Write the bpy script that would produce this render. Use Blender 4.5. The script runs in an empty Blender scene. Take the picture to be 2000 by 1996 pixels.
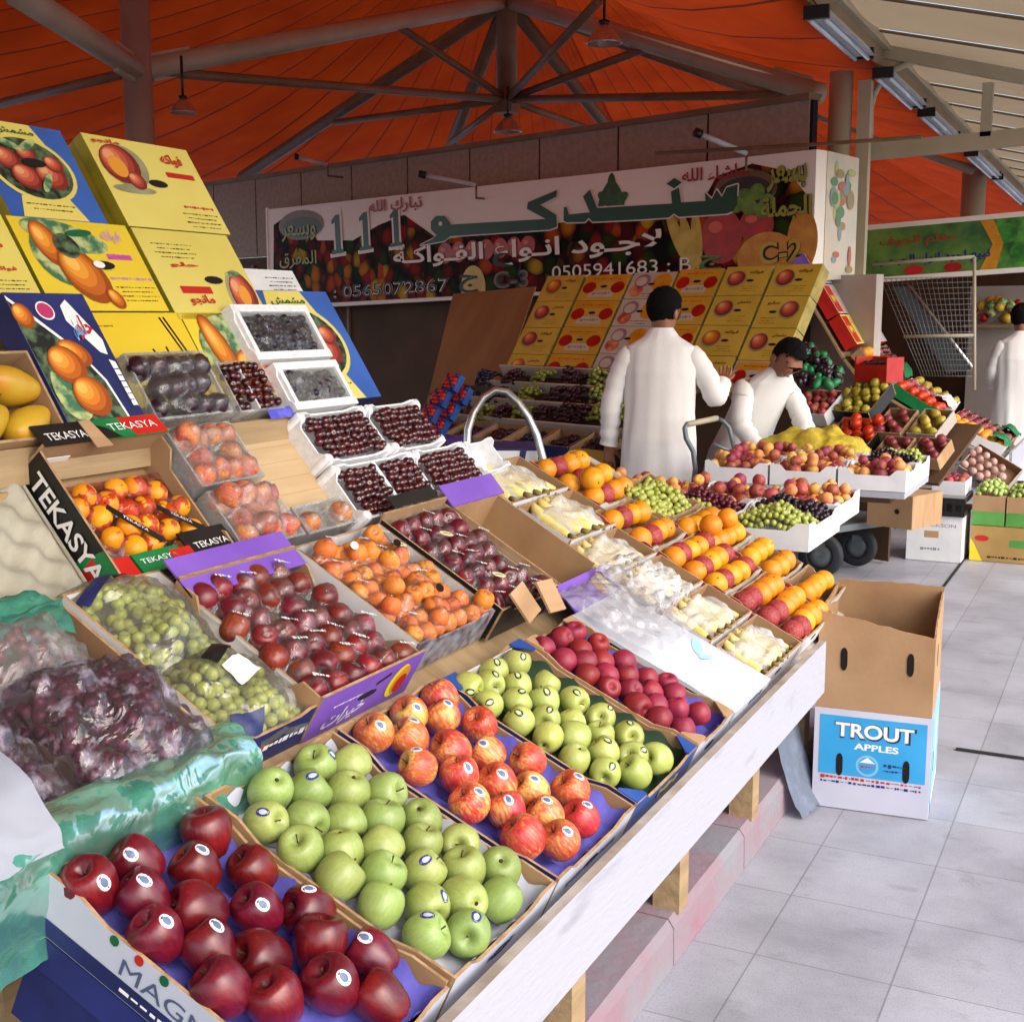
import bpy, bmesh, math, random, unicodedata
from mathutils import Vector, Matrix, noise
random.seed(11)
S = bpy.context.scene
COL = S.collection
rad = math.radians
# ---------------------------------------------------------------- camera, light, exposure
cam = bpy.data.cameras.new('camera'); CAM = bpy.data.objects.new('camera', cam); COL.objects.link(CAM)
CAM.location = (0, 0, 1.6); CAM.rotation_euler = (rad(90 - 8.8), 0, rad(26.3))
cam.sensor_width = 36; cam.lens = 36 * 2483 / 2000; cam.clip_start = .05; cam.clip_end = 400
S.camera = CAM
W = bpy.data.worlds.new('World'); S.world = W; W.use_nodes = True
SUN_EL, SUN_AZ = 38, 108          # azimuth measured from +Y towards +X: light falls in from the open side
wn = W.node_tree.nodes; bg = wn['Background']
sky = wn.new('ShaderNodeTexSky'); sky.sky_type = 'NISHITA'; sky.sun_disc = False
sky.sun_elevation = rad(SUN_EL); sky.sun_rotation = rad(SUN_AZ); sky.air_density = 1.0; sky.dust_density = 2.5; sky.ozone_density = .9
W.node_tree.links.new(sky.outputs[0], bg.inputs[0]); bg.inputs[1].default_value = .15
sl = bpy.data.lights.new('sun', 'SUN'); sl.energy = .75; sl.angle = rad(70); sl.color = (1, .985, .965)
so = bpy.data.objects.new('sun', sl); COL.objects.link(so)
sd = Vector((math.sin(rad(SUN_AZ)) * math.cos(rad(SUN_EL)), math.cos(rad(SUN_AZ)) * math.cos(rad(SUN_EL)), math.sin(rad(SUN_EL))))
so.rotation_euler = sd.to_track_quat('Z', 'Y').to_euler(); so.location = sd * 30
S.view_settings.view_transform = 'Standard'; S.view_settings.look = 'None'
S.view_settings.exposure = 1.48; S.view_settings.gamma = 1
S.cycles.max_bounces = 8; S.cycles.transparent_max_bounces = 12; S.cycles.use_denoising = True
# ---------------------------------------------------------------- surveying: photograph pixel -> place on a real plane
YAW, PIT, FP, EYE = rad(26.3), rad(8.8), 2483., Vector((0, 0, 1.6))
CF = Vector((-math.sin(YAW) * math.cos(PIT), math.cos(YAW) * math.cos(PIT), -math.sin(PIT)))
CR = Vector((math.cos(YAW), math.sin(YAW), 0)); CU = CR.cross(CF)
def ray(x, y): return CF + CR * ((x - 1000) / FP) + CU * ((998 - y) / FP)
def at(x, y, d): return EYE + ray(x, y) * d
def onz(x, y, z):
    r = ray(x, y); return EYE + r * ((z - 1.6) / r.z)
def onplane(x, y, p, n):
    r = ray(x, y); return EYE + r * ((Vector(p) - EYE).dot(n) / r.dot(n))
class Plane:
    """inclined shelf: origin, u along the shelf, s up the slope, n out of it"""
    def __init__(k, o, u, deg, back):
        k.o = Vector(o); k.u = Vector(u).normalized(); a = rad(deg)
        k.s = Vector(back).normalized() * math.cos(a) + Vector((0, 0, math.sin(a))); k.n = k.u.cross(k.s)
    def uv(k, x, y, h=0):
        q = onplane(x, y, k.o + k.n * h, k.n) - k.o; return q.dot(k.u), q.dot(k.s)
    def slot(k, *q, h=0):
        a = [k.uv(x, y, h) for x, y in q]   # TL TR BR BL
        return ((a[0][0] + a[3][0]) / 2, (a[1][0] + a[2][0]) / 2, (a[2][1] + a[3][1]) / 2, (a[0][1] + a[1][1]) / 2)
    def M(k, u=0, s=0, n=0):
        p = k.o + k.u * u + k.s * s + k.n * n
        return Matrix((( k.u.x, k.s.x, k.n.x, p.x), (k.u.y, k.s.y, k.n.y, p.y), (k.u.z, k.s.z, k.n.z, p.z), (0, 0, 0, 1)))
    def moved(k, dn=0, du=0):
        import copy; c = copy.copy(k); c.o = k.o + k.n * dn + k.u * du; return c
# ---------------------------------------------------------------- materials
def lin(h):
    h = h.lstrip('#'); o = []
    for i in (0, 2, 4):
        c = int(h[i:i + 2], 16) / 255; o.append(c / 12.92 if c <= .04045 else ((c + .055) / 1.055) ** 2.4)
    return (*o, 1)
MATS = {}
def _base(name):
    m = bpy.data.materials.new(name); m.use_nodes = True; nt = m.node_tree
    return m, nt, nt.nodes['Principled BSDF'], nt.nodes['Material Output']
def _coords(nt, stretch=(1, 1, 1), per_object=True):
    tc = nt.nodes.new('ShaderNodeTexCoord'); mp = nt.nodes.new('ShaderNodeMapping'); mp.inputs['Scale'].default_value = stretch
    nt.links.new(tc.outputs['Object'], mp.inputs[0])
    if not per_object: return mp.outputs[0]
    oi = nt.nodes.new('ShaderNodeObjectInfo'); mu = nt.nodes.new('ShaderNodeMath'); mu.operation = 'MULTIPLY'; mu.inputs[1].default_value = 37.
    nt.links.new(oi.outputs['Random'], mu.inputs[0]); nt.links.new(mu.outputs[0], mp.inputs['Location'])
    return mp.outputs[0]
def _noise(nt, co, sc, det=3, rough=.55):
    n = nt.nodes.new('ShaderNodeTexNoise'); n.inputs['Scale'].default_value = sc; n.inputs['Detail'].default_value = det; n.inputs['Roughness'].default_value = rough
    nt.links.new(co, n.inputs['Vector']); return n.outputs['Fac']
def _ramp(nt, fac, stops):
    r = nt.nodes.new('ShaderNodeValToRGB'); e = r.color_ramp.elements
    while len(e) < len(stops): e.new(.5)
    for k, (p, c) in enumerate(stops): e[k].position = p; e[k].color = lin(c) if isinstance(c, str) else c
    nt.links.new(fac, r.inputs[0]); return r.outputs[0]
def _var(nt, col, v, hue=0):
    oi = nt.nodes.new('ShaderNodeObjectInfo'); mr = nt.nodes.new('ShaderNodeMapRange'); mr.inputs[3].default_value = 1 - v; mr.inputs[4].default_value = 1 + v
    nt.links.new(oi.outputs['Random'], mr.inputs[0]); hs = nt.nodes.new('ShaderNodeHueSaturation'); nt.links.new(mr.outputs[0], hs.inputs['Value'])
    if hue:
        m2 = nt.nodes.new('ShaderNodeMath'); m2.operation = 'MULTIPLY'; m2.inputs[1].default_value = 7.31; fr = nt.nodes.new('ShaderNodeMath'); fr.operation = 'FRACT'
        nt.links.new(oi.outputs['Random'], m2.inputs[0]); nt.links.new(m2.outputs[0], fr.inputs[0])
        m3 = nt.nodes.new('ShaderNodeMapRange'); m3.inputs[3].default_value = .5 - hue; m3.inputs[4].default_value = .5 + hue
        nt.links.new(fr.outputs[0], m3.inputs[0]); nt.links.new(m3.outputs[0], hs.inputs['Hue'])
    nt.links.new(col, hs.inputs['Color']); return hs.outputs[0]
def mat(name, a, b=None, sc=8, det=3, rough=.6, bump=0, bsc=None, spec=.4, met=0, coat=0, stretch=(1, 1, 1), var=0, hue=0, sss=0, lo=.35, hi=.65, bd=.01, trans=0):
    if name in MATS: return MATS[name]
    m, nt, p, out = _base(name); co = _coords(nt, stretch)
    if b: col = _ramp(nt, _noise(nt, co, sc, det), [(lo, a), (hi, b)])
    else:
        rg = nt.nodes.new('ShaderNodeRGB'); rg.outputs[0].default_value = lin(a); col = rg.outputs[0]
    if var or hue: col = _var(nt, col, var, hue)
    nt.links.new(col, p.inputs['Base Color'])
    p.inputs['Roughness'].default_value = rough; p.inputs['Metallic'].default_value = met; p.inputs['Specular IOR Level'].default_value = spec; p.inputs['Coat Weight'].default_value = coat
    p.inputs['Coat Roughness'].default_value = .15
    if sss: p.inputs['Subsurface Weight'].default_value = sss; p.inputs['Subsurface Radius'].default_value = (.01, .006, .003)
    if bump:
        bn = nt.nodes.new('ShaderNodeBump'); bn.inputs['Strength'].default_value = bump; bn.inputs['Distance'].default_value = bd
        nt.links.new(_noise(nt, co, bsc or sc * 3, 4), bn.inputs['Height']); nt.links.new(bn.outputs[0], p.inputs['Normal'])
    if trans:
        tl = nt.nodes.new('ShaderNodeBsdfTranslucent'); nt.links.new(col, tl.inputs[0]); mx = nt.nodes.new('ShaderNodeMixShader'); mx.inputs[0].default_value = trans
        nt.links.new(p.outputs[0], mx.inputs[1]); nt.links.new(tl.outputs[0], mx.inputs[2]); nt.links.new(mx.outputs[0], out.inputs[0])
    MATS[name] = m; return m
def film(name, tint='ffffff', haze=.12, gloss=.25, crinkle=.6, sc=22, rough=.12, ramp=(.5, .75)):
    """clear wrapping film: mostly see-through, glossy, with milky creases"""
    if name in MATS: return MATS[name]
    m, nt, p, out = _base(name); nt.nodes.remove(p); L = nt.links
    co = _coords(nt, (1, 1, 1)); n1 = _noise(nt, co, sc, 5, .6)
    wv = nt.nodes.new('ShaderNodeTexNoise'); wv.inputs['Scale'].default_value = sc * .7; wv.inputs['Detail'].default_value = 2; wv.inputs['Distortion'].default_value = 2.5; L.new(co, wv.inputs[0])
    bn = nt.nodes.new('ShaderNodeBump'); bn.inputs['Strength'].default_value = crinkle; bn.inputs['Distance'].default_value = .012; L.new(wv.outputs['Fac'], bn.inputs['Height'])
    tr = nt.nodes.new('ShaderNodeBsdfTransparent'); tr.inputs[0].default_value = lin(tint)
    gl = nt.nodes.new('ShaderNodeBsdfGlossy'); gl.inputs['Roughness'].default_value = rough; L.new(bn.outputs[0], gl.inputs['Normal'])
    df = nt.nodes.new('ShaderNodeBsdfDiffuse'); df.inputs[0].default_value = lin(tint); L.new(bn.outputs[0], df.inputs['Normal'])
    lw = nt.nodes.new('ShaderNodeFresnel'); lw.inputs[0].default_value = 1.45; L.new(bn.outputs[0], lw.inputs['Normal'])
    m1 = nt.nodes.new('ShaderNodeMath'); m1.operation = 'MULTIPLY_ADD'; m1.inputs[1].default_value = .75; m1.inputs[2].default_value = gloss * .08; L.new(lw.outputs[0], m1.inputs[0])
    mx = nt.nodes.new('ShaderNodeMixShader'); L.new(m1.outputs[0], mx.inputs[0]); L.new(tr.outputs[0], mx.inputs[1]); L.new(gl.outputs[0], mx.inputs[2])
    hz = nt.nodes.new('ShaderNodeMapRange'); hz.inputs[1].default_value = ramp[0]; hz.inputs[2].default_value = ramp[1]; hz.inputs[3].default_value = haze; hz.inputs[4].default_value = min(1, haze + .22 + gloss * .3); L.new(n1, hz.inputs[0])
    m2 = nt.nodes.new('ShaderNodeMixShader'); L.new(hz.outputs[0], m2.inputs[0]); L.new(mx.outputs[0], m2.inputs[1]); L.new(df.outputs[0], m2.inputs[2])
    L.new(m2.outputs[0], out.inputs[0]); MATS[name] = m; return m
def apple_mat(name, base, streak, top, lo, hi, rough=.36, sc=5., var=.16, hue=.012, spots='f0e6b0', zlo=-.6, zhi=.9, zmix=.5):
    """skin with streaks running pole to pole, paler calyx end, fine lenticels"""
    m, nt, p, out = _base(name); L = nt.links
    co = _coords(nt, (1.6, 1.6, .35)); st = _noise(nt, co, sc * 28, 4, .65)
    co2 = _coords(nt); big = _noise(nt, co2, 17, 1)
    ad = nt.nodes.new('ShaderNodeMath'); ad.operation = 'MULTIPLY_ADD'; ad.inputs[1].default_value = .55; L.new(st, ad.inputs[0])
    sc2 = nt.nodes.new('ShaderNodeMath'); sc2.operation = 'MULTIPLY'; sc2.inputs[1].default_value = .45; L.new(big, sc2.inputs[0]); L.new(sc2.outputs[0], ad.inputs[2])
    col = _ramp(nt, ad.outputs[0], [(lo, base), ((lo + hi) / 2, top), (hi, streak)])
    vo = nt.nodes.new('ShaderNodeTexVoronoi'); vo.inputs['Scale'].default_value = 260; L.new(_coords(nt), vo.inputs['Vector'])
    sp = _ramp(nt, vo.outputs['Distance'], [(.10, (.22, .22, .22, 1)), (.22, (0, 0, 0, 1))])
    mx = nt.nodes.new('ShaderNodeMixRGB'); mx.inputs[2].default_value = lin(spots); L.new(sp, mx.inputs[0]); L.new(col, mx.inputs[1])
    L.new(_var(nt, mx.outputs[0], var, hue), p.inputs['Base Color'])
    p.inputs['Roughness'].default_value = rough; p.inputs['Specular IOR Level'].default_value = .5; p.inputs['Coat Weight'].default_value = .06; p.inputs['Coat Roughness'].default_value = .3
    MATS[name] = m; return m
def wood(name, a, b, sc=3, axis=(1, 14, 14), rough=.65): return mat(name, a, b, sc=sc, det=5, stretch=axis, rough=rough, bump=.25, bsc=sc * 2)
CARD = mat('cardboard', '9a7855', 'ae8c68', sc=3, det=5, rough=.85, bump=.08, bsc=60, stretch=(1, 6, 1), var=.06)
CARDIN = mat('cardboard inside', '8f6e4e', 'a0805c', sc=5, det=4, rough=.9, bump=.06, bsc=50)
CARDEDGE = mat('cardboard edge', 'a98a66', '8a6a48', sc=40, rough=.9)
WHITEP = mat('white print card', 'c9c8c8', 'dcdada', sc=6, rough=.55, bump=.05)
FOAM = mat('white foam', 'd4d4d6', 'e4e4e4', sc=60, rough=.7, bump=.15, bsc=160)
BLACKP = mat('black print card', '121212', '1c1b1a', sc=10, rough=.42)
REDP = mat('red print card', 'b01a12', 'c02218', sc=10, rough=.45)
GREENP = mat('green print card', '0d6a35', '117a3f', sc=10, rough=.45)
PURPLE = mat('purple print card', '6e48a6', '7d58b6', sc=4, rough=.5)
BLUEP = mat('blue print card', '1d3f86', '27509a', sc=5, rough=.45)
NAVY = mat('navy print card', '1a2350', '232c66', sc=5, rough=.45)
PULP = mat('violet pulp tray', '5a55b0', '6a66c4', sc=9, rough=.75, bump=.15, bsc=90)
PULPW = mat('white pulp tray', 'a9adc0', 'c2c4d0', sc=9, rough=.75, bump=.1, bsc=90)
WHITE = mat('plain white ink', 'e2e0dc', rough=.5)
BLACK = mat('plain black ink', '0e0d0d', rough=.5)
REDI = mat('red ink', 'b3201c', rough=.5); YELI = mat('yellow ink', 'd9c22a', rough=.5); GRNI = mat('green ink', '0a5a34', rough=.45); BLUI = mat('blue ink', '17226a', rough=.5); PINKI = mat('pink ink', 'c0529a', rough=.5)
DARKHOLE = mat('shadowed hole', '120c08', rough=.95)
STEEL = mat('brushed steel', 'a9a7a3', 'b9b7b2', sc=30, rough=.28, met=.85)
PAINTC = mat('cream painted steel', 'a2987f', 'aea48c', sc=2, det=4, rough=.5, bump=.05, bsc=30)
TANW = mat('worn tan edge paint', '8f8274', 'b4aca2', sc=9, det=6, rough=.75, bump=.1)
BOARDW = mat('white painted board', '86868e', 'a2a2ac', sc=3.2, det=10, rough=.65, bump=.25, bsc=18, stretch=(5, 1, 5), lo=.24, hi=.42)
PINE = wood('pine plank', '8c7452', 'a48a66', 2.2, (14, 1, 14))
PLY = wood('plywood sheet', '805a34', '906a40', 1.2, (3, 1, 1), .75)
# ---------------------------------------------------------------- mesh builder
class MB:
    def __init__(k): k.v, k.f, k.m, k.s, k.mats = [], [], [], [], []
    def mi(k, m):
        if m not in k.mats: k.mats.append(m)
        return k.mats.index(m)
    def add(k, v, f, m, M=None, smooth=False):
        o = len(k.v); k.v += [(M @ Vector(p)) if M else Vector(p) for p in v]
        ml = m if isinstance(m, (list, tuple)) else [m] * len(f)
        for a, b in zip(f, ml): k.f.append([i + o for i in a]); k.m.append(k.mi(b)); k.s.append(smooth)
        return k
    def box(k, x0, y0, z0, x1, y1, z1, m, M=None):   # m may be six: bottom top front(-y) back left(-x) right
        v = [(x0, y0, z0), (x1, y0, z0), (x1, y1, z0), (x0, y1, z0), (x0, y0, z1), (x1, y0, z1), (x1, y1, z1), (x0, y1, z1)]
        return k.add(v, [(0, 3, 2, 1), (4, 5, 6, 7), (0, 1, 5, 4), (2, 3, 7, 6), (3, 0, 4, 7), (1, 2, 6, 5)], m, M)
    def poly(k, pts, m, M=None): return k.add(pts, [tuple(range(len(pts)))], m, M)
    def prism(k, pts, z0, z1, m, M=None, side=None, bot=None):
        n = len(pts); v = [(x, y, z0) for x, y in pts] + [(x, y, z1) for x, y in pts]
        f = [tuple(range(n - 1, -1, -1)), tuple(range(n, 2 * n))] + [(i, (i + 1) % n, n + (i + 1) % n, n + i) for i in range(n)]
        return k.add(v, f, [bot or m, m] + [side or m] * n, M)
    def ell(k, cx, cy, rx, ry, z, m, M=None, n=18, rot=0, h=None):
        c, s = math.cos(rot), math.sin(rot); p = [(rx * math.cos(2 * math.pi * i / n), ry * math.sin(2 * math.pi * i / n)) for i in range(n)]
        return k.poly([(cx + a * c - b * s, cy + a * s + b * c, z) for a, b in p], m, M)
    def tube(k, pts, r, m, n=8, M=None, cap=True, flat=1):
        pts = [Vector(p) for p in pts]; rr = r if isinstance(r, (list, tuple)) else [r] * len(pts); v = []; f = []; prev = None
        for i, p in enumerate(pts):
            t = (pts[min(i + 1, len(pts) - 1)] - pts[max(i - 1, 0)]).normalized()
            if prev is None: a = t.orthogonal().normalized()
            else: a = (prev - t * prev.dot(t)).normalized()
            prev = a; b = t.cross(a)
            v += [p + (a * math.cos(2 * math.pi * j / n) + b * flat * math.sin(2 * math.pi * j / n)) * rr[i] for j in range(n)]
        for i in range(len(pts) - 1): f += [(i * n + j, i * n + (j + 1) % n, (i + 1) * n + (j + 1) % n, (i + 1) * n + j) for j in range(n)]
        if cap: f += [tuple(range(n - 1, -1, -1)), tuple(range((len(pts) - 1) * n, len(pts) * n))]
        return k.add(v, f, m, M, True)
    def lathe(k, prof, n, m, M=None, fn=None):
        v = []; f = []; q = len(prof)
        for r, z in prof:
            for j in range(n):
                a = 2 * math.pi * j / n; p = (r * math.cos(a), r * math.sin(a), z); v.append(fn(p, a, r, z) if fn else p)
        for i in range(q - 1): f += [(i * n + j, (i + 1) * n + j, (i + 1) * n + (j + 1) % n, i * n + (j + 1) % n) for j in range(n)]
        return k.add(v, f, m, M, True)
    def grid(k, fn, nu, nv, m, M=None, smooth=True):
        v = [fn(i / nu, j / nv) for j in range(nv + 1) for i in range(nu + 1)]
        f = [(j * (nu + 1) + i, j * (nu + 1) + i + 1, (j + 1) * (nu + 1) + i + 1, (j + 1) * (nu + 1) + i) for j in range(nv) for i in range(nu)]
        return k.add(v, f, m, M, smooth)
    def bar(k, a, b, w, h, m, up=(0, 0, 1)):
        a, b = Vector(a), Vector(b); t = (b - a); L = t.length; t.normalize(); x = t.cross(Vector(up))
        if x.length < 1e-4: x = t.cross(Vector((1, 0, 0)))
        x.normalize(); y = x.cross(t)
        M = Matrix(((x.x, y.x, -t.x, a.x), (x.y, y.y, -t.y, a.y), (x.z, y.z, -t.z, a.z), (0, 0, 0, 1)))
        return k.box(-w / 2, -h / 2, -L, w / 2, h / 2, 0, m, M)
    def obj(k, name, parent=None, M=None):
        me = bpy.data.meshes.new(name); me.from_pydata([tuple(p) for p in k.v], [], k.f)
        for m in k.mats: me.materials.append(m)
        me.polygons.foreach_set('material_index', k.m); me.polygons.foreach_set('use_smooth', k.s); me.update()
        o = bpy.data.objects.new(name, me); COL.objects.link(o)
        if parent: o.parent = parent
        if M is not None:
            if parent: o.matrix_local = M
            else: o.matrix_world = M
        return o
def tag(o, label=None, cat=None, group=None, kind=None):
    if label: o['label'] = label
    if cat: o['category'] = cat
    if group: o['group'] = group
    if kind: o['kind'] = kind
    return o
def thing(name, label, cat, M=None, group=None):
    o = bpy.data.objects.new(name, None); COL.objects.link(o); o.empty_display_size = .05
    if M is not None: o.matrix_world = M
    return tag(o, label, cat, group)
def struct(o): o['kind'] = 'structure'; return o
KIDS = {}
def adopt(root):      # remember parts so that copies need no searching
    KIDS[root.name] = [o for o in COL.objects if o.parent == root]; return root
def dup(root, M, label=None, group=None, cat=None):
    r = root.copy(); COL.objects.link(r); r.matrix_world = M
    if label: r['label'] = label
    if group: r['group'] = group
    if cat: r['category'] = cat
    for ch in KIDS.get(root.name, ()):
        c = ch.copy(); COL.objects.link(c); c.parent = r
    return r
def dome(x, y, p): return max(0., math.sin(math.pi * x) * math.sin(math.pi * y)) ** p
def T(x, y, z): return Matrix.Translation((x, y, z))
def RX(a): return Matrix.Rotation(a, 4, 'X')
def RY(a): return Matrix.Rotation(a, 4, 'Y')
def RZ(a): return Matrix.Rotation(a, 4, 'Z')
def SC(a, b=None, c=None): return Matrix.Diagonal((a, b if b else a, c if c else a, 1))
def frame(o, x, y):
    x = Vector(x).normalized(); y = Vector(y); z = x.cross(y).normalized(); y = z.cross(x); o = Vector(o)
    return Matrix(((x.x, y.x, z.x, o.x), (x.y, y.y, z.y, o.y), (x.z, y.z, z.z, o.z), (0, 0, 0, 1)))
# ---------------------------------------------------------------- lettering
ARN = {'ب': 'BEH', 'ت': 'TEH', 'ج': 'JEEM', 'ح': 'HAH', 'س': 'SEEN', 'ش': 'SHEEN', 'ع': 'AIN', 'ف': 'FEH', 'ق': 'QAF', 'ك': 'KAF', 'ل': 'LAM', 'م': 'MEEM', 'ن': 'NOON', 'ه': 'HEH', 'ي': 'YEH',
       'ا': 'ALEF', 'أ': 'ALEF WITH HAMZA ABOVE', 'د': 'DAL', 'ر': 'REH', 'و': 'WAW', 'ة': 'TEH MARBUTA', 'خ': 'KHAH', 'ز': 'ZAIN'}
DUAL = set('بتجحخسشعفقكلمنهيـ'); RIGHT = set('اأدرزوة')
def arabic(t):
    out = []; i = 0
    while i < len(t):
        c = t[i]; pj = i > 0 and t[i - 1] in DUAL; nj = i + 1 < len(t) and (t[i + 1] in DUAL or t[i + 1] in RIGHT)
        if c == 'ل' and i + 1 < len(t) and t[i + 1] == 'ا': out.append(unicodedata.lookup('ARABIC LIGATURE LAM WITH ALEF %s FORM' % ('FINAL' if pj else 'ISOLATED'))); i += 2; continue
        if c == 'ء': out.append('\ufe80')
        elif c in DUAL and c != 'ـ': out.append(unicodedata.lookup('ARABIC LETTER %s %s FORM' % (ARN[c], 'MEDIAL' if pj and nj else 'FINAL' if pj else 'INITIAL' if nj else 'ISOLATED')))
        elif c in RIGHT: out.append(unicodedata.lookup('ARABIC LETTER %s %s FORM' % (ARN[c], 'FINAL' if pj else 'ISOLATED')))
        else: out.append(c)
        i += 1
    return ''.join(reversed(out))
_G = {}
def _tmesh(s, off, shear):
    cu = bpy.data.curves.new('t', 'FONT'); cu.body = s; cu.size = 1; cu.offset = off; cu.shear = shear; cu.resolution_u = 4; o = bpy.data.objects.new('t', cu); COL.objects.link(o)
    bpy.context.view_layer.update(); me = bpy.data.meshes.new_from_object(o.evaluated_get(bpy.context.evaluated_depsgraph_get()))
    v = [tuple(p.co) for p in me.vertices]; f = [tuple(p.vertices) for p in me.polygons]; bpy.data.objects.remove(o); bpy.data.curves.remove(cu); bpy.data.meshes.remove(me); return v, f
def glyph(c, off=0, shear=0):
    k = (c, off, shear)
    if k not in _G:
        a = max(p[0] for p in _tmesh('|', 0, 0)[0]); b = max(p[0] for p in _tmesh(c + '|', 0, 0)[0])
        _G[k] = (*_tmesh(c, off, shear), b - a)
    return _G[k]
def text(mb, s, m, M, w=None, h=None, off=0, shear=0, z=0, align='c', spread=0, ref=0):
    """letters one by one, laid in the xy plane of M, scaled to width w (and height h)"""
    x = 0; parts = []
    for i, c in enumerate(s):
        v, f, a = glyph(c, off, shear); parts.append((x, v, f)); x += a + spread
    xs = [p[0] + x0 for x0, v, f in parts for p in v]; ys = [p[1] for x0, v, f in parts for p in v]
    if not xs: return
    a, b, lo, hi = min(xs) + ref, max(xs) - ref, min(ys) + ref, max(ys) - ref; kx = w / (b - a) if w else None; ky = h / (hi - lo) if h else None
    kx = kx or ky; ky = ky or kx
    for i, (x0, v, f) in enumerate(parts):
        mb.add([((p[0] + x0 - (a + b) / 2) * kx, (p[1] - (lo + hi) / 2) * ky, z + .0002 * (i % 2)) for p in v], f, m, M)
def scribble(mb, w, h, m, M, n=9, r=None, z=0, seed=0):
    """small print too fine to read: short uneven strokes"""
    rn = random.Random(seed); x = -w / 2
    while x < w / 2:
        l = w / n * rn.uniform(.3, 1.1); a = rn.uniform(.25, 1) * h
        mb.box(x, -a / 2 + rn.uniform(-.2, .2) * h, z, min(x + l, w / 2), a / 2, z + .0004, m, M); x += l + w / n * rn.uniform(.15, .5)
# ================================================================ SETTING
def tile_mat():
    m, nt, p, out = _base('terrazzo floor tiles'); L = nt.links; co = _coords(nt, (1, 1, 1), False)
    mp = nt.nodes.new('ShaderNodeMapping'); mp.inputs['Location'].default_value = (.782, -.002, 0); L.new(co, mp.inputs[0])
    br = nt.nodes.new('ShaderNodeTexBrick'); br.offset = 0; br.inputs['Scale'].default_value = 1; br.inputs['Brick Width'].default_value = .3353; br.inputs['Row Height'].default_value = .371
    br.inputs['Mortar Size'].default_value = .0026; br.inputs['Mortar Smooth'].default_value = .3; br.inputs['Color1'].default_value = (.86, .86, .86, 1); br.inputs['Color2'].default_value = (1, 1, 1, 1); br.inputs['Mortar'].default_value = (.58, .57, .56, 1)
    L.new(mp.outputs[0], br.inputs['Vector'])
    a = _ramp(nt, _noise(nt, co, 2.3, 6, .62), [(.3, '8f8f98'), (.55, 'a8a8b1'), (.75, 'b3b3bb')])
    sp = _ramp(nt, _noise(nt, co, 210, 2, .7), [(.34, (.72, .70, .69, 1)), (.46, (1, 1, 1, 1))])
    st = _ramp(nt, _noise(nt, _coords(nt, (1, 1.6, 1), False), 5, 8, .7), [(.30, (.78, .76, .74, 1)), (.42, (1, 1, 1, 1))])
    cur = a
    for x in (sp, st, br.outputs['Color']):
        mx = nt.nodes.new('ShaderNodeMixRGB'); mx.blend_type = 'MULTIPLY'; mx.inputs[0].default_value = 1; L.new(cur, mx.inputs[1]); L.new(x, mx.inputs[2]); cur = mx.outputs[0]
    L.new(cur, p.inputs['Base Color']); p.inputs['Roughness'].default_value = .42; p.inputs['Specular IOR Level'].default_value = .35
    return m
PAVE = mat('worn paving', '5c5052', '786a6c', sc=5, det=7, rough=.9, bump=.3, bsc=40)
KERB = mat('kerb with faded red paint', '807e84', '8c6872', sc=4, det=9, rough=.9, bump=.4, bsc=30, lo=.38, hi=.66)
JOINT = mat('expansion joint', '1f1d1c', rough=.9)
b = MB(); b.box(-60, -20, -.3, 60, 120, 0, tile_mat()); struct(b.obj('floor'))
b = MB(); b.box(-.30, 4.785, .004, 9, 4.81, .006, JOINT); b.box(-.985, 6.0, .004, -.967, 9.6, .006, JOINT); b.box(-.53, 4.785, .004, -.30, 4.81, .0065, JOINT); struct(b.obj('floor_joint'))
b = MB(); b.box(-14, -4, .002, -1.08, 4.7, .112, PAVE); struct(b.obj('pavement'))
b = MB()
pr = [(-1.08, 0), (-.945, 0), (-.947, .10), (-.962, .122), (-1.08, .126)]
yy = -4.0
while yy < 4.65:      # kerb stones laid end to end
    L_ = .62; b.prism([(x, z) for x, z in pr], 0, L_ - .006, KERB, Matrix(((1, 0, 0, 0), (0, 0, 1, yy), (0, 1, 0, .001), (0, 0, 0, 1)))); yy += L_
struct(b.obj('kerb'))
# ---------------------------------------------------------------- orange tent roof
TENT = mat('orange tent cloth', 'a8350b', 'bc400e', sc=1.2, det=3, rough=.85, trans=.20, bump=.05, spec=.1)
SEAM = mat('tent seam', '74260a', rough=.9, trans=.10)
RAFT = mat('brown painted tube', '6a543c', '7a6248', sc=3, rough=.55)
APX = at(990, 195, 15.5); HUB = APX.copy(); APEX = Vector((APX.x, APX.y, 6.5))
tx0, tx1, ty0, ty1, tz = -14.5, -2.02, -4.0, 44, 3.56
def rim(t):
    w, h = tx1 - tx0, ty1 - ty0; q = t * 2 * (w + h)
    if q < w: return Vector((tx0 + q, ty0, tz))
    q -= w
    if q < h: return Vector((tx1, ty0 + q, tz))
    q -= h
    if q < w: return Vector((tx1 - q, ty1, tz))
    return Vector((tx0, ty1 - (q - w), tz))
tent = thing('tent_roof', 'big orange fabric tent roof stretched over the whole market hall', 'roof', T(*APEX)); IV = T(*(-APEX))
b = MB(); NS = 88; WT, HT_ = tx1 - tx0, ty1 - ty0; PT_ = 2 * (WT + HT_); corners = [0, WT / PT_, (WT + HT_) / PT_, (2 * WT + HT_) / PT_, 1]
ts = sorted(set([round(i / NS, 5) for i in range(NS + 1)] + [round(c, 5) for c in corners]))
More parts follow.
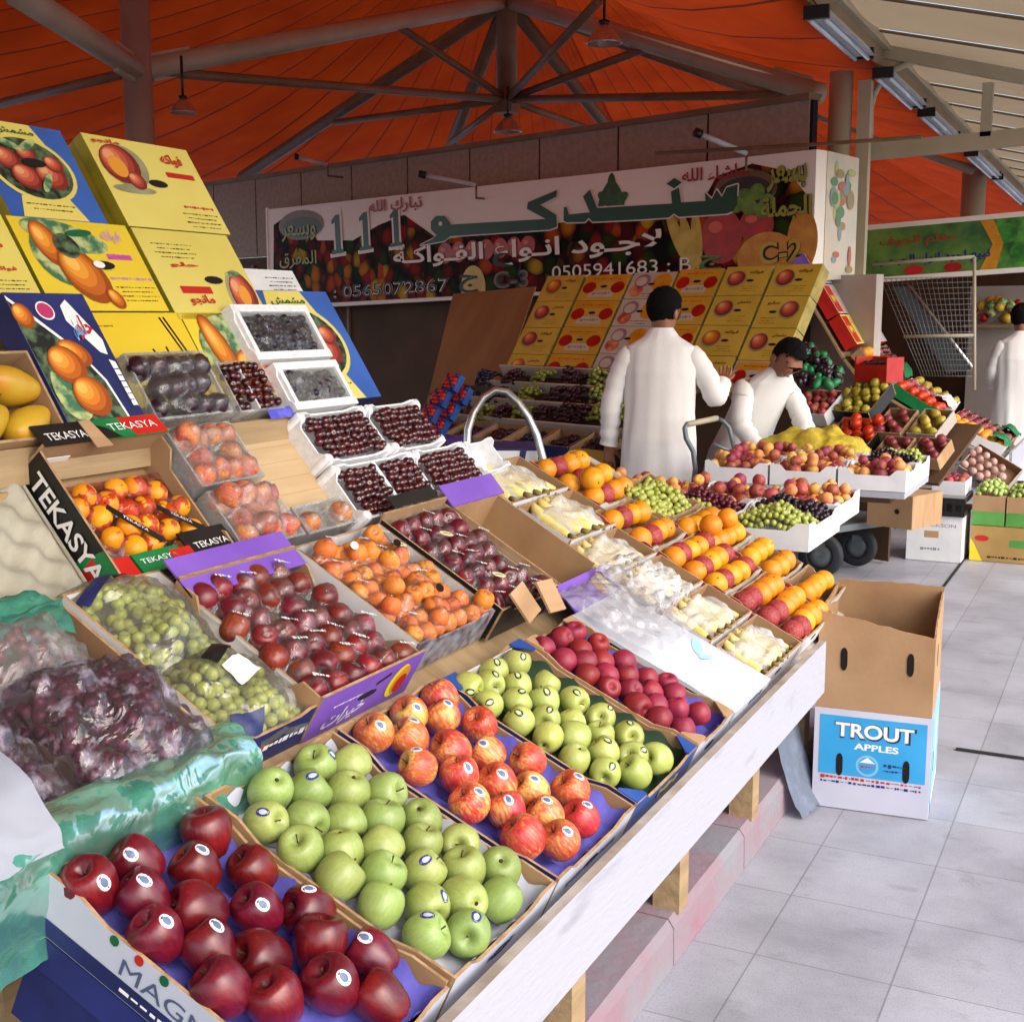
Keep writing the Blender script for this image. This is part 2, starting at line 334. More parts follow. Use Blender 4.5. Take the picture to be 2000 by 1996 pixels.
for i in range(len(ts) - 1):
    a0, a1 = ts[i], ts[i + 1]; e = .026 / NS
    for (u0, u1, m, dz) in ((a0 + e, a1 - e, TENT, .05), (a1 - e, a1 + e, SEAM, 0)):
        if u1 > 1: u1 = 1
        def fn(x, y, u0=u0, u1=u1, dz=dz):
            p = rim(min(.99999, u0 + (u1 - u0) * x)); k = .02 + .98 * y; q = APEX.lerp(p, k); q.z -= .55 * math.sin(math.pi * k) + dz * math.sin(math.pi * x) * k; return q
        b.grid(fn, 2 if dz else 1, 8, m, IV, True)
b.obj('fabric', tent)
RT = Vector((HUB.x, HUB.y, at(990, 8, 15.5).z)); NA = at(268, 138, 11.3); NB = at(1600, 184, 11.4)
far = [at(472, 347, 19.7), at(858, 345, 19.7), at(1262, 345, 19.3), at(1900, 330, 17)]
def tubes(name, pairs, r, parent, m=RAFT):
    for p, q in pairs: MB().tube([p, q], r, m, 10, IV).obj(name, parent)
MB().tube([HUB - Vector((0, 0, .05)), Vector((HUB.x, HUB.y, 6.4))], .125, RAFT, 14, IV).obj('king_post', tent)
b = MB(); b.box(-.12, -.12, -.16, .12, .12, .1, RAFT, IV @ T(*HUB)); b.obj('hub_plate', tent)
tubes('rafter', [(RT, p) for p in far], .085, tent)
tubes('main_beam', [(NA, RT), (NB, RT)], .10, tent, PAINTC)
tubes('tie_rod', [(NA, HUB), (NB, HUB), (HUB, at(655, 240, 17.8)), (HUB, at(882, 278, 17.8)), (HUB, at(1150, 252, 17.5)), (HUB, NA.lerp(RT, .62)), (HUB, NB.lerp(RT, .45)), (HUB, at(1168, 4, 11.6)), (NA, at(0, 203, 12.6))], .045, tent)
tubes('brace', [(NA, at(35, -12, 8.6))], .10, tent, PAINTC)
for nd, sx in ((NA, 1), (NA, -1), (NB, -1)):
    q = (RT if sx > 0 or nd is NB else at(35, -12, 8.6)); d = (q - nd).normalized()
    MB().bar(nd + d * .14, nd + d * .62, .05, .24, PAINTC).obj('gusset', tent).matrix_local = IV
def column(p, r, top, label, name='steel_column', m=PAINTC):
    t = thing(name, label, 'column', T(p.x, p.y, 0)); MB().lathe([(0, 0), (r, 0), (r, top), (0, top)], 20, m).obj('shaft', t)
    MB().box(-r * 1.7, -r * 1.7, 0, r * 1.7, r * 1.7, .03, m).obj('base_plate', t); return t
column(NA, .128, 5.0, 'round grey steel column rising behind the leaning yellow cartons', m=mat('grey brown column paint', '8a7c70', '988a7e', sc=1.5, rough=.5))
cb = at(1638, 300, 10.2); column(cb, .092, 3.5, 'pale round steel column standing at the corner of the white shop sign')
t = thing('square_post', 'cream square steel post beside the pale round column', 'post', T(cb.x + .19, cb.y + .02, 0)); MB().box(-.05, -.05, 0, .05, .05, 3.42, PAINTC).obj('shaft', t); MB().box(-.09, -.09, 0, .09, .09, .025, PAINTC).obj('base_plate', t)
c2 = at(1900, 400, 17.5); column(c2, .16, 3.7, 'farther pale column beside the green melon shop sign')
# ---------------------------------------------------------------- pale awning over the walkway
AWN = mat('cream awning cloth', 'a08a6c', 'ab9678', sc=.8, rough=.8, trans=.25)
AWS = mat('awning seam', '6a5640', rough=.9)
YF = cb.y + .25
def onY(x, y, Y): return onplane(x, y, (0, Y, 0), Vector((0, 1, 0)))
ca, cz = onY(1690, 88, YF), onY(2000, 137, YF); sl_ = (cz.z - ca.z) / (cz.x - ca.x)
def awz(x): return max(ca.z + .06, 3.60 + 0 * x) + sl_ * (x - ca.x)
aw = thing('awning', 'long cream fabric awning covering the walkway beside the stalls', 'awning', T(tx1, 0, 3.4)); IW = T(-tx1, 0, -3.4)
ax1 = .75
b = MB(); ys = [-3.72 + 1.28 * i for i in range(32)]
for y0 in ys:
    b.grid(lambda u, v, y0=y0: Vector((tx1 + (ax1 - tx1) * u, y0 + .02 + 1.24 * v, awz(tx1 + (ax1 - tx1) * u) - .035 * math.sin(math.pi * v))), 2, 6, AWN, IW)
b.obj('fabric', aw)
for y0 in ys: MB().bar((tx1, y0, awz(tx1) - .012), (ax1, y0, awz(ax1) - .012), .03, .02, AWS).obj('purlin', aw).matrix_local = IW
MB().box(tx1 - .03, -3.7, 3.53, tx1 - .012, 32, awz(tx1) + .03, AWN, IW).obj('valance', aw)
MB().bar((tx1, -3.7, awz(tx1) - .03), (tx1, 32, awz(tx1) - .03), .07, .10, PAINTC).obj('eave_beam', aw).matrix_local = IW
fr = thing('awning_truss', 'cream steel frame with a curved corner brace holding up the awning', 'frame', T(ca.x, YF, 0)); IFR = T(-ca.x, -YF, 0)
MB().bar((ca.x - .1, YF, ca.z), (ax1, YF, awz(ax1) - .16), .06, .10, PAINTC).obj('top_chord', fr).matrix_local = IFR
ba, bz = onY(1672, 300, YF), onY(2000, 268, YF); d = (bz - ba)
MB().bar(ba, ba + d * 2.2, .08, .13, PAINTC).obj('bottom_chord', fr).matrix_local = IFR
pa = onY(1925, 268, YF); MB().bar(pa, (pa.x, YF, awz(pa.x) - .2), .08, .08, PAINTC).obj('upright', fr).matrix_local = IFR
arc = [onY(x, y, YF) for x, y in ((1699, 285), (1699, 215), (1706, 185), (1722, 158), (1745, 137), (1775, 124), (1810, 116))]
MB().tube(arc, .028, PAINTC, 8).obj('curved_brace', fr).matrix_local = IFR
LAMPW = mat('lamp housing white', 'a9b0b6', 'b8bec4', sc=6, rough=.35); TUBEW = mat('glass tube unlit', 'ccd6dd', rough=.15)
lp = None
def flight(y0, y1, label):
    t = thing('fluorescent_light', label, 'light', T(tx1 + .04, (y0 + y1) / 2, 3.47), 'fluorescent lights along the awning edge'); L_ = (y1 - y0) / 2
    MB().prism([(-.09, -.03), (.09, -.03), (.05, .03), (-.05, .03)], -L_, L_, LAMPW, RX(rad(90))).obj('housing', t)
    for s in (-.045, .045): MB().tube([(s, -L_ + .04, -.05), (s, L_ - .04, -.05)], .016, TUBEW, 8).obj('tube', t)
    for s in (-1, 1): MB().box(-.08, s * L_ - .02, -.05, .08, s * L_ + .02, .03, BLACKP).obj('end_cap', t)
for (xa, ya), (xb, yb), w_ in (((1588, 22), (1680, 104), 'nearest the top of the round column'), ((1702, 142), (1765, 203), 'just past the round column'), ((1776, 220), (1826, 266), 'above the cream cross beam'), ((1851, 300), (1882, 343), 'below the cream cross beam'), ((1886, 347), (1925, 396), 'deep along the edge by the second column')):
    flight(onz(xa, ya, 3.47).y, onz(xb, yb, 3.47).y, 'white fluorescent batten light ' + w_)
def highbay(p, r, label, cord=.35):
    t = thing('pendant_lamp', label, 'lamp', T(*p), 'bell shaped lamps hanging in the tent')
    MB().lathe([(0, .30), (.3, .30), (.34, .16), (.3, .10), (.0, .10)], 14, BLACKP, SC(r)).obj('ballast', t)
    MB().lathe([(.22, .1), (.42, -.1), (.72, -.45), (1, -.9), (1.02, -.95), (.96, -.93), (.7, -.5), (.4, -.15)], 20, STEEL, SC(r)).obj('reflector', t)
    MB().tube([(0, 0, .3 * r), (0, 0, cord)], .012, BLACKP, 6).obj('rod', t)
    MB().lathe([(0, -.25), (.2, -.3), (.25, -.5), (.15, -.75), (0, -.8)], 12, TUBEW, SC(r)).obj('bulb', t)
highbay(at(357, 196, 10.5), .11, 'dark bell lamp hanging just beside the grey column'); highbay(at(1180, 52, 9.6), .135, 'largest bell lamp hanging high near the tent top', 1.2); highbay(at(992, 232, 14.5), .16, 'bell lamp hanging straight below the roof hub')
# ---------------------------------------------------------------- shop wall and sign
STR = at(1595, 292, 9.5); STL = onz(520, 410, STR.z); E1 = (STR - STL); E1.z = 0; E1.normalize(); E2 = Vector((E1.y, -E1.x, 0))   # E2 points out of the wall
def onw(x, y, off=0): return onplane(x, y, STR + E2 * off, E2)
def wallM(p): return frame(p, E1, (0, 0, 1))
FASC = mat('brown corrugated cladding', '8c7c6e', '9c8c7c', sc=1.5, det=5, rough=.7, stretch=(12, 12, .6))
fl, fr_ = onz(430, 350, 3.3), onw(1584, 195, -.25); fz = fr_.z
wl = thing('cladding_wall', 'brown ribbed metal cladding running above the long shop sign', 'wall', wallM(fr_))
b = MB(); Lw = 13.0
for i in range(13):
    x0 = -Lw + i; b.box(x0 + .012, 2.3 - fz, -.1, x0 + .988, 0, 0, FASC)
b.obj('panel', wl)
for i in range(14): MB().box(-Lw + i - .012, 2.3 - fz, -.08, -Lw + i + .012, 0, -.012, DARKHOLE).obj('joint_strip', wl)
MB().box(-Lw, 0, -.12, 0, .05, .03, RAFT).obj('top_flashing', wl)
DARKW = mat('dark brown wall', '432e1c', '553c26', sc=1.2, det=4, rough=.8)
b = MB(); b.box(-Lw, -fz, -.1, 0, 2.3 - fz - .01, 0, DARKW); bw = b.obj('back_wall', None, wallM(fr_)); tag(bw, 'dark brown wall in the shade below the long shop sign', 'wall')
for i in range(6): MB().box(-Lw + 2 * i + .9, -fz + .1, .0, -Lw + 2 * i + .94, 2.2 - fz, .03, RAFT).obj('batten', bw)
# the sign: a deep box wrapped in printed vinyl
def collage():
    m, nt, p, out = _base('printed fruit collage'); L = nt.links; co = _coords(nt, (1, 1, 1), False)
    wp = nt.nodes.new('ShaderNodeTexNoise'); wp.inputs['Scale'].default_value = 3; L.new(co, wp.inputs[0])
    ad = nt.nodes.new('ShaderNodeVectorMath'); ad.operation = 'MULTIPLY_ADD'; ad.inputs[1].default_value = (.12, .12, 0); L.new(wp.outputs['Color'], ad.inputs[0]); L.new(co, ad.inputs[2])
    vo = nt.nodes.new('ShaderNodeTexVoronoi'); vo.inputs['Scale'].default_value = 6.5; L.new(ad.outputs[0], vo.inputs['Vector'])
    sp = nt.nodes.new('ShaderNodeSeparateColor'); L.new(vo.outputs['Color'], sp.inputs[0])
    col = _ramp(nt, sp.outputs[0], [(0, '4a100c'), (.12, '8a1512'), (.24, 'a8480f'), (.36, 'b8740f'), (.46, '5a1a12'), (.56, '28400e'), (.66, 'b89a20'), (.76, '8a1a22'), (.86, '1c2a0a'), (1, 'c05a14')])
    nt.nodes[-1].color_ramp.interpolation = 'CONSTANT'
    sh = _ramp(nt, vo.outputs['Distance'], [(.0, (1.1, 1.05, 1.0, 1)), (.4, (.8, .75, .7, 1)), (.7, (.1, .08, .07, 1))])
    mx = nt.nodes.new('ShaderNodeMixRGB'); mx.blend_type = 'MULTIPLY'; mx.inputs[0].default_value = 1; L.new(col, mx.inputs[1]); L.new(sh, mx.inputs[2])
    L.new(mx.outputs[0], p.inputs['Base Color']); p.inputs['Roughness'].default_value = .6; p.inputs['Specular IOR Level'].default_value = .08; return m
COLL = collage()
SGN = thing('shop_sign', 'long white fruit shop sign with big green Arabic lettering and fruit pictures', 'sign', wallM(STR)); SI = SGN.matrix_world.inverted()
def sg(x, y): q = SI @ onw(x, y); return q.x, q.y
sL = sg(520, 410)[0]; bR = sg(1600, 547)[1]; bL = sg(530, 606)[1]
VIN = mat('white sign vinyl', 'e0d8d0', 'e8e0d8', sc=1.5, rough=.45)
fp = MB(); fp.prism([(sL, bL), (0, bR), (0, 0), (sL, 0)], -.14, 0, VIN); FPO = fp.obj('front_panel', SGN)
yend = onplane(1676, 332, STR, E1); dep = (yend - STR).dot(-E2)
dep = max(.35, min(1.0, abs(dep)))
b = MB()
pts = [(sL + .10, bL + .05), (-.02, bR + .02), (-.02, sg(1590, 395)[1])]
for x, y in ((1540, 335), (1470, 320), (1400, 345), (1370, 400), (1200, 425), (1000, 445), (860, 470), (790, 420), (740, 440), (690, 470), (620, 470), (600, 430), (560, 422), (535, 440)): pts.append(sg(x, y))
b.poly([(x, y, .004) for x, y in pts], COLL); b.obj('fruit_collage', FPO)
SIDEV = mat('pale printed vinyl', 'b5b3a6', 'c9b9a8', sc=5, det=4, rough=.4); 
sm_ = frame((0, 0, 0), (0, 0, -1), (0, 1, 0)); b = MB(); b.prism([(.14, bR), (dep, bR + .02), (dep, -.02), (.14, 0)], 0, .006, SIDEV, sm_)
for i in range(26):
    rn = random.Random(i); b.ell(rn.uniform(.2, dep - .08), rn.uniform(bR + .08, -.1), rn.uniform(.02, .06), rn.uniform(.02, .08), .008 + i * .0003, mat('side print %d' % (i % 5), ['8f7a52', '4d7a5a', 'a8584a', 'a3a86a', '7b8a90'][i % 5], rough=.4), sm_)
b.obj('side_panel', SGN)
MB().box(sL, bL - .03, -.15, sL + .03, 0.02, .01, VIN).obj('edge_trim', SGN)
def sgM(x, y, rot=0): a, c = sg(x, y); return T(a, c, 0) @ RZ(rot)
def sline(x0, y0, x1, y1):      # centre, angle and length of a line of writing
    a, b_ = Vector(sg(x0, y0)), Vector(sg(x1, y1)); c = (a + b_) / 2; d = b_ - a; return T(c.x, c.y, 0) @ RZ(math.atan2(d.y, d.x)), d.length
def pic(name, fn, z0=.006):
    b = MB(); fn(b); return b.obj(name, FPO)
def fruitdisc(b, x, y, rx, ry, m, z, hi=None, rot=0):
    M_ = sgM(x, y, rot); k = (Vector(sg(x + 10, y)) - Vector(sg(x - 10, y))).length / 20; b.ell(0, 0, rx * k, ry * k, z, m, M_, 26)
    if hi: b.ell(-rx * k * .3, ry * k * .35, rx * k * .35, ry * k * .22, z + .001, hi, M_, 16)
TOM = mat('printed tomato', '8e0f0a', 'b01a12', sc=9, rough=.35); ORP = mat('printed mango', 'b8720c', 'c8901e', sc=9, rough=.35); BANP = mat('printed banana', 'b09018', 'c4aa3c', sc=9, rough=.35); LEAFP = mat('printed leaf', '16380e', '2c5a18', sc=14, rough=.4); LIME = mat('printed lime', '3c6a12', '6a8a20', sc=14, rough=.35); HIL = mat('printed highlight', 'c8563a', rough=.35)
DKP = mat('printed dark basket', '1a0d08', '2a180e', sc=10, rough=.4); BSK = mat('printed basket rim', '5c3a22', '6e4a2c', sc=14, rough=.4)
def pics(b):
    fruitdisc(b, 1410, 462, 40, 42, TOM, .007, HIL); fruitdisc(b, 1478, 440, 34, 28, TOM, .0065, HIL)
    fruitdisc(b, 1500, 505, 60, 42, ORP, .008); fruitdisc(b, 1568, 470, 30, 50, ORP, .0075)
    for i, (x, y, r) in enumerate(((1325, 465, .5), (1345, 475, .3), (1362, 470, .1))): fruitdisc(b, x, y, 11, 44, BANP, .0085 + i * .0005, rot=r)
    for i, (x, y) in enumerate(((1455, 385), (1480, 375), (1500, 395), (1465, 405), (1490, 410), (1440, 400))): fruitdisc(b, x, y, 15, 13, LIME, .0085 + i * .0004)
    fruitdisc(b, 1455, 372, 62, 32, BSK, .0055); fruitdisc(b, 1455, 378, 54, 26, DKP, .006)
    fruitdisc(b, 588, 440, 44, 16, BSK, .0055); fruitdisc(b, 590, 444, 38, 11, DKP, .006)
    for i, (x, y, r) in enumerate(((1195, 372, 0), (1205, 378, .6), (1185, 380, -.6), (1190, 392, 1.1), (1205, 395, -1.1))): fruitdisc(b, x, y, 9, 24, LEAFP, .0058 + i * .0003, rot=r)
    for i in range(7): fruitdisc(b, 870 + 27 * i, 495 - 2.5 * i, 14, 13, TOM, .0065 + i * .0002, HIL)
    fruitdisc(b, 925, 562, 24, 28, BANP, .007)
pic('fruit_picture', pics)
def sline_text(s, x0, y0, x1, y1, hpx, m, name='lettering', off=0, outline=None, oo=.05, z=.013, ar=True):
    M_, L_ = sline(x0, y0, x1, y1); h = abs(sg((x0 + x1) / 2, (y0 + y1) / 2 - hpx / 2)[1] - sg((x0 + x1) / 2, (y0 + y1) / 2 + hpx / 2)[1]); st_ = arabic(s) if ar else s
    b = MB()
    if outline: text(b, st_, outline, M_, L_ * 1.0, h * 1.0, off + oo, z=z - .002)
    text(b, st_, m, M_, L_, h, off, z=z, ref=0); b.obj(name, FPO)
GRS = mat('sign green', '053d22', rough=.4); WHS = mat('sign white', 'e0d8d0', rough=.4); YLS = mat('sign lime yellow', '8f8c1e', rough=.4); RDS = mat('sign red', '94161c', rough=.4)
sline_text('ماشاء الله', 1334, 345, 1462, 332, 28, RDS, off=.02)
sline_text('تبارك الله', 722, 408, 826, 396, 30, RDS, off=.02)
Q8 = [(1222, 222), (1218, 330), (1200, 365), (1165, 380), (1000, 392), (905, 398), (878, 380), (850, 402), (700, 412), (440, 425), (418, 404), (398, 426), (300, 428), (283, 418), (285, 345), (300, 345), (312, 385), (425, 373), (388, 288), (425, 252), (464, 350), (700, 336), (868, 326), (862, 262), (905, 240), (917, 320), (1048, 312), (1045, 268), (1082, 302), (1108, 250), (1136, 292), (1162, 240)]
Q9 = [(838, 220), (880, 188), (922, 212), (880, 245)]
Q2 = [(1352, 1026), (1348, 1062), (1262, 1106), (1348, 1160), (1352, 1225), (1310, 1240), (775, 1275), (745, 1300), (610, 1325), (680, 1290), (702, 1268), (672, 1240), (672, 1195), (700, 1165), (745, 1165), (770, 1195), (780, 1212), (1290, 1182), (1190, 1127), (1195, 1092)]
for Q, ox, oy in ((Q8, 1000, 280), (Q9, 1000, 280), (Q2, 600, 0)):
    pp = [sg(ox + x * .3623, oy + y * .3623) for x, y in Q]; b = MB()
    for k in range(10): b.poly([(x + .011 * math.cos(k * .628), y + .011 * math.sin(k * .628), .008 + .0002 * k) for x, y in pp][::-1], WHS)
    b.poly([(x, y, .013) for x, y in pp][::-1], GRS)
    if Q is Q2: x, y = sg(600 + 724 * .3623, 1208 * .3623); b.ell(x, y, .03, .022, .014, WHS)
    b.obj('lettering', FPO)
for x, y in ((660, 458), (714, 452), (774, 446)):
    M_ = sgM(x, y, .06); b = MB(); kk = (Vector(sg(x + 10, y)) - Vector(sg(x - 10, y))).length / 20 * .9
    for g, mm, zz in ((4, WHS, .010), (0, GRS, .012)): b.poly([(px_ * kk + (g * kk if px_ > 0 else -g * kk), py_ * kk + (g * kk if py_ > 0 else -g * kk), zz) for px_, py_ in ((-13, -24), (13, -24), (13, -19), (7, -19), (7, 24), (-2, 24), (-11, 18), (-11, 13), (-4, 15), (-4, -19), (-13, -19))], mm, M_)
    b.obj('lettering', FPO)
sline_text('لاجـود انـواع الفـواكـة', 770, 508, 1297, 476, 54, WHS, off=.022, outline=BLACK, oo=.02)
sline_text('بسعر', 1500, 352, 1578, 344, 52, YLS, off=.03, outline=BLACK, oo=.04)
sline_text('الجملة', 1488, 412, 1588, 402, 48, YLS, off=.03, outline=BLACK, oo=.04)
sline_text('وبسعر', 552, 458, 618, 453, 32, YLS, off=.01); sline_text('المفرق', 548, 510, 620, 506, 34, YLS, off=.01)
sline_text('C-2', 1484, 497, 1568, 487, 44, BANP, off=.015, outline=BLACK, oo=.05, ar=False)
sline_text('C-3', 966, 548, 1034, 544, 34, BSK, off=.0, outline=BLACK, oo=.06, ar=False)
sline_text('ج', 898, 556, 936, 553, 36, BLACK, off=.02)
sline_text(': 0565072867', 652, 572, 880, 556, 26, BLACK, off=0, outline=WHS, oo=.02, ar=False)
sline_text('ج', 1368, 515, 1412, 512, 30, LIME, off=.02, outline=BLACK, oo=.03)
sline_text('0505941683 : B', 1080, 533, 1352, 516, 26, WHS, off=0, outline=BLACK, oo=.03, ar=False)
def tubelamp(a, b_, label):
    t = thing('sign_lamp', label, 'lamp', T(*a)); IM = T(*(-a)); d = (b_ - a)
    MB().tube([a, a.lerp(b_, .12)], .035, BLACKP, 10, IM).obj('socket', t); MB().tube([a.lerp(b_, .1), b_], .022, LAMPW, 10, IM).obj('tube', t); MB().tube([b_, b_ + Vector((0, 0, -.12)), b_ + Vector((0, 0, -.12)) - E2 * .2], .012, RAFT, 6, IM).obj('bracket', t)
tubelamp(onw(1357, 258, .5), onw(1458, 300, .1), 'thin lamp on an arm above the red lettering of the sign'); tubelamp(onw(818, 340, .5), onw(930, 362, .1), 'thin lamp on an arm above the middle of the sign'); tubelamp(onw(575, 306, .4), onw(640, 322, .1), 'short pale lamp on the cladding above the sign end')
MB_ = MB(); MB_.tube([onw(1280, 300, .3), onw(1600, 282, .2), onw(1800, 268, .2)], .014, RAFT, 6); tag(MB_.obj('cable'), 'dark cable strung across the column above the sign', 'cable')
CREAMW = mat('cream plaster wall', '9a9088', 'aaa098', sc=2, det=5, rough=.85, bump=.08)
q = at(1540, 540, 10.25); b = MB(); b.box(0, -q.z, -.1, .80, 0, 0, CREAMW); tag(b.obj('plaster_wall', None, wallM(q)), 'pale plaster wall end below the short side of the shop sign', 'wall')
# ================================================================ FRUIT PATTERNS
def cat(pr, n):
    P = [Vector((a, b, 0)) for a, b in pr]; P = [P[0] * 2 - P[1]] + P + [P[-1] * 2 - P[-2]]; o = []
    m = len(P) - 3
    for i in range(n + 1):
        t = i / n * m; k = min(int(t), m - 1); t -= k; a, b, c, d = P[k:k + 4]
        q = .5 * ((2 * b) + (c - a) * t + (2 * a - 5 * b + 4 * c - d) * t * t + (3 * b - a - 3 * c + d) * t ** 3); o.append((max(q.x, 0), q.y))
    o[0] = (0, o[0][1]); o[-1] = (0, o[-1][1]); return o
ROUND = [(0, .60), (.10, .64), (.26, .80), (.48, .90), (.74, .82), (.95, .48), (1.0, .10), (.95, -.28), (.80, -.60), (.58, -.82), (.36, -.88), (.2, -.82), (.08, -.74), (0, -.73)]
TALL = [(0, .68), (.10, .72), (.28, .92), (.52, 1.02), (.80, .90), (.98, .52), (1.0, .12), (.90, -.34), (.74, -.74), (.56, -.98), (.36, -1.02), (.2, -.92), (.08, -.82), (0, -.81)]
def gridfill(sl, R, jit=.1):
    nu, nv = max(1, int((sl[1] - sl[0]) / (2 * R))), max(1, int((sl[3] - sl[2]) / (2 * R))); return [(sl[0] + (sl[1] - sl[0]) * (i + .5) / nu + random.uniform(-jit, jit) * R, sl[2] + (sl[3] - sl[2]) * (j + .5) / nv + random.uniform(-jit, jit) * R) for j in range(nv) for i in range(nu)], nu
def apple_proto(name, pr, R, m, five=0, stickers=None, stem=True):
    """stickers: (outer, inner) materials; gives one pattern without and one with a sticker"""
    out = []
    prof = cat(pr, 22)
    def fn(p, a, r, z):
        low = max(0, min(1, (-.2 - z) / .7)); hi = max(0, min(1, (z - .5) / .5)); k = 1 + five * (low * .10 + hi * .05) * math.cos(5 * a) + .018 * math.sin(2 * a + 1)
        return (p[0] * k, p[1] * k, z + five * low * .05 * math.cos(5 * a) * (r > .2) + .02 * math.sin(a))
    for st in (0, 1):
        b = MB(); b.lathe([(r, z) for r, z in prof], 26, m, SC(R), lambda p, a, r, z: fn(p, a, r, z)); o = b.obj(name)
        if stem:
            s = MB(); s.tube([(0, 0, .58 * R), (.03 * R, 0, .8 * R), (.12 * R, .05 * R, 1.02 * R)], [.035 * R, .03 * R, .045 * R], mat('apple stem', '4a3018', rough=.8), 6); s.obj('stem', o)
            s = MB(); s.lathe([(0, -.80 if five else -.72), (.10, -.83 if five else -.77), (.05, -.90 if five else -.84), (0, -.86 if five else -.8)], 7, mat('apple calyx', '3a2a16', rough=.9), SC(R)); s.obj('calyx', o)
        if st and stickers:
            s = MB(); i0 = 8
            def sp(v, a, lift):
                t = v * 22; k = int(t); f = t - k; r = prof[k][0] * (1 - f) + prof[k + 1][0] * f; z = prof[k][1] * (1 - f) + prof[k + 1][1] * f; q = fn((r * math.cos(a), r * math.sin(a), z), a, r, z); return Vector(q) * R * (1.006 + lift)
            for rr, mm, lf in ((.30, stickers[0], 0), (.17, stickers[1], .004)):
                vs = [sp(.36, 0, lf)] + [sp(.36 + rr * .22 * g * math.cos(2 * math.pi * j / 14), rr * .85 * g * math.sin(2 * math.pi * j / 14), lf) for g in (.5, 1) for j in range(14)]
                fs = [(0, 1 + j, 1 + (j + 1) % 14) for j in range(14)] + [(1 + j, 15 + j, 15 + (j + 1) % 14, 1 + (j + 1) % 14) for j in range(14)]
                s.add(vs, [f[::-1] for f in fs], mm, None, True)
            s.obj('sticker', o)
        adopt(o); out.append([o, 0])
    return out
STDIR = Vector((.86, 0, .52)).normalized()
def place(pr, P, pts, label, cat_, group, sticker=.4, sc=(.95, 1.06), n=-.015, lean=None):
    for u, s in pts:
        k = 1 if len(pr) > 1 and random.random() < sticker else 0
        rot = Vector([random.gauss(0, 1) for _ in range(4)]); rot.normalize()
        from mathutils import Quaternion
        p = P.M(u, s, n + random.uniform(-.003, .003)).translation
        tc = (EYE - p).normalized()
        if k: d = (P.n * .75 + tc * .55 + Vector((random.gauss(0, .28), random.gauss(0, .28), random.gauss(0, .28)))).normalized(); q0_ = STDIR.rotation_difference(d); tg = lean or Vector((0, 0, 0)); q = max((Quaternion(d, random.uniform(0, 6.28)) @ q0_ for _ in range(14 if lean else 1)), key=lambda a: (a @ Vector((0, 0, 1))).dot(tg))
        else:
            ax = (P.n * .6 + Vector((random.gauss(0, .55), random.gauss(0, .55), random.gauss(0, .55)))).normalized()
            if lean: ax = (lean + Vector([random.gauss(0, .22) for _ in range(3)])).normalized()
            elif random.random() < .35: ax = -ax
            q = Vector((0, 0, 1)).rotation_difference(ax); q = Quaternion(ax, random.uniform(0, 6.28)) @ q
        f = random.uniform(*sc); M_ = Matrix.Translation(p) @ q.to_matrix().to_4x4() @ SC(f * random.uniform(.96, 1.03), f, f * random.uniform(.92, 1.05))
        slot_ = pr[k]
        if slot_[1] == 0: slot_[0].matrix_world = M_; tag(slot_[0], label, cat_, group); slot_[1] = 1
        else: dup(slot_[0], M_, label, group, cat_)
def finish(*protos):      # a pattern nobody used is taken away
    for pr in protos:
        for s in pr:
            if s[1] == 0:
                for ch in KIDS.get(s[0].name, ()): bpy.data.objects.remove(ch)
                bpy.data.objects.remove(s[0])
def relax(pts, d, sl, R, it=30):
    u0, u1, s0, s1 = sl; p = [list(q) for q in pts]
    for _ in range(it):
        for i in range(len(p)):
            for j in range(i):
                dx, dy = p[i][0] - p[j][0], p[i][1] - p[j][1]; L_ = math.hypot(dx, dy)
                if L_ < d:
                    if L_ < 1e-5: dx, L_ = 1e-3, 1e-3
                    k = (d - L_) / 2 / L_; p[i][0] += dx * k; p[i][1] += dy * k; p[j][0] -= dx * k; p[j][1] -= dy * k
            p[i][0] = min(max(p[i][0], u0 + R), u1 - R); p[i][1] = min(max(p[i][1], s0 + R), s1 - R)
    return p
def hexfill(sl, R, jit=.15, drop=0, gap=1.0):
    u0, u1, s0, s1 = sl; w, l = u1 - u0 - 2 * R, s1 - s0 - 2 * R; nu = max(1, int(w / (2 * R * gap)) + 1); du = w / max(1, nu - 1) if nu > 1 else 0
    nv = max(1, int(l / (1.74 * R * gap)) + 1); dv = l / max(1, nv - 1) if nv > 1 else 0; o = []
    for j in range(nv):
        for i in range(nu - (j % 2 if nu > 1 else 0)):
            if random.random() < drop: continue
            o.append((u0 + R + (i + .5 * (j % 2)) * du + random.uniform(-jit, jit) * R, s0 + R + j * dv + random.uniform(-jit, jit) * R))
    return o
STW = (mat('sticker white', 'd2d2d8', rough=.4), mat('sticker print', '5a6a86', rough=.4)); STB = (mat('sticker blue', '2a2f78', rough=.4), mat('sticker pale', 'b6bad6', rough=.4)); STK = (mat('sticker black', '1d1c1c', rough=.4), mat('sticker pale green', 'b8c89a', rough=.4))
A_RED = apple_proto('apple', TALL, .0375, apple_mat('red delicious skin', '7e1222', '40081a', '600e1c', .30, .66, rough=.32, spots='94404a'), 1, STW)
A_GRN = apple_proto('apple', ROUND, .0365, apple_mat('green apple skin', '7a8a44', '98a862', '889850', .3, .7, rough=.4, spots='c4cc90', var=.14, hue=.02), 0, STB)
A_GAL = apple_proto('apple', ROUND, .0375, apple_mat('red and yellow apple skin', 'd2ac5c', 'ac2a20', 'c0583a', .38, .62, rough=.36, spots='d8b070', var=.1, hue=.015), .4, STW)
A_PAL = apple_proto('apple', ROUND, .0335, apple_mat('pale green apple skin', '949e46', 'b0b670', 'a2aa58', .3, .7, rough=.33, spots='d0d49a', var=.08, hue=.012), 0, STK)
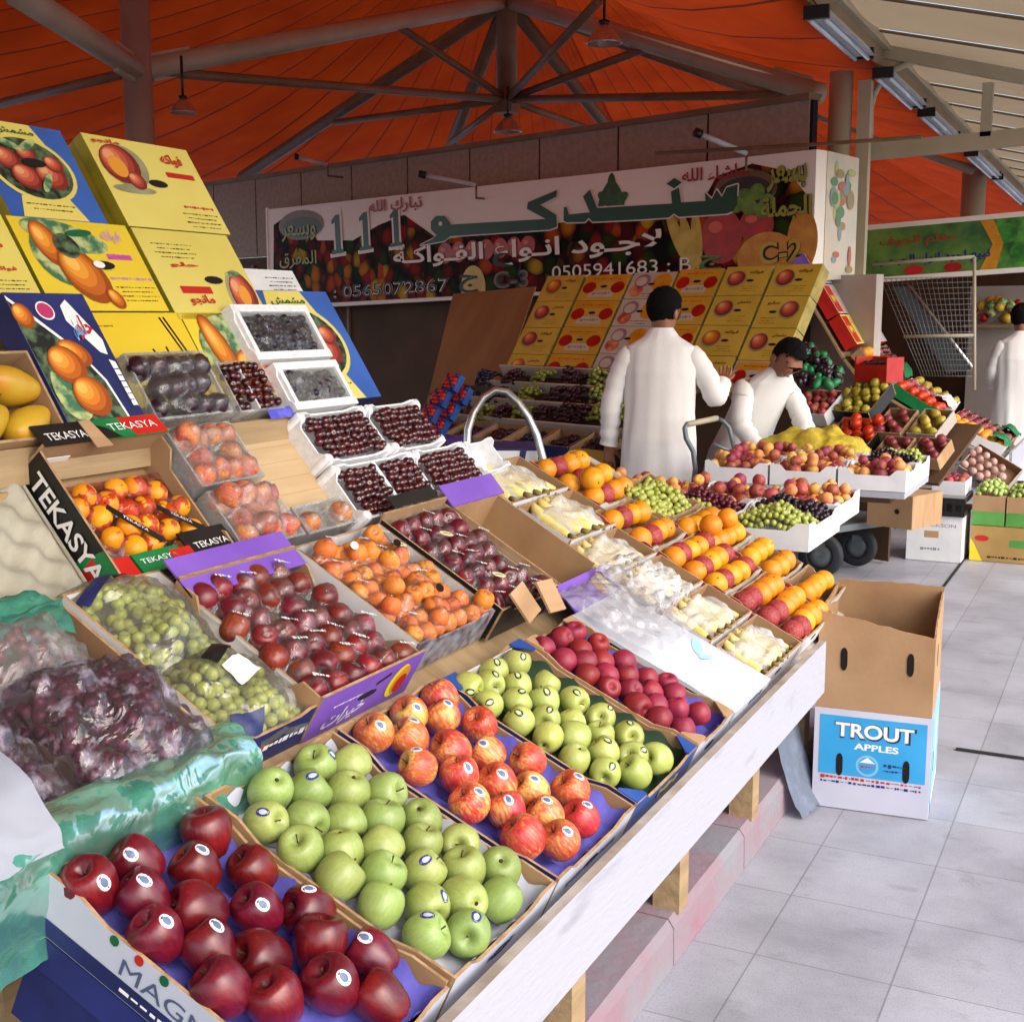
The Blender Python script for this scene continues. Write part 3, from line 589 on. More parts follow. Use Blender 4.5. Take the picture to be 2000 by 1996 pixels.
PEACHP = cat([(0, .72), (.12, .74), (.3, .86), (.55, .9), (.82, .7), (.98, .25), (1, -.05), (.92, -.45), (.7, -.78), (.4, -.95), (.15, -1.0), (0, -1.03)], 18)
def ball_proto(name, prof, R, m, groove=.0, n=20, stem=None):
    b = MB(); b.lathe(prof, n, m, SC(R), (lambda p, a, r, z: (p[0] * (1 - groove * max(0, math.cos(a)) ** 24), p[1], z)) if groove else None); o = b.obj(name)
    if stem: s = MB(); s.lathe([(0, prof[0][1] - .06), (.10, prof[0][1] - .01), (.07, prof[0][1] + .05), (0, prof[0][1] + .06)], 6, stem, SC(R)); s.obj('stem', o)
    adopt(o); return [[o, 0]]
SPH = [(math.sin(math.pi * i / 12), math.cos(math.pi * i / 12)) for i in range(13)]; SPH[0] = (0, 1); SPH[-1] = (0, -1)
SPL = [(math.sin(math.pi * i / 7), math.cos(math.pi * i / 7)) for i in range(8)]; SPL[0] = (0, 1); SPL[-1] = (0, -1)
ORG = [(0, .93), (.12, .93), (.3, .93), (.55, .82), (.8, .58), (.97, .2), (1, -.05), (.92, -.38), (.7, -.70), (.4, -.90), (.14, -.95), (0, -.91)]
NUB = mat('orange button', '5a6a22', rough=.8)
P_RED = ball_proto('peach', PEACHP, .0305, apple_mat('dark red peach skin', '9c2630', '70142a', '881c2c', .32, .62, rough=.55, spots='b06050', var=.12, hue=.012), .10)
P_PNK = ball_proto('peach', PEACHP, .0285, apple_mat('pink and yellow peach skin', 'c88a48', 'a8403a', 'b8644a', .40, .60, rough=.75, spots='d8a888', var=.1, hue=.015), .10)
P_DRK = ball_proto('peach', PEACHP, .029, apple_mat('dark nectarine skin', '8c2a1e', '4a1216', '6a181a', .34, .62, rough=.35, spots='b06a50', var=.2, hue=.02), .10)
P_APR = ball_proto('apricot', PEACHP, .0235, apple_mat('apricot skin', 'c87a26', 'a8481e', 'c2661f', .42, .70, rough=.6, spots='e0a860', var=.1, hue=.015), .12)
P_PLM = ball_proto('plum', PEACHP, .0265, apple_mat('red plum skin', '7c1420', '3a0a18', '5c101c', .34, .64, rough=.3, spots='b06a70', var=.2, hue=.01), .08)
P_BLK = ball_proto('plum', PEACHP, .028, apple_mat('black plum skin', '3a1020', '1a0810', '2a0c18', .34, .64, rough=.3, spots='6a4a60', var=.25, hue=.01), .08)
ORM = mat('orange peel', 'd4830e', 'de931c', sc=26, rough=.42, bump=.35, bsc=420, bd=.002, var=.1, hue=.012, spec=.45)
P_ORA = ball_proto('orange', cat(ORG, 16), .0385, ORM, 0, 22, NUB)
P_ORS = ball_proto('orange', cat(ORG, 14), .0265, mat('small orange peel', 'dc8a0e', 'e69a1c', sc=26, rough=.42, bump=.3, bsc=420, bd=.002, var=.1, hue=.015), 0, 18, NUB)
P_NET = ball_proto('orange', cat(ORG, 16), .0385, mat('orange in red net', '8a1e30', 'a24a3c', sc=190, det=2, rough=.5, bump=.5, bsc=230, bd=.003, lo=.45, hi=.6, var=.08), 0, 22, None)
P_CHE = ball_proto('cherry', cat([(0, .78), (.15, .8), (.4, .9), (.75, .7), (1, .1), (.9, -.5), (.55, -.88), (.15, -.98), (0, -.98)], 9), .0115, mat('dark cherry skin', '2c0409', '4a0a10', sc=60, rough=.12, spec=.6, var=.45, hue=.01, coat=.3), 0, 12, mat('cherry stem', '4a5a1c', rough=.8))
MANG = mat('mango skin', 'c0861c', 'b89a2a', sc=16, rough=.38, var=.08, spec=.4)
# ================================================================ CRATES
TH = .006
def crate(P, sl, h, label, outs, inn=None, name='fruit_crate', liner=None, dip=(.018, .018, .014, .014), group=None, tabs=None, base=None, heights=(1, 1, 1, 1), holes=True, lift=0, rag=True):
    """open tray; outs: outside of lower end, upper end, near side, far side; dips scoop out each top edge"""
    u0, u1, s0, s1 = sl; g = .003; w, l = u1 - u0 - 2 * g, s1 - s0 - 2 * g; inn = inn or CARDIN
    r = thing(name, label, 'crate', P.M(u0 + g, s0 + g, -h + lift), group)
    r['w'], r['l'], r['h'] = w, l, h
    MB().box(TH, TH, 0, w - TH, l - TH, TH, base or inn).obj('base', r)
    F = wallframes(w, l); nm = ('end_panel', 'end_panel', 'side_panel', 'side_panel')
    for k in range(4):
        L_ = (w, w, l, l)[k] - (0 if k < 2 else .0); hh = h * heights[k]; d = dip[k]; rn = random.uniform(-.003, .003) if rag else 0
        a, c = .14 * L_, .24 * L_
        x0, x1 = (0, L_) if k < 2 else (TH, L_ - TH)
        prof = [(x0, 0), (x1, 0), (x1, hh)] + ([(L_ - a, hh + rn), (L_ - c, hh - d), (c, hh - d + rn), (a, hh)] if d else []) + [(x0, hh)]
        b = MB(); b.prism(prof, -TH, 0, outs[k], F[k], outs[k] if outs[k].name.startswith(('white foam', 'white tray', 'clear tray', 'cream')) else CARDEDGE, inn)
        if holes and k < 2 and hh > .07: b.prism([(L_ / 2 + .035 * math.cos(i * math.pi / 5) * 1.0, hh * .5 + .009 * math.sin(i * math.pi / 5)) for i in range(10)], .0, .0006, DARKHOLE, F[k])
        b.obj(nm[k], r)
    if tabs:
        for x, y, sx, sy in ((0, 0, 1, 1), (w, 0, -1, 1), (w, l, -1, -1), (0, l, 1, -1)):
            q = [(x + sx * .002, y + sy * .002), (x + sx * .055, y + sy * .002), (x + sx * .055, y + sy * .012), (x + sx * .012, y + sy * .05), (x + sx * .002, y + sy * .05)]
            if sx * sy < 0: q.reverse()
            MB().prism(q, h - .001, h + .003, tabs).obj('corner_tab', r)
    if liner:
        nx, ny = max(3, int(w / .07)), max(3, int(l / .07))
        b = MB(); b.grid(lambda x, y: Vector((TH + .002 + (w - 2 * TH - .004) * x, TH + .002 + (l - 2 * TH - .004) * y, h * .34 + .009 * math.cos(x * nx * 2 * math.pi) * math.cos(y * ny * 2 * math.pi) + (h * .45 if min(x, 1 - x) < .01 or min(y, 1 - y) < .01 else 0))), nx * 6, ny * 6, liner); b.obj('liner', r)
    return r
def wallframes(w, l):
    return [frame((0, 0, 0), (1, 0, 0), (0, 0, 1)), frame((w, l, 0), (-1, 0, 0), (0, 0, 1)), frame((0, l, 0), (0, -1, 0), (0, 0, 1)), frame((w, 0, 0), (0, 1, 0), (0, 0, 1))]
def wallF(r, k): return wallframes(r['w'], r['l'])[k]
def smooth_field(z, it):
    n, m = len(z), len(z[0])
    for _ in range(it):
        z = [[(z[j][i] * 2 + z[max(j - 1, 0)][i] + z[min(j + 1, n - 1)][i] + z[j][max(i - 1, 0)] + z[j][min(i + 1, m - 1)]) / 6 for i in range(m)] for j in range(n)]
    return z
def drape(P, sl, fruits, R, nfruit, edge, m, parent, name='film', lift=.002, wr=.004, res=.008, it=2, seed=0, sag=.5, wsc=30, prints=0):
    """sheet laid over a set of round fruit: follows their tops, sags between, creased"""
    u0, u1, s0, s1 = sl; nu, nv = max(8, int((u1 - u0) / res)), max(8, int((s1 - s0) / res)); Z = []
    for j in range(nv + 1):
        row = []
        for i in range(nu + 1):
            u, s = u0 + (u1 - u0) * i / nu, s0 + (s1 - s0) * j / nv; z = nfruit - R * sag
            for f_ in fruits:
                d = (u - f_[0]) ** 2 + (s - f_[1]) ** 2
                if d < R * R: z = max(z, (f_[2] if len(f_) > 2 else nfruit) + math.sqrt(R * R - d))
            row.append(z)
        Z.append(row)
    Z = smooth_field(Z, it)
    def fn(x, y):
        i, j = round(x * nu), round(y * nv); u, s = u0 + (u1 - u0) * x, s0 + (s1 - s0) * y
        q = Vector((u * wsc, s * wsc, seed * 3.7)); w = abs(noise.noise(q)) * 1.4 + .5 * abs(noise.noise(q * 2.3 + Vector((9, 1, 4))))
        e = min(x * nu, (1 - x) * nu, y * nv, (1 - y) * nv) / 3; e = min(1, e)
        z = (Z[j][i] + lift + wr * w) * e + edge * (1 - e); return Vector((u, s, z))
    b = MB(); b.grid(fn, nu, nv, m); o = b.obj(name); o.matrix_world = P.M(0, 0, 0)
    o.parent = parent; o.matrix_parent_inverse = parent.matrix_world.inverted() if parent else Matrix()
    if prints:
        rn = random.Random(seed + 50); c = list(fruits); rn.shuffle(c)
        for k, f_ in enumerate(c[:prints]):
            b = MB(); nn = (f_[2] if len(f_) > 2 else nfruit) + R + lift + wr * .8 + .001; scribble(b, R * 1.25, R * .28, FPRINT, parent.matrix_world.inverted() @ P.M(f_[0], f_[1], nn) @ RZ(rn.uniform(-.9, -.3)), n=6, seed=k + seed); b.obj('film_print', parent)
    return o
FPRINT = mat('white film print', 'd0d0d0', rough=.5)
FILM = film('clear film', 'ffffff', .03, .15, .45, 24, .10, (.60, .82))
FILMW = film('milky film', 'f2f2ee', .09, .2, .5, 20, .14, (.56, .8))
FILMV = film('violet tinted film', 'e6dcee', .03, .4, .8, 22, .1, (.54, .74))
FILMG = film('teal plastic sheet', '5ab49c', .20, .15, .5, 12, .25, (.46, .74))
# ================================================================ NEAR STALL
R1 = Plane((-.845, 0, .648), (0, 1, 0), 24, (-1, 0, 0)); R2 = Plane((-1.30, 0, .89), (0, 1, 0), 30, (-1, 0, 0)); R3 = Plane((-1.70, 0, 1.09), (0, 1, 0), 50, (-1, 0, 0)); R4 = Plane((-1.93, 0, 1.36), (0, 1, 0), 58, (-1, 0, 0)); RF = Plane((-.85, 0, .63), (0, 1, 0), 27, (-1, 0, 0))
HR = .092
def stall_body(y0, y1, yb, label, dy=0, far=None):
    st = thing('fruit_stall', label, 'stall', T(-1.5, y0 + dy, .115)); IS = T(1.5, -(y0 + dy), -.115)
    def deck(P, s0, s1, ya, yb_, d): MB().box(0, 0, -.018, yb_ - ya, s1 - s0, 0, TANW if P in (R1, RF) else PINE).obj('shelf_board', st, IS @ P.M(ya + dy, s0, -d))
    for P, s0, s1, d, ya, ye in ((R1, -.01, .47, HR + .004, 1.50 if far else y0, yb), (R2, -.02, .42, .108, y0, yb), (R3, .0, .345, .135, y0, yb), (R4, -.02, .33, .13, y0, min(yb, 3.0)), (R4, .33, .80, .13, y0, min(yb, 2.72))): deck(P, s0, s1, ya, ye, d)
    if far: deck(RF, -.0, 1.13, yb + .01, y1, HR + .004)
    b = MB(); b.box(-.826, y0 + dy, .462, -.806, (3.78 if far else y1) + dy, .622, [BOARDW, TANW, BOARDW, BOARDW, BOARDW, BOARDW], IS); b.obj('front_board', st)
    for y in ((1.55, 2.23, 2.9, 3.56, 4.2) if far else (y0 + .05, y0 + 1)):
        MB().box(-1.02, y + dy - .035, .116, -.95, y + dy + .035, .50, PINE, IS).obj('leg', st)
        MB().box(-1.85, y + dy - .035, .116, -1.78, y + dy + .035, .98, PINE, IS).obj('leg', st)
    return st, IS
stall, IST = stall_body(.55, 4.52, 3.265, 'long wooden fruit stall with a white front board and stepped sloping shelves', far=True)
MB().box(-1.985, 1.0, 1.27, -1.945, 2.68, 1.342, PINE, IST).obj('shelf_plank', stall)
MB().box(-1.965, 1.0, 1.20, -1.94, 1.74, 1.262, PINE, IST).obj('shelf_plank', stall)
def near_crate(P, q, *a, h=HR, **k):
    sl = P.slot(*q); return sl, crate(P, sl, h, *a, **k)
# ---- row 1
SL1 = [(1.185, 1.500, -.012, .500), (1.506, 1.868, -.012, .490), (1.874, 2.245, -.012, .490), (2.251, 2.630, -.012, .480), (2.636, 2.915, -.012, .470)]
WBL = mat('pale printed tray card', 'aeb2bd', 'bcc0cc', sc=4, rough=.6)
c1 = crate(R1, SL1[0], HR, 'white and blue printed tray of dark red apples at the near end of the stall', (WBL, CARD, WBL, CARD), liner=PULP, heights=(.9, 1, 1, 1), tabs=None)
t = thing('navy_carton', 'closed dark blue carton propping up the printed tray of dark red apples', 'carton', R1.M(1.19, 0, -HR - .155)); MB().box(0, 0, 0, .305, .48, .13, NAVY).obj('body', t); b = MB(); b.box(-.002, -.002, .10, .307, .482, .152, NAVY); scribble(b, .16, .008, WHITE, wallframes(.305, .48)[2] @ T(.24, .07, .002)); b.obj('lid', t)
b = MB(); F = wallF(c1, 2); text(b, 'MAGNA', mat('grey blue ink', '4a5370', rough=.5), F @ T(c1['l'] * .52, HR * .50, 0), w=.20, h=.026, z=.001); b.obj('lettering', c1)
b = MB(); b.box(.004, .002, .0006, c1['l'] - .004, HR * .30, .0012, NAVY, F); [b.ell(c1['l'] * (.28 + .09 * i), HR * .8, .008, .008, .0014, (GRNI, REDI, GRNI)[i], F) for i in range(3)]; scribble(b, .16, .006, WHITE, F @ T(c1['l'] * .5, HR * .15, .0014)); b.obj('print_band', c1)
c2 = crate(R1, SL1[1], HR, 'cardboard tray of green apples between the dark red and the red yellow apples', (WBL, CARD, CARD, CARD), liner=PULPW)
b = MB(); scribble(b, .09, .012, NAVY, wallF(c2, 0) @ T(c2['w'] * .5, .05, .001)); b.obj('lettering', c2)
c3 = crate(R1, SL1[2], HR, 'dark edged tray of red and yellow apples on a violet pulp liner', (WBL, CARD, NAVY, NAVY), liner=PULP)
b = MB(); [scribble(b, .12, .012, NAVY, wallF(c3, 0) @ T(c3['w'] * (.35 + .3 * i), .045, .001), seed=i) for i in range(2)]; b.obj('lettering', c3)
c4 = crate(R1, SL1[3], HR, 'blue cornered tray of pale green apples below the apricots', (BLUEP, BLUEP, NAVY, CARD), liner=mat('dark green tray', '26402c', rough=.7), tabs=BLUEP)
b = MB(); b.box(.06, -.002, HR * .55, c4['w'] - .06, .0, HR * .98, WHITEP, T(0, c4['l'] - .012, 0)); scribble(b, .12, .02, YELI, wallF(c4, 0) @ T(c4['w'] * .6, .05, .001)); b.obj('print_panel', c4)
c5 = crate(R1, SL1[4], HR, 'cardboard tray of dark red peaches beside the flat white box', (WBL, CARD, CARD, WHITEP), liner=PULP, tabs=CARD)
for k_, pr_ in ((2.66, .49), (2.78, .50)):
    q = R2.M(k_, -.035, .0); b = MB(); b.box(0, 0, -.003, .085, .085, .003, CARD); 
    o = b.obj('flap', c5, c5.matrix_world.inverted() @ q @ RX(.5) @ RZ(.2 if k_ < 2.7 else -.1))
LISTS = [
 [(165, 1741), (268, 1687), (384, 1697), (420, 1620), (496, 1696), (279, 1764), (388, 1786), (504, 1779), (612, 1772), (275, 1859), (395, 1862), (507, 1866), (623, 1848), (391, 1953), (518, 1949), (649, 1927), (738, 1859), (745, 1949)],
 [(518, 1533), (599, 1483), (680, 1492), (523, 1605), (602, 1545), (675, 1549), (752, 1550), (598, 1605), (669, 1605), (744, 1605), (823, 1601), (584, 1667), (661, 1661), (742, 1657), (823, 1651), (898, 1651), (655, 1720), (745, 1713), (826, 1704), (904, 1698), (976, 1695), (742, 1770), (833, 1766), (910, 1757), (976, 1754), (832, 1826), (915, 1819)],
 [(711, 1421), (780, 1384), (851, 1346), (864, 1402), (798, 1443), (938, 1415), (817, 1499), (882, 1464), (954, 1474), (898, 1514), (1032, 1486), (918, 1570), (972, 1533), (1040, 1550), (1116, 1543), (992, 1587), (1062, 1587), (1136, 1597), (1022, 1631), (1093, 1644)],
 [(908, 1335), (948, 1305), (1008, 1298), (951, 1335), (951, 1372), (1008, 1342), (1066, 1338), (1008, 1372), (1015, 1409), (1062, 1372), (1066, 1405), (1120, 1369), (1069, 1443), (1116, 1409), (1173, 1402), (1120, 1439), (1123, 1480), (1173, 1436), (1227, 1436), (1180, 1470), (1237, 1476), (1284, 1480), (1183, 1506), (1241, 1510)],
 [(1042, 1261), (1079, 1237), (1123, 1237), (1083, 1284), (1126, 1268), (1167, 1261), (1136, 1325), (1136, 1296), (1173, 1294), (1180, 1322), (1217, 1294), (1180, 1355), (1224, 1321), (1264, 1325), (1227, 1358), (1271, 1352), (1315, 1358), (1230, 1392), (1274, 1382), (1318, 1385), (1365, 1392), (1278, 1412), (1321, 1419), (1310, 1330)]]
for k_, (pr_, R_, n_, lab, ct, gr, stk) in enumerate(((A_RED, .0375, -.012, 'dark red apple with a knobbly base in the printed tray at the stall end', 'apple', 'dark red apples in the printed tray', .5), (A_GRN, .0365, -.012, 'green apple in the second tray from the near end', 'apple', 'green apples in the cardboard tray', .22), (A_GAL, .0375, -.010, 'red and yellow striped apple on the violet liner', 'apple', 'red and yellow apples in the dark edged tray', .65), (A_PAL, .0335, -.010, 'small pale green apple in the blue cornered tray', 'apple', 'pale green apples in the blue cornered tray', .5), (P_RED, .0305, -.010, 'dark red peach in the tray beside the flat white box', 'peach', 'dark red peaches in the cardboard tray', 0))):
    sl = SL1[k_]; pts = relax([R1.uv(x, y, n_) for x, y in LISTS[k_]], R_ * 1.96, (sl[0] + .008, sl[1] - .008, sl[2] + .008, sl[3] - .012), R_)
    place(pr_, R1, pts, lab, ct, gr, stk, n=n_, lean=(R1.s * .6 - R1.u * .35 + R1.n * .45).normalized() if k_ in (0, 2) else None)
# flat white box (lid on)
WB = (2.925, 3.255, -.012, .470); w, l = WB[1] - WB[0], WB[3] - WB[2]
t = thing('plastic_bag', 'clear crumpled plastic lying over the upper half of the flat white box', 'plastic bag', R1.M(WB[0], .2, .0)); b = MB(); b.grid(lambda x, y: Vector((.0 + .36 * x, .03 + .30 * y, .016 + .03 * dome(x, y, .5) + .03 * abs(noise.noise(Vector((x * 5, y * 5, 8)))))), 44, 36, film('crumpled clear bag', 'f8f8fa', .12, .3, .8, 16, .12, (.5, .72))); b.obj('film', t)
wb = thing('white_box', 'flat closed white box lying beside the red peaches, with a dark slot', 'box', R1.M(WB[0], WB[2], -HR))
LIDW = mat('white lid card', 'b2b6be', 'c2c5ca', sc=3, rough=.5, bump=.08); MB().box(.004, .004, 0, w - .004, l - .004, HR - .02, WHITEP).obj('body', wb)
b = MB(); b.grid(lambda x, y: Vector((w * x, l * y, HR - .006 + .022 * dome(x, y, .6) + .004 * noise.noise(Vector((x * 5, y * 5, 2))))), 16, 20, LIDW)
b.prism([(0, 0), (w, 0), (w, l), (0, l)], HR - .034, HR - .006, LIDW); b.obj('lid', wb)
b = MB(); F = wallframes(w, l)
for y in (.30, .74): b.box(l * y - .04, HR - .026, .0005, l * y + .04, HR - .014, .0012, DARKHOLE, F[2])
cy = mat('turquoise smudge', '9cc6d4', rough=.5)
b.ell(w * .62, l * .40, .05, .016, HR + .0165, cy, rot=.4); b.ell(w * .52, l * .32, .03, .01, HR + .0165, cy, rot=-.3); scribble(b, .12, .014, NAVY, F[0] @ T(w * .6, HR - .02, .001)); b.obj('print_mark', wb)
# ---- row 2
SL2 = dict(purple=(1.868, 2.248, .012, .405), apr=(2.256, 2.612, .035, .410), plum=(2.632, 2.955, .025, .425), empty=(2.962, 3.235, .035, .40))
cp = crate(R2, SL2['purple'], .105, 'purple fronted box of film wrapped dark nectarines with torn cardboard sides', (PURPLE, PURPLE, CARD, CARD), dip=(.0, 0, .05, .03), tabs=None, heights=(1.05, 1.1, 1, .95))
F = wallF(cp, 0); b = MB(); sc_ = mat('white script ink', 'd6cfe0', rough=.5)
sw = cp['w']; import math as _m
text(b, arabic('خيرات'), sc_, F @ T(sw * .32, .030, 0) @ RZ(.06), w=.145, h=.042, off=.02, shear=.35, z=.0014); scribble(b, .1, .004, sc_, F @ T(sw * .3, .066, .0006), n=14); b.prism([(sw * .55, .072), (sw * .68, .084), (sw * .68, .092), (sw * .55, .080)], .0005, .001, DARKHOLE, F); b.obj('lettering', cp)
b = MB(); b.ell(sw * .80, .055, .032, .042, .0010, YELI, F, rot=-.4); b.ell(sw * .83, .055, .026, .036, .0016, ORP, F, rot=-.4); b.ell(sw * .84, .045, .02, .024, .0022, TOM, F, rot=-.4); b.obj('fruit_print', cp)
b = MB(); b.box(0, -.05, 0, sw, .045, .004, PURPLE); b.obj('flap', cp, T(0, cp['l'] + .002, .108) @ RX(.25))
pn = [(468, 1152), (515, 1174), (527, 1133), (558, 1161), (572, 1130), (614, 1174), (478, 1183), (502, 1217), (546, 1211), (596, 1193), (636, 1190), (568, 1261), (630, 1280), (689, 1258), (720, 1245), (658, 1236), (599, 1298), (600, 1150), (650, 1215), (540, 1100), (585, 1235)]
sl = SL2['purple']; pts = relax([R2.uv(x, y, -.02) for x, y in pn], .056, (sl[0] + .012, sl[1] - .012, sl[2] + .012, sl[3] - .012), .029); pts = hexfill((sl[0] + .012, sl[1] - .012, sl[2] + .012, sl[3] - .014), .029, .25, .06); place(P_DRK, R2, pts, 'dark nectarine under clear film in the purple box', 'nectarine', 'nectarines in the purple box', n=-.022)
drape(R2, (sl[0] + .008, sl[1] - .008, sl[2] + .01, sl[3] - .01), pts, .029, -.022, -.02, FILM, cp, wr=.006, prints=14)
ca_ = crate(R2, SL2['apr'], .085, 'clear plastic tray of film wrapped apricots beside the purple box', (mat('clear tray print', '8d8f98', '4a3a44', sc=30, rough=.3), WHITEP, WHITEP, WHITEP), inn=WHITEP, dip=(.01, 0, 0, 0), holes=False)
sl = SL2['apr']; pts = [p for p in hexfill((sl[0] + .01, sl[1] - .01, sl[2] + .01, sl[3] - .03), .0235, .25, .04)]; place(P_APR, R2, pts, 'orange apricot under clear film in the plastic tray', 'apricot', 'apricots in the clear plastic tray', n=-.012)
top = [p for p in pts if random.random() < .28]; place(P_APR, R2, top, 'orange apricot under clear film in the plastic tray', 'apricot', 'apricots in the clear plastic tray', n=.014)
drape(R2, (sl[0] + .006, sl[1] - .006, sl[2] + .008, sl[3] - .008), pts + [(*p, .014) for p in top], .0235, -.012, .004, FILM, ca_, wr=.006, seed=2, lift=.003, prints=14)
for i, (x, y) in enumerate(((.70, .70), (.30, .78), (.55, .25))): b = MB(); b.ell(0, 0, .02, .010, 0, (BLACKP, WHITE)[i % 2], rot=.5); b.obj('film_label', ca_, T(ca_['w'] * x, ca_['l'] * y, .124))
cl = crate(R2, SL2['plum'], .09, 'black box of film wrapped red plums with pale oval labels', (BLACKP, BLACKP, BLACKP, BLACKP), dip=(.02, 0, .0, .02), heights=(1, 1.2, 1, 1))
b = MB(); F = wallF(cl, 1); b.box(0, 0, 0, .22, .035, .003, BLACKP, T(.05, cl['l'] + .0, .112) @ RX(.3)); scribble(b, .16, .02, WHITE, T(.16, cl['l'] + .017, .119) @ RX(.3), n=6); b.obj('lettered_flap', cl)
sl = SL2['plum']; pts = hexfill((sl[0] + .012, sl[1] - .012, sl[2] + .012, sl[3] - .02), .0265, .2, .03); place(P_PLM, R2, pts, 'red plum under clear film in the black box', 'plum', 'plums in the black box', n=-.014)
drape(R2, (sl[0] + .008, sl[1] - .008, sl[2] + .01, sl[3] - .01), pts, .0265, -.014, -.004, FILM, cl, wr=.007, seed=5, prints=12)
OVAL = mat('cream oval label', 'c8bf92', 'd4cca4', sc=20, rough=.45)
for x, y in ((780, 1062), (872, 1042), (975, 1122)):
    b = MB(); q = cl.matrix_world.inverted() @ R2.M(*R2.uv(x, y, .026), .026); b.ell(0, 0, .021, .011, 0, OVAL, q @ RZ(-.5), 20); scribble(b, .022, .004, GRNI, q @ RZ(-.5) @ T(0, 0, .0008)); b.obj('film_label', cl)
ce = crate(R2, SL2['empty'], .115, 'empty cardboard box with purple flaps between the plums and the bananas', (PURPLE, PURPLE, CARD, CARD), dip=(0, 0, 0, 0), heights=(.8, 1.0, 1, 1))
b = MB(); b.box(-.01, 0, 0, ce['w'] + .03, .07, .004, PURPLE); b.obj('flap', ce, T(0, ce['l'] - .005, .116) @ RX(.35)); b = MB(); b.box(0, -.09, 0, ce['w'] + .06, 0, .004, PURPLE); b.ell(ce['w'] * .8, -.05, .02, .03, .0055, ORP, rot=.4); b.ell(ce['w'] * .98, -.045, .018, .035, .0055, YELI, rot=.4); b.obj('flap', ce, T(0, .002, .096) @ RX(.25))
# ---- left of row 1-2 : bagged grapes
def grapes(P, sl, n0, bulge, R, m, name, parent, layers=1, seed=0, drop=.05):
    rn = random.Random(seed); b = MB(); u0, u1, s0, s1 = sl; pts = []
    v, f = [], []
    for i, (r, z) in enumerate(SPL): v += [(r * math.cos(a * math.pi / 4) * R, r * math.sin(a * math.pi / 4) * R, z * R) for a in range(8)]
    for i in range(7): f += [(i * 8 + j, (i + 1) * 8 + j, (i + 1) * 8 + (j + 1) % 8, i * 8 + (j + 1) % 8) for j in range(8)]
    s = s0 + R
    while s < s1 - R * .5:
        u = u0 + R + rn.uniform(0, R)
        while u < u1 - R * .5:
            if rn.random() > drop:
                x, y = (u - u0) / (u1 - u0), (s - s0) / (s1 - s0); h = n0 + bulge * dome(x, y, .55) + rn.uniform(-.9, .5) * R; h += .5 * bulge * noise.noise(Vector((u * 12, s * 12, seed)))
                pts.append((u, s, h)); b.add(v, f, m, P.M(u + rn.uniform(-.3, .3) * R, s + rn.uniform(-.3, .3) * R, h) @ RX(rn.uniform(0, 6)) @ SC(1, rn.uniform(.9, 1.25), 1), True)
            u += R * 1.75
        s += R * 1.55
    o = b.obj(name); 
    if parent: o.parent = parent; o.matrix_parent_inverse = parent.matrix_world.inverted()
    return o, pts
GRG = mat('green grape skin', '8f9a3c', 'a9ad5a', sc=60, rough=.3, var=.05, sss=.15, spec=.45); GRR = mat('red grape skin', '4a1522', '66202c', sc=40, rough=.35, spec=.4); GRB = mat('black grape skin', '1c1018', '2c1826', sc=40, rough=.35)
GM = Plane((-1.16, 0, .79), (0, 1, 0), 30, (-1, 0, 0))
slg = GM.slot((165, 1145), (322, 1108), (604, 1362), (438, 1500))
cg = crate(GM, slg, .10, 'dark printed box holding bagged green grapes', (NAVY, CARD, WHITEP, WHITEP), inn=WHITEP, dip=(.01, 0, 0, 0))
b = MB(); F = wallF(cg, 0); b.ell(cg['w'] * .22, .045, .05, .022, .001, REDI, F, rot=.15); b.ell(cg['w'] * .22, .045, .04, .014, .0015, YELI, F, rot=.15); scribble(b, .13, .014, WHITE, F @ T(cg['w'] * .66, .05, .001)); b.obj('print_mark', cg)
def bag(P, sl, n0, bulge, R, m, fm, label, nm, seed, wr=.012, haze=None, tilt=0, marks=()):
    t = thing('grape_bag', label, 'bag of grapes', P.M((sl[0] + sl[1]) / 2, (sl[2] + sl[3]) / 2, n0))
    o, pts = grapes(P, (sl[0] + .012, sl[1] - .012, sl[2] + .012, sl[3] - .012), n0, bulge, R, m, 'grape_cluster', t, seed=seed)
    nu, nv = 34, 44
    def fn(x, y):
        u, s = sl[0] + (sl[1] - sl[0]) * x, sl[2] + (sl[3] - sl[2]) * y; e = dome(x, y, .45)
        q = Vector((u * 16, s * 16, seed)); r = abs(noise.noise(q)) + .6 * abs(noise.noise(q * 2.4)); return Vector((u, s, n0 + (bulge + R * 1.5) * e + .5 * bulge * noise.noise(Vector((u * 12, s * 12, seed))) * e + wr * r * 1.6))
    b = MB(); b.grid(fn, nu, nv, fm); f_ = b.obj('film', None, P.M()); f_.parent = t; f_.matrix_parent_inverse = t.matrix_world.inverted()
    for i, (x, y, rx, ry, ro, mm) in enumerate(marks):
        k = fn(x, y); b = MB(); b.grid(lambda a, c: fn(x + (rx * (a - .5) * 2 * math.cos(ro) - ry * (c - .5) * 2 * math.sin(ro)), y + (rx * (a - .5) * 2 * math.sin(ro) + ry * (c - .5) * 2 * math.cos(ro))) + Vector((0, 0, .004)), 8, 5, mm)
        l_ = b.obj('film_label', None, P.M()); l_.parent = t; l_.matrix_parent_inverse = t.matrix_world.inverted()
    return t
FG = film('grape bag film', 'f6f6ea', .06, .25, .6, 16, .12, (.54, .78))
mid = (slg[2] + slg[3]) / 2
bag(GM, (slg[0] + .01, slg[1] - .02, mid - .02, slg[3] + .03), -.045, .06, .0125, GRG, FG, 'clear bag of green grapes on the upper half of the dark box', 'b', 3, marks=((.20, .80, .16, .05, .35, NAVY), (.62, .93, .14, .035, .15, NAVY)))
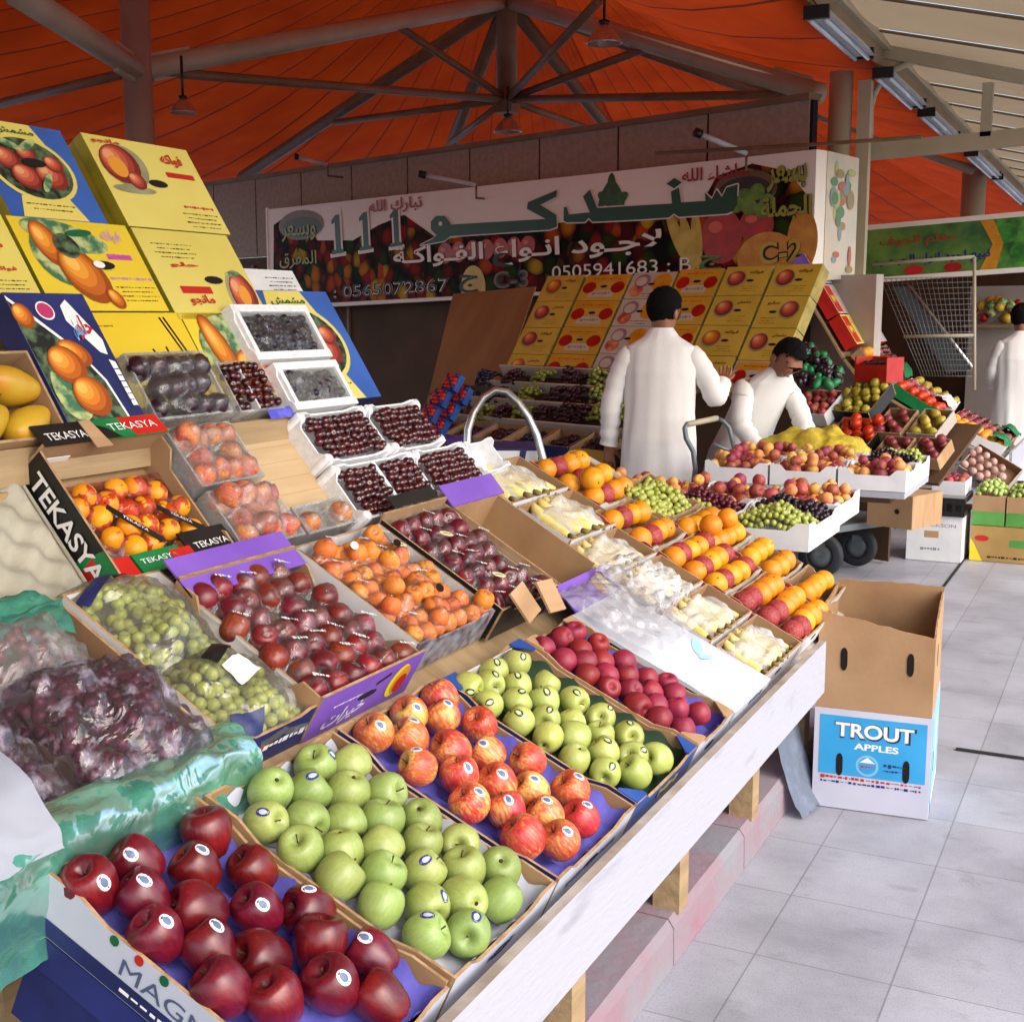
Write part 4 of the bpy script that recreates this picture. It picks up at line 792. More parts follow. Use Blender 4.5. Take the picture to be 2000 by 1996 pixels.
bag(GM, (slg[0] + .01, slg[1] - .02, slg[2] + .0, mid + .0), -.045, .065, .0125, GRG, FG, 'clear bag of green grapes with dark labels on the lower half of the box', 'b', 8, marks=((.55, .82, .26, .07, .4, BLACKP), (.52, .55, .14, .11, .2, WHITEP), (.22, .12, .14, .09, -.4, NAVY)))
slr = GM.slot((-70, 1290), (150, 1195), (425, 1480), (120, 1640)); slr = (slr[0] - .40, slg[0] - .012, slg[2] - .005, slg[3] - .03)
cr_ = crate(GM, slr, .10, 'box of bagged dark red grapes under a teal plastic sheet', (CARD, CARD, CARD, CARD), dip=(0, 0, 0, 0))
FR_ = FILMV; uu = slr[1] - slr[0]
bag(GM, (slr[0] - .0, slr[0] + uu * .62, slr[2] + .05, slr[3] - .06), -.05, .075, .0135, GRR, FR_, 'crumpled clear bag of dark red grapes with a red label', 'b', 12, wr=.022, marks=((.80, .52, .06, .045, .5, REDI), (.825, .56, .05, .016, .5, BLACKP)))
bag(GM, (slr[1] - .27, slr[1] + .015, slr[2] + .01, slr[3] - .12), -.05, .075, .0135, GRR, FR_, 'crumpled clear bag of dark red grapes beside the green grapes', 'b', 17, wr=.022)
bag(GM, (slr[1] - .30, slr[1] - .03, slr[3] - .15, slr[3] + .02), -.05, .06, .0135, GRR, FILMW, 'milky bag of dark red grapes at the top of the box', 'b', 21, wr=.016)
def sheet(P, path, u0, u1, label, m, seed, wr=.02, nu=46, nv=26, name='plastic_sheet', catg='plastic sheet', thick=0):
    """cloth-like sheet swept along u following a path of (s, n)"""
    pth = [Vector((a, b_, 0)) for a, b_ in path]
    def fn(x, y):
        t = y * (len(pth) - 1); k = min(int(t), len(pth) - 2); q = pth[k].lerp(pth[k + 1], t - k); u = u0 + (u1 - u0) * x
        w = Vector((u * 9, y * 3, seed)); r = noise.noise(w) + .5 * noise.noise(w * 2.6); return Vector((u, q.x + wr * .6 * r, q.y + wr * (abs(noise.noise(w * 1.7)) + .3 * r)))
    b = MB(); b.grid(fn, nu, nv, m); o = b.obj(name, None, P.M()); return tag(o, label, catg)
sheet(GM, [(slr[2] + .06, -.01), (slr[2] + .02, .012), (slr[2] - .02, .01), (slr[2] - .045, -.03), (slr[2] - .07, -.09), (slr[2] - .10, -.14)], slr[0] - .02, slr[1] + .035, 'teal plastic sheet hanging over the lower edge of the red grapes', FILMG, 4, .022)
sheet(GM, [(slr[3] - .07, .0), (slr[3] - .02, .03), (slr[3] + .02, .02), (slr[3] + .05, -.02)], slr[0] - .02, slr[1] - .04, 'teal plastic sheet bunched along the upper edge of the red grapes', FILMG, 9, .03)
sheet(GM, [(slr[2] + .25, .035), (slr[2] + .16, .055), (slr[2] + .06, .05), (slr[2] - .0, .03), (slr[2] - .03, .005)], slr[0] - .05, slr[1] - .405, 'white paper sheet lying on the red grape bags', mat('white paper', '9498a6', 'a4a8b4', sc=5, rough=.8, trans=.2), 14, .012, name='paper_sheet', catg='paper')
# ---- row 3
EGG = mat('grey pulp egg tray', '9b9584', 'aaa493', sc=12, rough=.9, bump=.2, bsc=120)
for i, (dn, ds) in enumerate(((0, 0), (-.02, .012))):
    o = thing('pulp_tray', ('grey moulded pulp fruit tray leaning in front of the wooden ledge', 'second grey pulp tray tucked behind the first one')[i], 'pulp tray', R3.M(1.345, .0 + ds, -.080 + dn))
    b = MB(); b.grid(lambda x, y: Vector((.44 * x, .34 * y, .013 * math.sin(x * 2 * math.pi * 4.5) * math.cos(y * 2 * math.pi * 3.5) + .004 * noise.noise(Vector((x * 9, y * 9, i))))), 90, 70, EGG); b.obj('cup_sheet', o)
    b = MB(); b.tube([(0, 0, .004), (.44, 0, .004), (.44, .34, .004), (0, .34, .004), (0, 0, .004)], .006, EGG, 6); b.obj('rim', o)
SLT = (1.795, 2.15, .022, .335)
ct = crate(R3, SLT, .10, 'black red and green printed box of oranges with white lettering', (BLACKP, BLACKP, BLACKP, CARD), dip=(.03, 0, .0, .03), heights=(.85, 1.12, .95, .95), holes=False)
F = wallF(ct, 2); l_, w_ = ct['l'], ct['w']
b = MB(); b.prism([(l_ * .70, .001), (l_ - .001, .001), (l_ - .001, .093), (l_ * .80, .093)], .0004, .001, GREENP, F); b.prism([(l_ * .80, .001), (l_ * .93, .001), (l_ * .84, .06), (l_ * .78, .06)], .001, .0016, REDP, F)
F0 = wallF(ct, 0); b.prism([(.001, .001), (w_ * .20, .001), (w_ * .14, .083), (.001, .083)], .0004, .001, REDP, F0); b.prism([(w_ * .20, .001), (w_ * .62, .001), (w_ * .52, .064), (w_ * .14, .064)], .0004, .001, GREENP, F0); b.prism([(w_ * .50, .062), (w_ * .62, .062), (w_ * .58, .083), (w_ * .48, .083)], .001, .0016, REDP, F0); b.obj('colour_print', ct)
b = MB(); text(b, 'TEKASYA', WHITE, F @ T(l_ * .52, .050, 0), w=l_ * .82, h=.042, off=.02, z=.003); text(b, 'TEKASYA', WHITE, F0 @ T(w_ * .62, .030, 0), w=w_ * .66, h=.030, off=.01, shear=.25, z=.003); b.obj('lettering', ct)
b = MB(); b.box(0, 0, 0, w_ * .36, .055, .004, BLACKP); b.box(w_ * .46, 0, 0, w_, .055, .004, GREENP); b.prism([(w_ * .72, 0.001), (w_, .001), (w_, .054), (w_ * .66, .054)], .004, .0045, REDP); b.prism([(w_ * .46, .0), (w_ * .60, .0), (w_ * .53, .03), (w_ * .46, .04)], .004, .0045, BLACKP); b.prism([(w_ * .34, -.02), (w_ * .47, -.02), (w_ * .45, .055), (w_ * .36, .055)], .003, .0052, CARD)
text(b, 'TEKASYA', WHITE, T(w_ * .19, .020, 0), w=w_ * .30, h=.020, z=.006); text(b, 'TEKASYA', WHITE, T(w_ * .74, .028, 0), w=w_ * .40, h=.020, z=.006); b.obj('lettered_flap', ct, T(0, l_ - .01, .113) @ RX(-.15))
b = MB(); b.box(w_ * .62, -.03, 0, w_ * 1.03, .055, .004, BLACKP); text(b, 'TEKASYA', WHITE, T(w_ * .83, .015, 0), w=w_ * .30, h=.016, z=.006); b.box(w_ * .18, -.02, 0, w_ * .56, .03, .004, GREENP); text(b, 'TEKASYA', WHITE, T(w_ * .36, .008, 0), w=w_ * .3, h=.012, z=.006); b.box(-.0, -.045, 0, w_ * .16, .03, .004, REDP); b.box(w_ * .46, -.02, .004, w_ * .64, .02, .006, REDP); b.obj('lettered_flap', ct, T(0, .012, .088) @ RX(-.1))
MB().box(.03, l_ - .008, .05, .10, l_ - .0065, .066, WHITE).obj('hand_slot', ct)
po = [(185, 962), (220, 953), (260, 945), (300, 967), (200, 982), (240, 985), (275, 977), (220, 1035), (283, 1012), (325, 1025), (285, 1045), (345, 1045), (245, 1055), (310, 1000), (375, 1035), (170, 1000), (260, 1030), (345, 990), (205, 1010)]
pts = relax([R3.uv(x, y, -.045) for x, y in po], .05, (SLT[0] + .012, SLT[1] - .012, SLT[2] + .02, SLT[2] + .24), .0265); place(P_ORS, R3, pts, 'small bright orange in the black printed box', 'orange', 'small oranges in the black printed box', n=-.048)
fo = MB(); 
REDF = film('red tinted net film', 'e8a898', .02, .15, .4, 30)
drape(R3, (SLT[0] + .01, SLT[1] - .01, SLT[2] + .008, SLT[2] + .25), pts, .0265, -.050, -.065, REDF, ct, wr=.004, seed=7)
b = MB()
for (xa, ya), (xb, yb) in (((207, 990), (320, 1055)), ((305, 990), (400, 1032))):
    A_, B_ = R3.uv(xa, ya, -.02), R3.uv(xb, yb, -.02); q0, q1 = ct.matrix_world.inverted() @ R3.M(*A_, -.02).translation, ct.matrix_world.inverted() @ R3.M(*B_, -.02).translation
    fm_ = frame(q0, q1 - q0, ct.matrix_world.inverted().to_3x3() @ R3.s); L_ = (q1 - q0).length; b.box(0, -.007, 0, L_, .007, .0015, BLACKP, fm_); text(b, 'TEKASYA', WHITE, fm_ @ T(L_ * .5, 0, .0022), w=L_ * .45, h=.007)
b.obj('film_band', ct)
t = thing('black_box', 'black box corner leaning at the very edge under the pulp tray', 'box', R3.M(1.12, -.20, -.08)); b = MB(); b.box(0, 0, 0, .27, .14, .07, BLACKP); b.obj('body', t); MB().box(-.003, -.003, .05, .273, .143, .074, mat('black lid card', '1b1b1d', '232326', sc=10, rough=.35)).obj('lid', t)
def punnet(P, sl, h, label, proto, R, plabel, pcat, pgroup, seed, fm=None, top=.25, n=-.008, wr=.006, mtl=None, drop=.03, lift=.004):
    b_ = crate(P, sl, h, label, (mtl or WHITEP,) * 4, inn=mtl or WHITEP, dip=(0, 0, 0, 0), holes=False, name='plastic_tray', rag=False)
    pts = hexfill((sl[0] + .01, sl[1] - .01, sl[2] + .01, sl[3] - .01), R, .22, drop, .86); place(proto, P, pts, plabel, pcat, pgroup, n=n)
    up = [p for p in pts if random.random() < top]
    if up: place(proto, P, up, plabel, pcat, pgroup, n=n + R * .95)
    drape(P, (sl[0] + .004, sl[1] - .004, sl[2] + .004, sl[3] - .004), pts + [(*p, n + R * .95) for p in up], R, n, .0, fm or FILM, b_, wr=wr, seed=seed, lift=lift); return b_
CLR = film('clear tray plastic', 'f4f4f4', .16, .4, .3, 10)
punnet(R3, (2.155, 2.385, .178, .345), .07, 'clear tray of pink yellow peaches just below the wooden plank', P_PNK, .0285, 'pink and yellow peach in the upper clear tray', 'peach', 'peaches in the upper clear tray', 1, mtl=CLR, fm=FILMW)
punnet(R3, (2.155, 2.385, .008, .172), .07, 'clear tray of pink yellow peaches behind the purple flap', P_PNK, .0285, 'pink and yellow peach in the lower clear tray', 'peach', 'peaches in the lower clear tray', 2, mtl=CLR, fm=FILMW)
punnet(R3, (2.39, 2.60, .005, .09), .06, 'clear tray of pink peaches at the foot of the bare cardboard', P_PNK, .0285, 'pink peach in the tray below the bare cardboard', 'peach', 'peaches below the bare cardboard', 3, mtl=CLR, fm=FILMW, top=.1)
t = thing('cardboard_sheet', 'bare flat sheet of pale corrugated cardboard leaning below the plank', 'cardboard', R3.M(2.39, .03, -.07)); b = MB(); b.box(0, 0, 0, .262, .295, .008, mat('pale kraft board', 'b89c74', 'c4a882', sc=3, det=5, rough=.9, stretch=(1, 8, 1)))
for i in range(6): b.box(0, .03 + i * .046, .008, .262, .0312 + i * .046, .0083, mat('kraft fold line', 'a48a62', rough=.9))
b.obj('panel', t)
BLUT = mat('black tray print', '15171a', rough=.5)
def foamtray(P, sl, h, label, seed, comps=1, cherries=True, group='cherries', plabel='', pr=None, fm=None):
    r = crate(P, sl, h, label, (FOAM,) * 4, inn=FOAM, dip=(.012, .012, .016, .016), holes=False, name='foam_tray', rag=False)
    w, l = r['w'], r['l']
    for k in range(1, comps): MB().box(w * k / comps - .007, TH, TH, w * k / comps + .007, l - TH, h - .006, FOAM).obj('divider', r)
    for x, y, q in ((0, 0, 0), (w, 0, 1), (w, l, 2), (0, l, 3)): MB().lathe([(0, h + .004), (.010, h + .003), (.016, h - .004), (.016, 0)], 10, FOAM, T(x + (.012, -.012, -.012, .012)[q], y + (.012, .012, -.012, -.012)[q], 0)).obj('corner_post', r)
    for k in range(comps):
        a, b_ = sl[0] + (sl[1] - sl[0]) * k / comps, sl[0] + (sl[1] - sl[0]) * (k + 1) / comps
        ins = (a + .016, b_ - .014, sl[2] + .016, sl[3] - .02)
        pts = hexfill(ins, .0105, .35, .0, .95); place(P_CHE, P, pts, plabel, 'cherry', group, n=-.006, sc=(.92, 1.12))
    return r
foamtray(R3, (2.64, 3.03, .005, .178), .075, 'lower white foam tray of dark cherries with a divider', 1, 2, group='cherries in the lower foam tray', plabel='dark red cherry in the lower divided foam tray')
foamtray(R3, (3.036, 3.33, .005, .178), .075, 'white foam tray of cherries beside the bananas', 2, 1, group='cherries in the foam tray beside the bananas', plabel='dark red cherry in the foam tray beside the bananas')
foamtray(R3, (2.645, 2.955, .184, .345), .075, 'upper white foam tray of dark cherries below the berries', 3, 1, group='cherries in the upper foam tray', plabel='dark red cherry in the upper foam tray below the berries')
foamtray(R3, (2.965, 3.25, .184, .345), .075, 'white foam tray of cherries highest at the stall corner', 4, 1, group='cherries in the corner foam tray', plabel='dark red cherry in the highest foam tray at the corner')
sl = (3.335, 3.52, .06, .175); wt = crate(R3, sl, .07, 'empty white foam tray between the cherries and the steel hoop', (FOAM,) * 4, inn=FOAM, name='foam_tray', holes=False, rag=False)
# ---- row 4
punnet(R4, (2.155, 2.425, .008, .185), .085, 'clear lidded tray of black plums beside the blue mango carton', P_BLK, .028, 'black plum in the clear lidded tray', 'plum', 'black plums in the clear tray', 4, mtl=CLR, wr=.01, top=.1)
b = MB(); sl = (2.445, 2.625, .004, .15)
cb_ = crate(R4, sl, .06, 'small open tray of dark cherries on the plank beside the black plums', (CLR,) * 4, inn=CLR, name='plastic_tray', holes=False, rag=False, dip=(0, 0, 0, 0)); MB().box(cb_['w'] * .42, TH, TH, cb_['w'] * .45, cb_['l'], .062, WHITEP).obj('divider', cb_)
place(P_CHE, R4, hexfill((sl[0] + .008, sl[1] - .008, sl[2] + .01, sl[3] - .006), .0115, .3, .03), 'dark cherry in the small tray on the plank', 'cherry', 'cherries in the small tray', n=-.004, sc=(.9, 1.1))
t = thing('blue_scrap', 'crumpled blue wrapper lying on the plank below the cherries', 'wrapper', R4.M(2.56, -.015, -.02)); b = MB(); b.grid(lambda x, y: Vector((.10 * x, .03 * y, .012 * abs(noise.noise(Vector((x * 4, y * 3, 5)))) + .01)), 10, 5, mat('blue wrapper', '3a3ab0', '6a6ad0', sc=20, rough=.3)); b.obj('sheet', t)
def berries(P, sl, label, seed, fm):
    r = crate(P, sl, .085, label, (FOAM,) * 4, inn=FOAM, dip=(.0, .0, .01, .01), holes=False, name='foam_tray', rag=False)
    b = MB(); w, l = r['w'], r['l']; [b.box(*q, FOAM) for q in ((TH, TH, .062, .022, l - TH, .086), (w - .022, TH, .062, w - TH, l - TH, .086), (.022, TH, .062, w - .022, .022, .086), (.022, l - .022, .062, w - .022, l - TH, .086))]; b.obj('rim', r)
    o, pts = grapes(P, (sl[0] + .022, sl[1] - .022, sl[2] + .020, sl[3] - .024), -.028, .022, .0125, mat('blackberry skin', '17101a', '2a1c2e', sc=90, rough=.35), 'berry_heap', r, seed=seed)
    drape(P, (sl[0] + .018, sl[1] - .018, sl[2] + .016, sl[3] - .020), [(a, c, h) for a, c, h in pts], .0125, -.008, -.006, fm, r, wr=.007, seed=seed, res=.007); return r
berries(R4, (2.615, 2.952, .145, .315), 'upper white foam tray of film wrapped blackberries', 31, FILM)
berries(R4, (2.665, 2.955, -.005, .140), 'lower white foam tray of blackberries under milky film', 37, FILMW)
# ================================================================ PRINTED CARTONS LEANING AT THE BACK OF THE STALL
PYEL = mat('pale yellow print card', 'ccba58', 'd6c668', sc=2.5, rough=.5, var=.04); SYEL = mat('strong yellow print card', 'd4b424', 'dcc034', sc=2.5, rough=.5, var=.04); SIDEY = mat('yellow green carton side', '7a7420', '9a8a20', sc=14, rough=.55)
PMAN = mat('printed orange mango', 'b8561a', 'dc9a34', sc=13, lo=.4, hi=.62, rough=.45); PAPR = mat('printed red apricot', 'a83e38', 'd08a58', sc=15, lo=.4, hi=.62, rough=.45); PLEF = mat('printed green leaves', '3a6a4a', 'b0b878', sc=26, lo=.42, hi=.6, rough=.5); PDRK = mat('printed dark foliage', '141c16', '5a7050', sc=30, lo=.42, hi=.62, rough=.5); PGRY = mat('printed grey shadow', '7c7a5a', '9a9a70', sc=12, rough=.5)
CBLU = mat('bright blue print card', '2a4e96', '3560ac', sc=3, rough=.45)
def carton(P, sl, d, label, face, side, decor, name='fruit_carton', group=None):
    u0, u1, s0, s1 = sl; g = .002; w, l = u1 - u0 - 2 * g, s1 - s0 - 2 * g
    r = thing(name, label, 'carton', P.M(u0 + g, s0 + g, -d), group)
    MB().box(0, 0, 0, w, l, d - .03, side).obj('body', r)
    b = MB(); b.box(-.0015, -.0015, d - .032, w + .0015, l + .0015, d, [side, face, side, side, side, side]); lo = b.obj('lid', r)
    b = MB(); decor(b, w, l, d + .0008); 
    if b.v: b.obj('print', lo)
    return r
def E_(b, w, l, z, x, y, rx, ry, m, rot=0, n=22): b.ell(w * x, l * y, w * rx, l * ry, z, m, None, n, rot)
def shade(name, cols): return [mat('%s %d' % (name, i), c, rough=.5) for i, c in enumerate(cols)]
MGS = shade('printed mango tone', ('8f420e', 'b05a16', 'c87420', 'd89030', 'e4ac50')); APS = shade('printed apricot tone', ('74241c', '983a2c', 'b4523c', 'c8704c', 'd8946a'))
def fr_pic(b, w, l, z, x, y, rx, ry, cols, rot=0):
    for i, c in enumerate(cols): k = 1 - .18 * i; E_(b, w, l, z + .00022 * i, x - .10 * i * rx, y + .10 * i * ry, rx * k, ry * k, c, rot, 20)
def lines(b, w, l, z, x, y, ww, n, m=BLACK, hh=.012, gap=.05, seed=0):
    for i in range(n): scribble(b, w * ww * (1 - .2 * (i % 2)), hh * l, m, T(w * x, l * (y - gap * i), z), n=12, seed=seed + i)
def hole(b, w, l, z, x, y, s=1):
    b.prism([(w * x + .036 * s * math.cos(a * math.pi / 6), l * y + .012 * s * math.sin(a * math.pi / 6)) for a in range(12)], z + .0006, z + .0011, DARKHOLE)
AWORDS = ['مشمش', 'مانجو', 'فواكه', 'حلو']
def script(b, w, l, z, x, y, ww, hh, m, seed=0): text(b, arabic(AWORDS[seed % 4]), m, T(w * x, l * y, 0), w=w * ww, h=l * hh * 1.25, off=.03, z=z + .0012)
def d_blueoval(b, w, l, z):
    b.prism([(w * .12, 0), (w * .80, 0), (w * .70, l * .22), (w * .20, l * .22)], z, z + .0004, PYEL); b.prism([(w * .18, l * .80), (w * .74, l * .80), (w * .66, l * .999), (w * .24, l * .999)], z, z + .0004, PYEL)
    E_(b, w, l, z + .0008, .46, .52, .44, .36, PYEL, 0, 30); E_(b, w, l, z + .0012, .46, .52, .40, .32, PDRK, 0, 30)
    for i, (x, y, r) in enumerate(((.24, .60, .13), (.36, .42, .15), (.62, .45, .16), (.70, .58, .10), (.45, .66, .10))): fr_pic(b, w, l, z + .0016 + i * .0011, x, y, r, r * .9, APS)
    for i, (x, y, r) in enumerate(((.5, .75, .5), (.3, .74, -.3), (.52, .36, .9))): E_(b, w, l, z + .0075 + i * .0002, x, y, .12, .04, PLEF, r)
    hole(b, w, l, z + .008, .48, .56); lines(b, w, l, z + .001, .46, .14, .5, 2); script(b, w, l, z + .001, .46, .90, .4, .06, GRNI, 4)
def d_apricot(b, w, l, z):
    E_(b, w, l, z, .24, .42, .20, .05, PGRY); E_(b, w, l, z + .0004, .27, .68, .20, .24, PGRY, .3); fr_pic(b, w, l, z + .0008, .22, .70, .18, .22, APS, .3); E_(b, w, l, z + .0021, .18, .66, .08, .12, MGS[3], .3); fr_pic(b, w, l, z + .0016, .30, .52, .08, .10, APS)
    script(b, w, l, z + .001, .18, .94, .26, .05, REDI, 1); script(b, w, l, z + .001, .76, .82, .22, .12, REDI, 2); b.box(w * .64, l * .62, z, w * .92, l * .68, z + .0006, REDI); hole(b, w, l, z, .50, .52); lines(b, w, l, z, .80, .28, .3, 1, REDI, .03); lines(b, w, l, z, .78, .20, .36, 4)
def d_mango(b, w, l, z):
    E_(b, w, l, z, .40, .82, .34, .16, PLEF, -.2); E_(b, w, l, z + .0004, .28, .60, .22, .34, PLEF, .2); fr_pic(b, w, l, z + .0008, .22, .72, .11, .26, MGS, .25); fr_pic(b, w, l, z + .0020, .40, .38, .17, .33, MGS, .55); E_(b, w, l, z + .0034, .36, .70, .10, .14, PDRK, -.2); E_(b, w, l, z + .0020, .52, .86, .12, .04, GRNI, .1); fr_pic(b, w, l, z + .0034, .56, .12, .06, .12, MGS, .5)
    script(b, w, l, z + .001, .80, .84, .18, .12, mat('pale pink ink', 'c89aa8', rough=.5), 6); b.box(w * .68, l * .58, z, w * .90, l * .64, z + .0006, PINKI); script(b, w, l, z + .0014, .79, .61, .2, .05, PINKI, 8); hole(b, w, l, z + .002, .60, .50); b.ell(w * .56, l * .505, .018, .010, z + .0034, WHITE); lines(b, w, l, z, .80, .36, .38, 1, mat('mauve ink', 'b07ab0', rough=.5), .03); lines(b, w, l, z, .80, .26, .36, 4, seed=5)
def d_flip(b, w, l, z):
    lines(b, w, l, z, .32, .84, .42, 4, seed=9); script(b, w, l, z + .001, .34, .60, .30, .05, REDI, 11); b.box(w * .18, l * .28, z, w * .50, l * .36, z + .0006, REDI); script(b, w, l, z + .001, .34, .20, .26, .10, REDI, 13); hole(b, w, l, z, .58, .44); E_(b, w, l, z, .82, .28, .15, .30, PGRY, -.3); fr_pic(b, w, l, z + .0004, .84, .27, .14, .27, APS, -.3); E_(b, w, l, z + .0018, .84, .26, .06, .13, MGS[3], -.3); E_(b, w, l, z + .0008, .82, .52, .08, .03, PLEF)
def d_hand(b, w, l, z):
    for pts in ([(.56, .60), (.58, .52), (.66, .50), (.66, .56)], [(.70, .62), (.70, .50), (.76, .48), (.78, .56)], [(.84, .54), (.86, .50)], [(.52, .26), (.56, .38), (.60, .24)], [(.78, .95), (.84, .6), (.90, .2)], [(.82, .95), (.88, .6), (.94, .25)]): b.tube([(w * x, l * y, z + .001) for x, y in pts], .0022, BLACK, 5, flat=.25)
    lines(b, w, l, z, .2, .86, .2, 1); script(b, w, l, z, .14, .5, .18, .1, mat('mauve ink', 'b07ab0', rough=.5), 3)
def d_pink(b, w, l, z): script(b, w, l, z + .001, .62, .60, .4, .1, REDI, 21); script(b, w, l, z + .001, .7, .3, .3, .05, REDI, 22); lines(b, w, l, z, .66, .16, .5, 3)
def d_mangocut(b, w, l, z):
    E_(b, w, l, z, .5, .55, .46, .44, PLEF); fr_pic(b, w, l, z + .0006, .28, .55, .13, .45, MGS, .2); fr_pic(b, w, l, z + .001, .60, .30, .26, .28, MGS, .1); E_(b, w, l, z + .0014, .46, .72, .07, .2, PLEF, -.2)
RC = R4.moved(-.035)
def ck(q, d, lab, face, dec, side=SIDEY): return carton(RC, RC.slot(*q), d, lab, face, side, dec)
ck([(-40, 232), (100, 250), (222, 432), (-10, 428)], .09, 'blue carton with a yellow oval fruit picture in the top row', CBLU, d_blueoval)
ck([(165, 258), (370, 297), (447, 462), (240, 437)], .09, 'pale yellow carton with a halved apricot picture in the top row', PYEL, d_apricot)
ck([(2, 420), (240, 440), (342, 622), (105, 592)], .09, 'bright yellow carton with two orange mangoes in the middle row', SYEL, d_mango)
ck([(250, 440), (450, 464), (524, 628), (348, 618)], .09, 'pale yellow carton turned upside down in the middle row', PYEL, d_flip)
ck([(-180, 400), (-6, 420), (96, 590), (-90, 560)], .09, 'pale yellow carton with red script at the very edge of the middle row', PYEL, d_pink)
s_ = RC.slot((110, 596), (345, 624), (450, 790), (250, 790)); sq_ = RC.slot((350, 622), (490, 632), (560, 780), (450, 790))
carton(RC, (s_[0], s_[1], max(s_[2], .0), s_[3]), .09, 'yellow carton with handwritten marks just above the black plums', SYEL, SIDEY, d_hand)
carton(RC, (s_[1] + .004, sq_[1] + .06, max(s_[2], .0), s_[3]), .09, 'yellow carton with a mango picture beside the blackberries', SYEL, SIDEY, d_mangocut)
RC2 = R4.moved(-.06); sl = RC2.slot((515, 565), (640, 572), (745, 780), (640, 780)); carton(RC2, (sl[0] - .12, sl[1], max(.0, sl[2]), sl[3]), .05, 'blue carton with a yellow oval standing behind the blackberries', CBLU, NAVY, d_blueoval)
RC3 = R4.moved(-.13); sl = RC3.slot((480, 522), (577, 532), (590, 575), (480, 560)); carton(RC3, (sl[0] - .1, sl[1], sl[2] - .2, sl[3]), .03, 'plain off white carton peeping out behind the blue carton', WHITEP, WHITEP, lambda b, w, l, z: lines(b, w, l, z, .75, .9, .4, 4))
slb = R4.slot((22, 570), (158, 575), (288, 815), (112, 828))
def d_bluemango(b, w, l, z):
    b.prism([(0, 0), (w * .80, 0), (w * .74, l * .30), (w * .55, l * .56), (w * .25, l * .80), (0, l * .98)], z, z + .0004, WHITE); b.prism([(0, 0), (w * .77, 0), (w * .71, l * .29), (w * .53, l * .54), (w * .23, l * .77), (0, l * .94)], z + .0004, z + .0008, PDRK)
    fr_pic(b, w, l, z + .0012, .10, .82, .12, .10, MGS); E_(b, w, l, z + .0012, .22, .22, .20, .22, PLEF)
    for i, (x, y, rx, ry, ro) in enumerate(((.50, .52, .20, .10, -.5), (.33, .43, .22, .15, -.6), (.44, .18, .22, .16, -.7))): fr_pic(b, w, l, z + .0014 + .0012 * i, x, y, rx, ry, MGS, ro)
    E_(b, w, l, z + .001, .40, .86, .11, .075, WHITE); E_(b, w, l, z + .0014, .40, .86, .095, .062, mat('magenta ink', 'b03060', rough=.5))
    b.prism([(w * .62, l * .90), (w * .72, l * .95), (w * .95, l * .62), (w * .92, l * .50), (w * .84, l * .52), (w * .60, l * .78)], z + .001, z + .0014, WHITE)
    script(b, w, l, z + .0016, .78, .72, .20, .16, REDI, 31); script(b, w, l, z + .0016, .70, .70, .16, .14, mat('sky blue ink', '6a9ac8', rough=.5), 32); b.prism([(w * .90, l * .46), (w * .97, l * .44), (w * .985, l * .08), (w * .92, l * .08)], z + .001, z + .0014, WHITE); lines(b, w, l, z + .0016, .94, .38, .07, 7, BLUI, .012)
carton(R4, slb, .06, 'dark blue mango carton with ripe mangoes on its lid beside the black plums', NAVY, NAVY, d_bluemango)
slm = (slb[0] - .33, slb[0] - .006, -.005, .20); cm = crate(R4, slm, .09, 'cardboard crate of yellow mangoes at the edge of the picture', (CARD, CARD, CARD, CARD), dip=(0, 0, 0, 0))
MPR = cat([(0, .98), (.2, .95), (.45, .72), (.66, .3), (.74, -.1), (.66, -.55), (.42, -.88), (.18, -.98), (0, -1)], 14)
b = MB(); b.lathe(MPR, 18, MANG, SC(.062), lambda p, a, r, z: (p[0] + .22 * (1 - z * z), p[1] * .85, z)); mg = b.obj('mango'); s = MB(); s.lathe([(0, .95), (.07, .96), (.05, 1.04), (0, 1.05)], 6, mat('mango stem', '4a3a1c', rough=.8), SC(.062)); s.obj('stem', mg); adopt(mg); P_MAN = [[mg, 0]]
for i, (x, y) in enumerate(((.06, .05), (.16, .06), (.26, .05), (.07, .14), (.17, .15), (.27, .14))):
    M_ = R4.M(slm[0] + x, slm[2] + y, -.025) @ RZ(random.uniform(-.6, .6)) @ RY(rad(90)) 
    if i == 0: mg.matrix_world = M_; tag(mg, 'yellow mango in the cardboard crate beside the dark blue carton', 'mango', 'mangoes in the cardboard crate'); P_MAN[0][1] = 1
    else: dup(mg, M_)
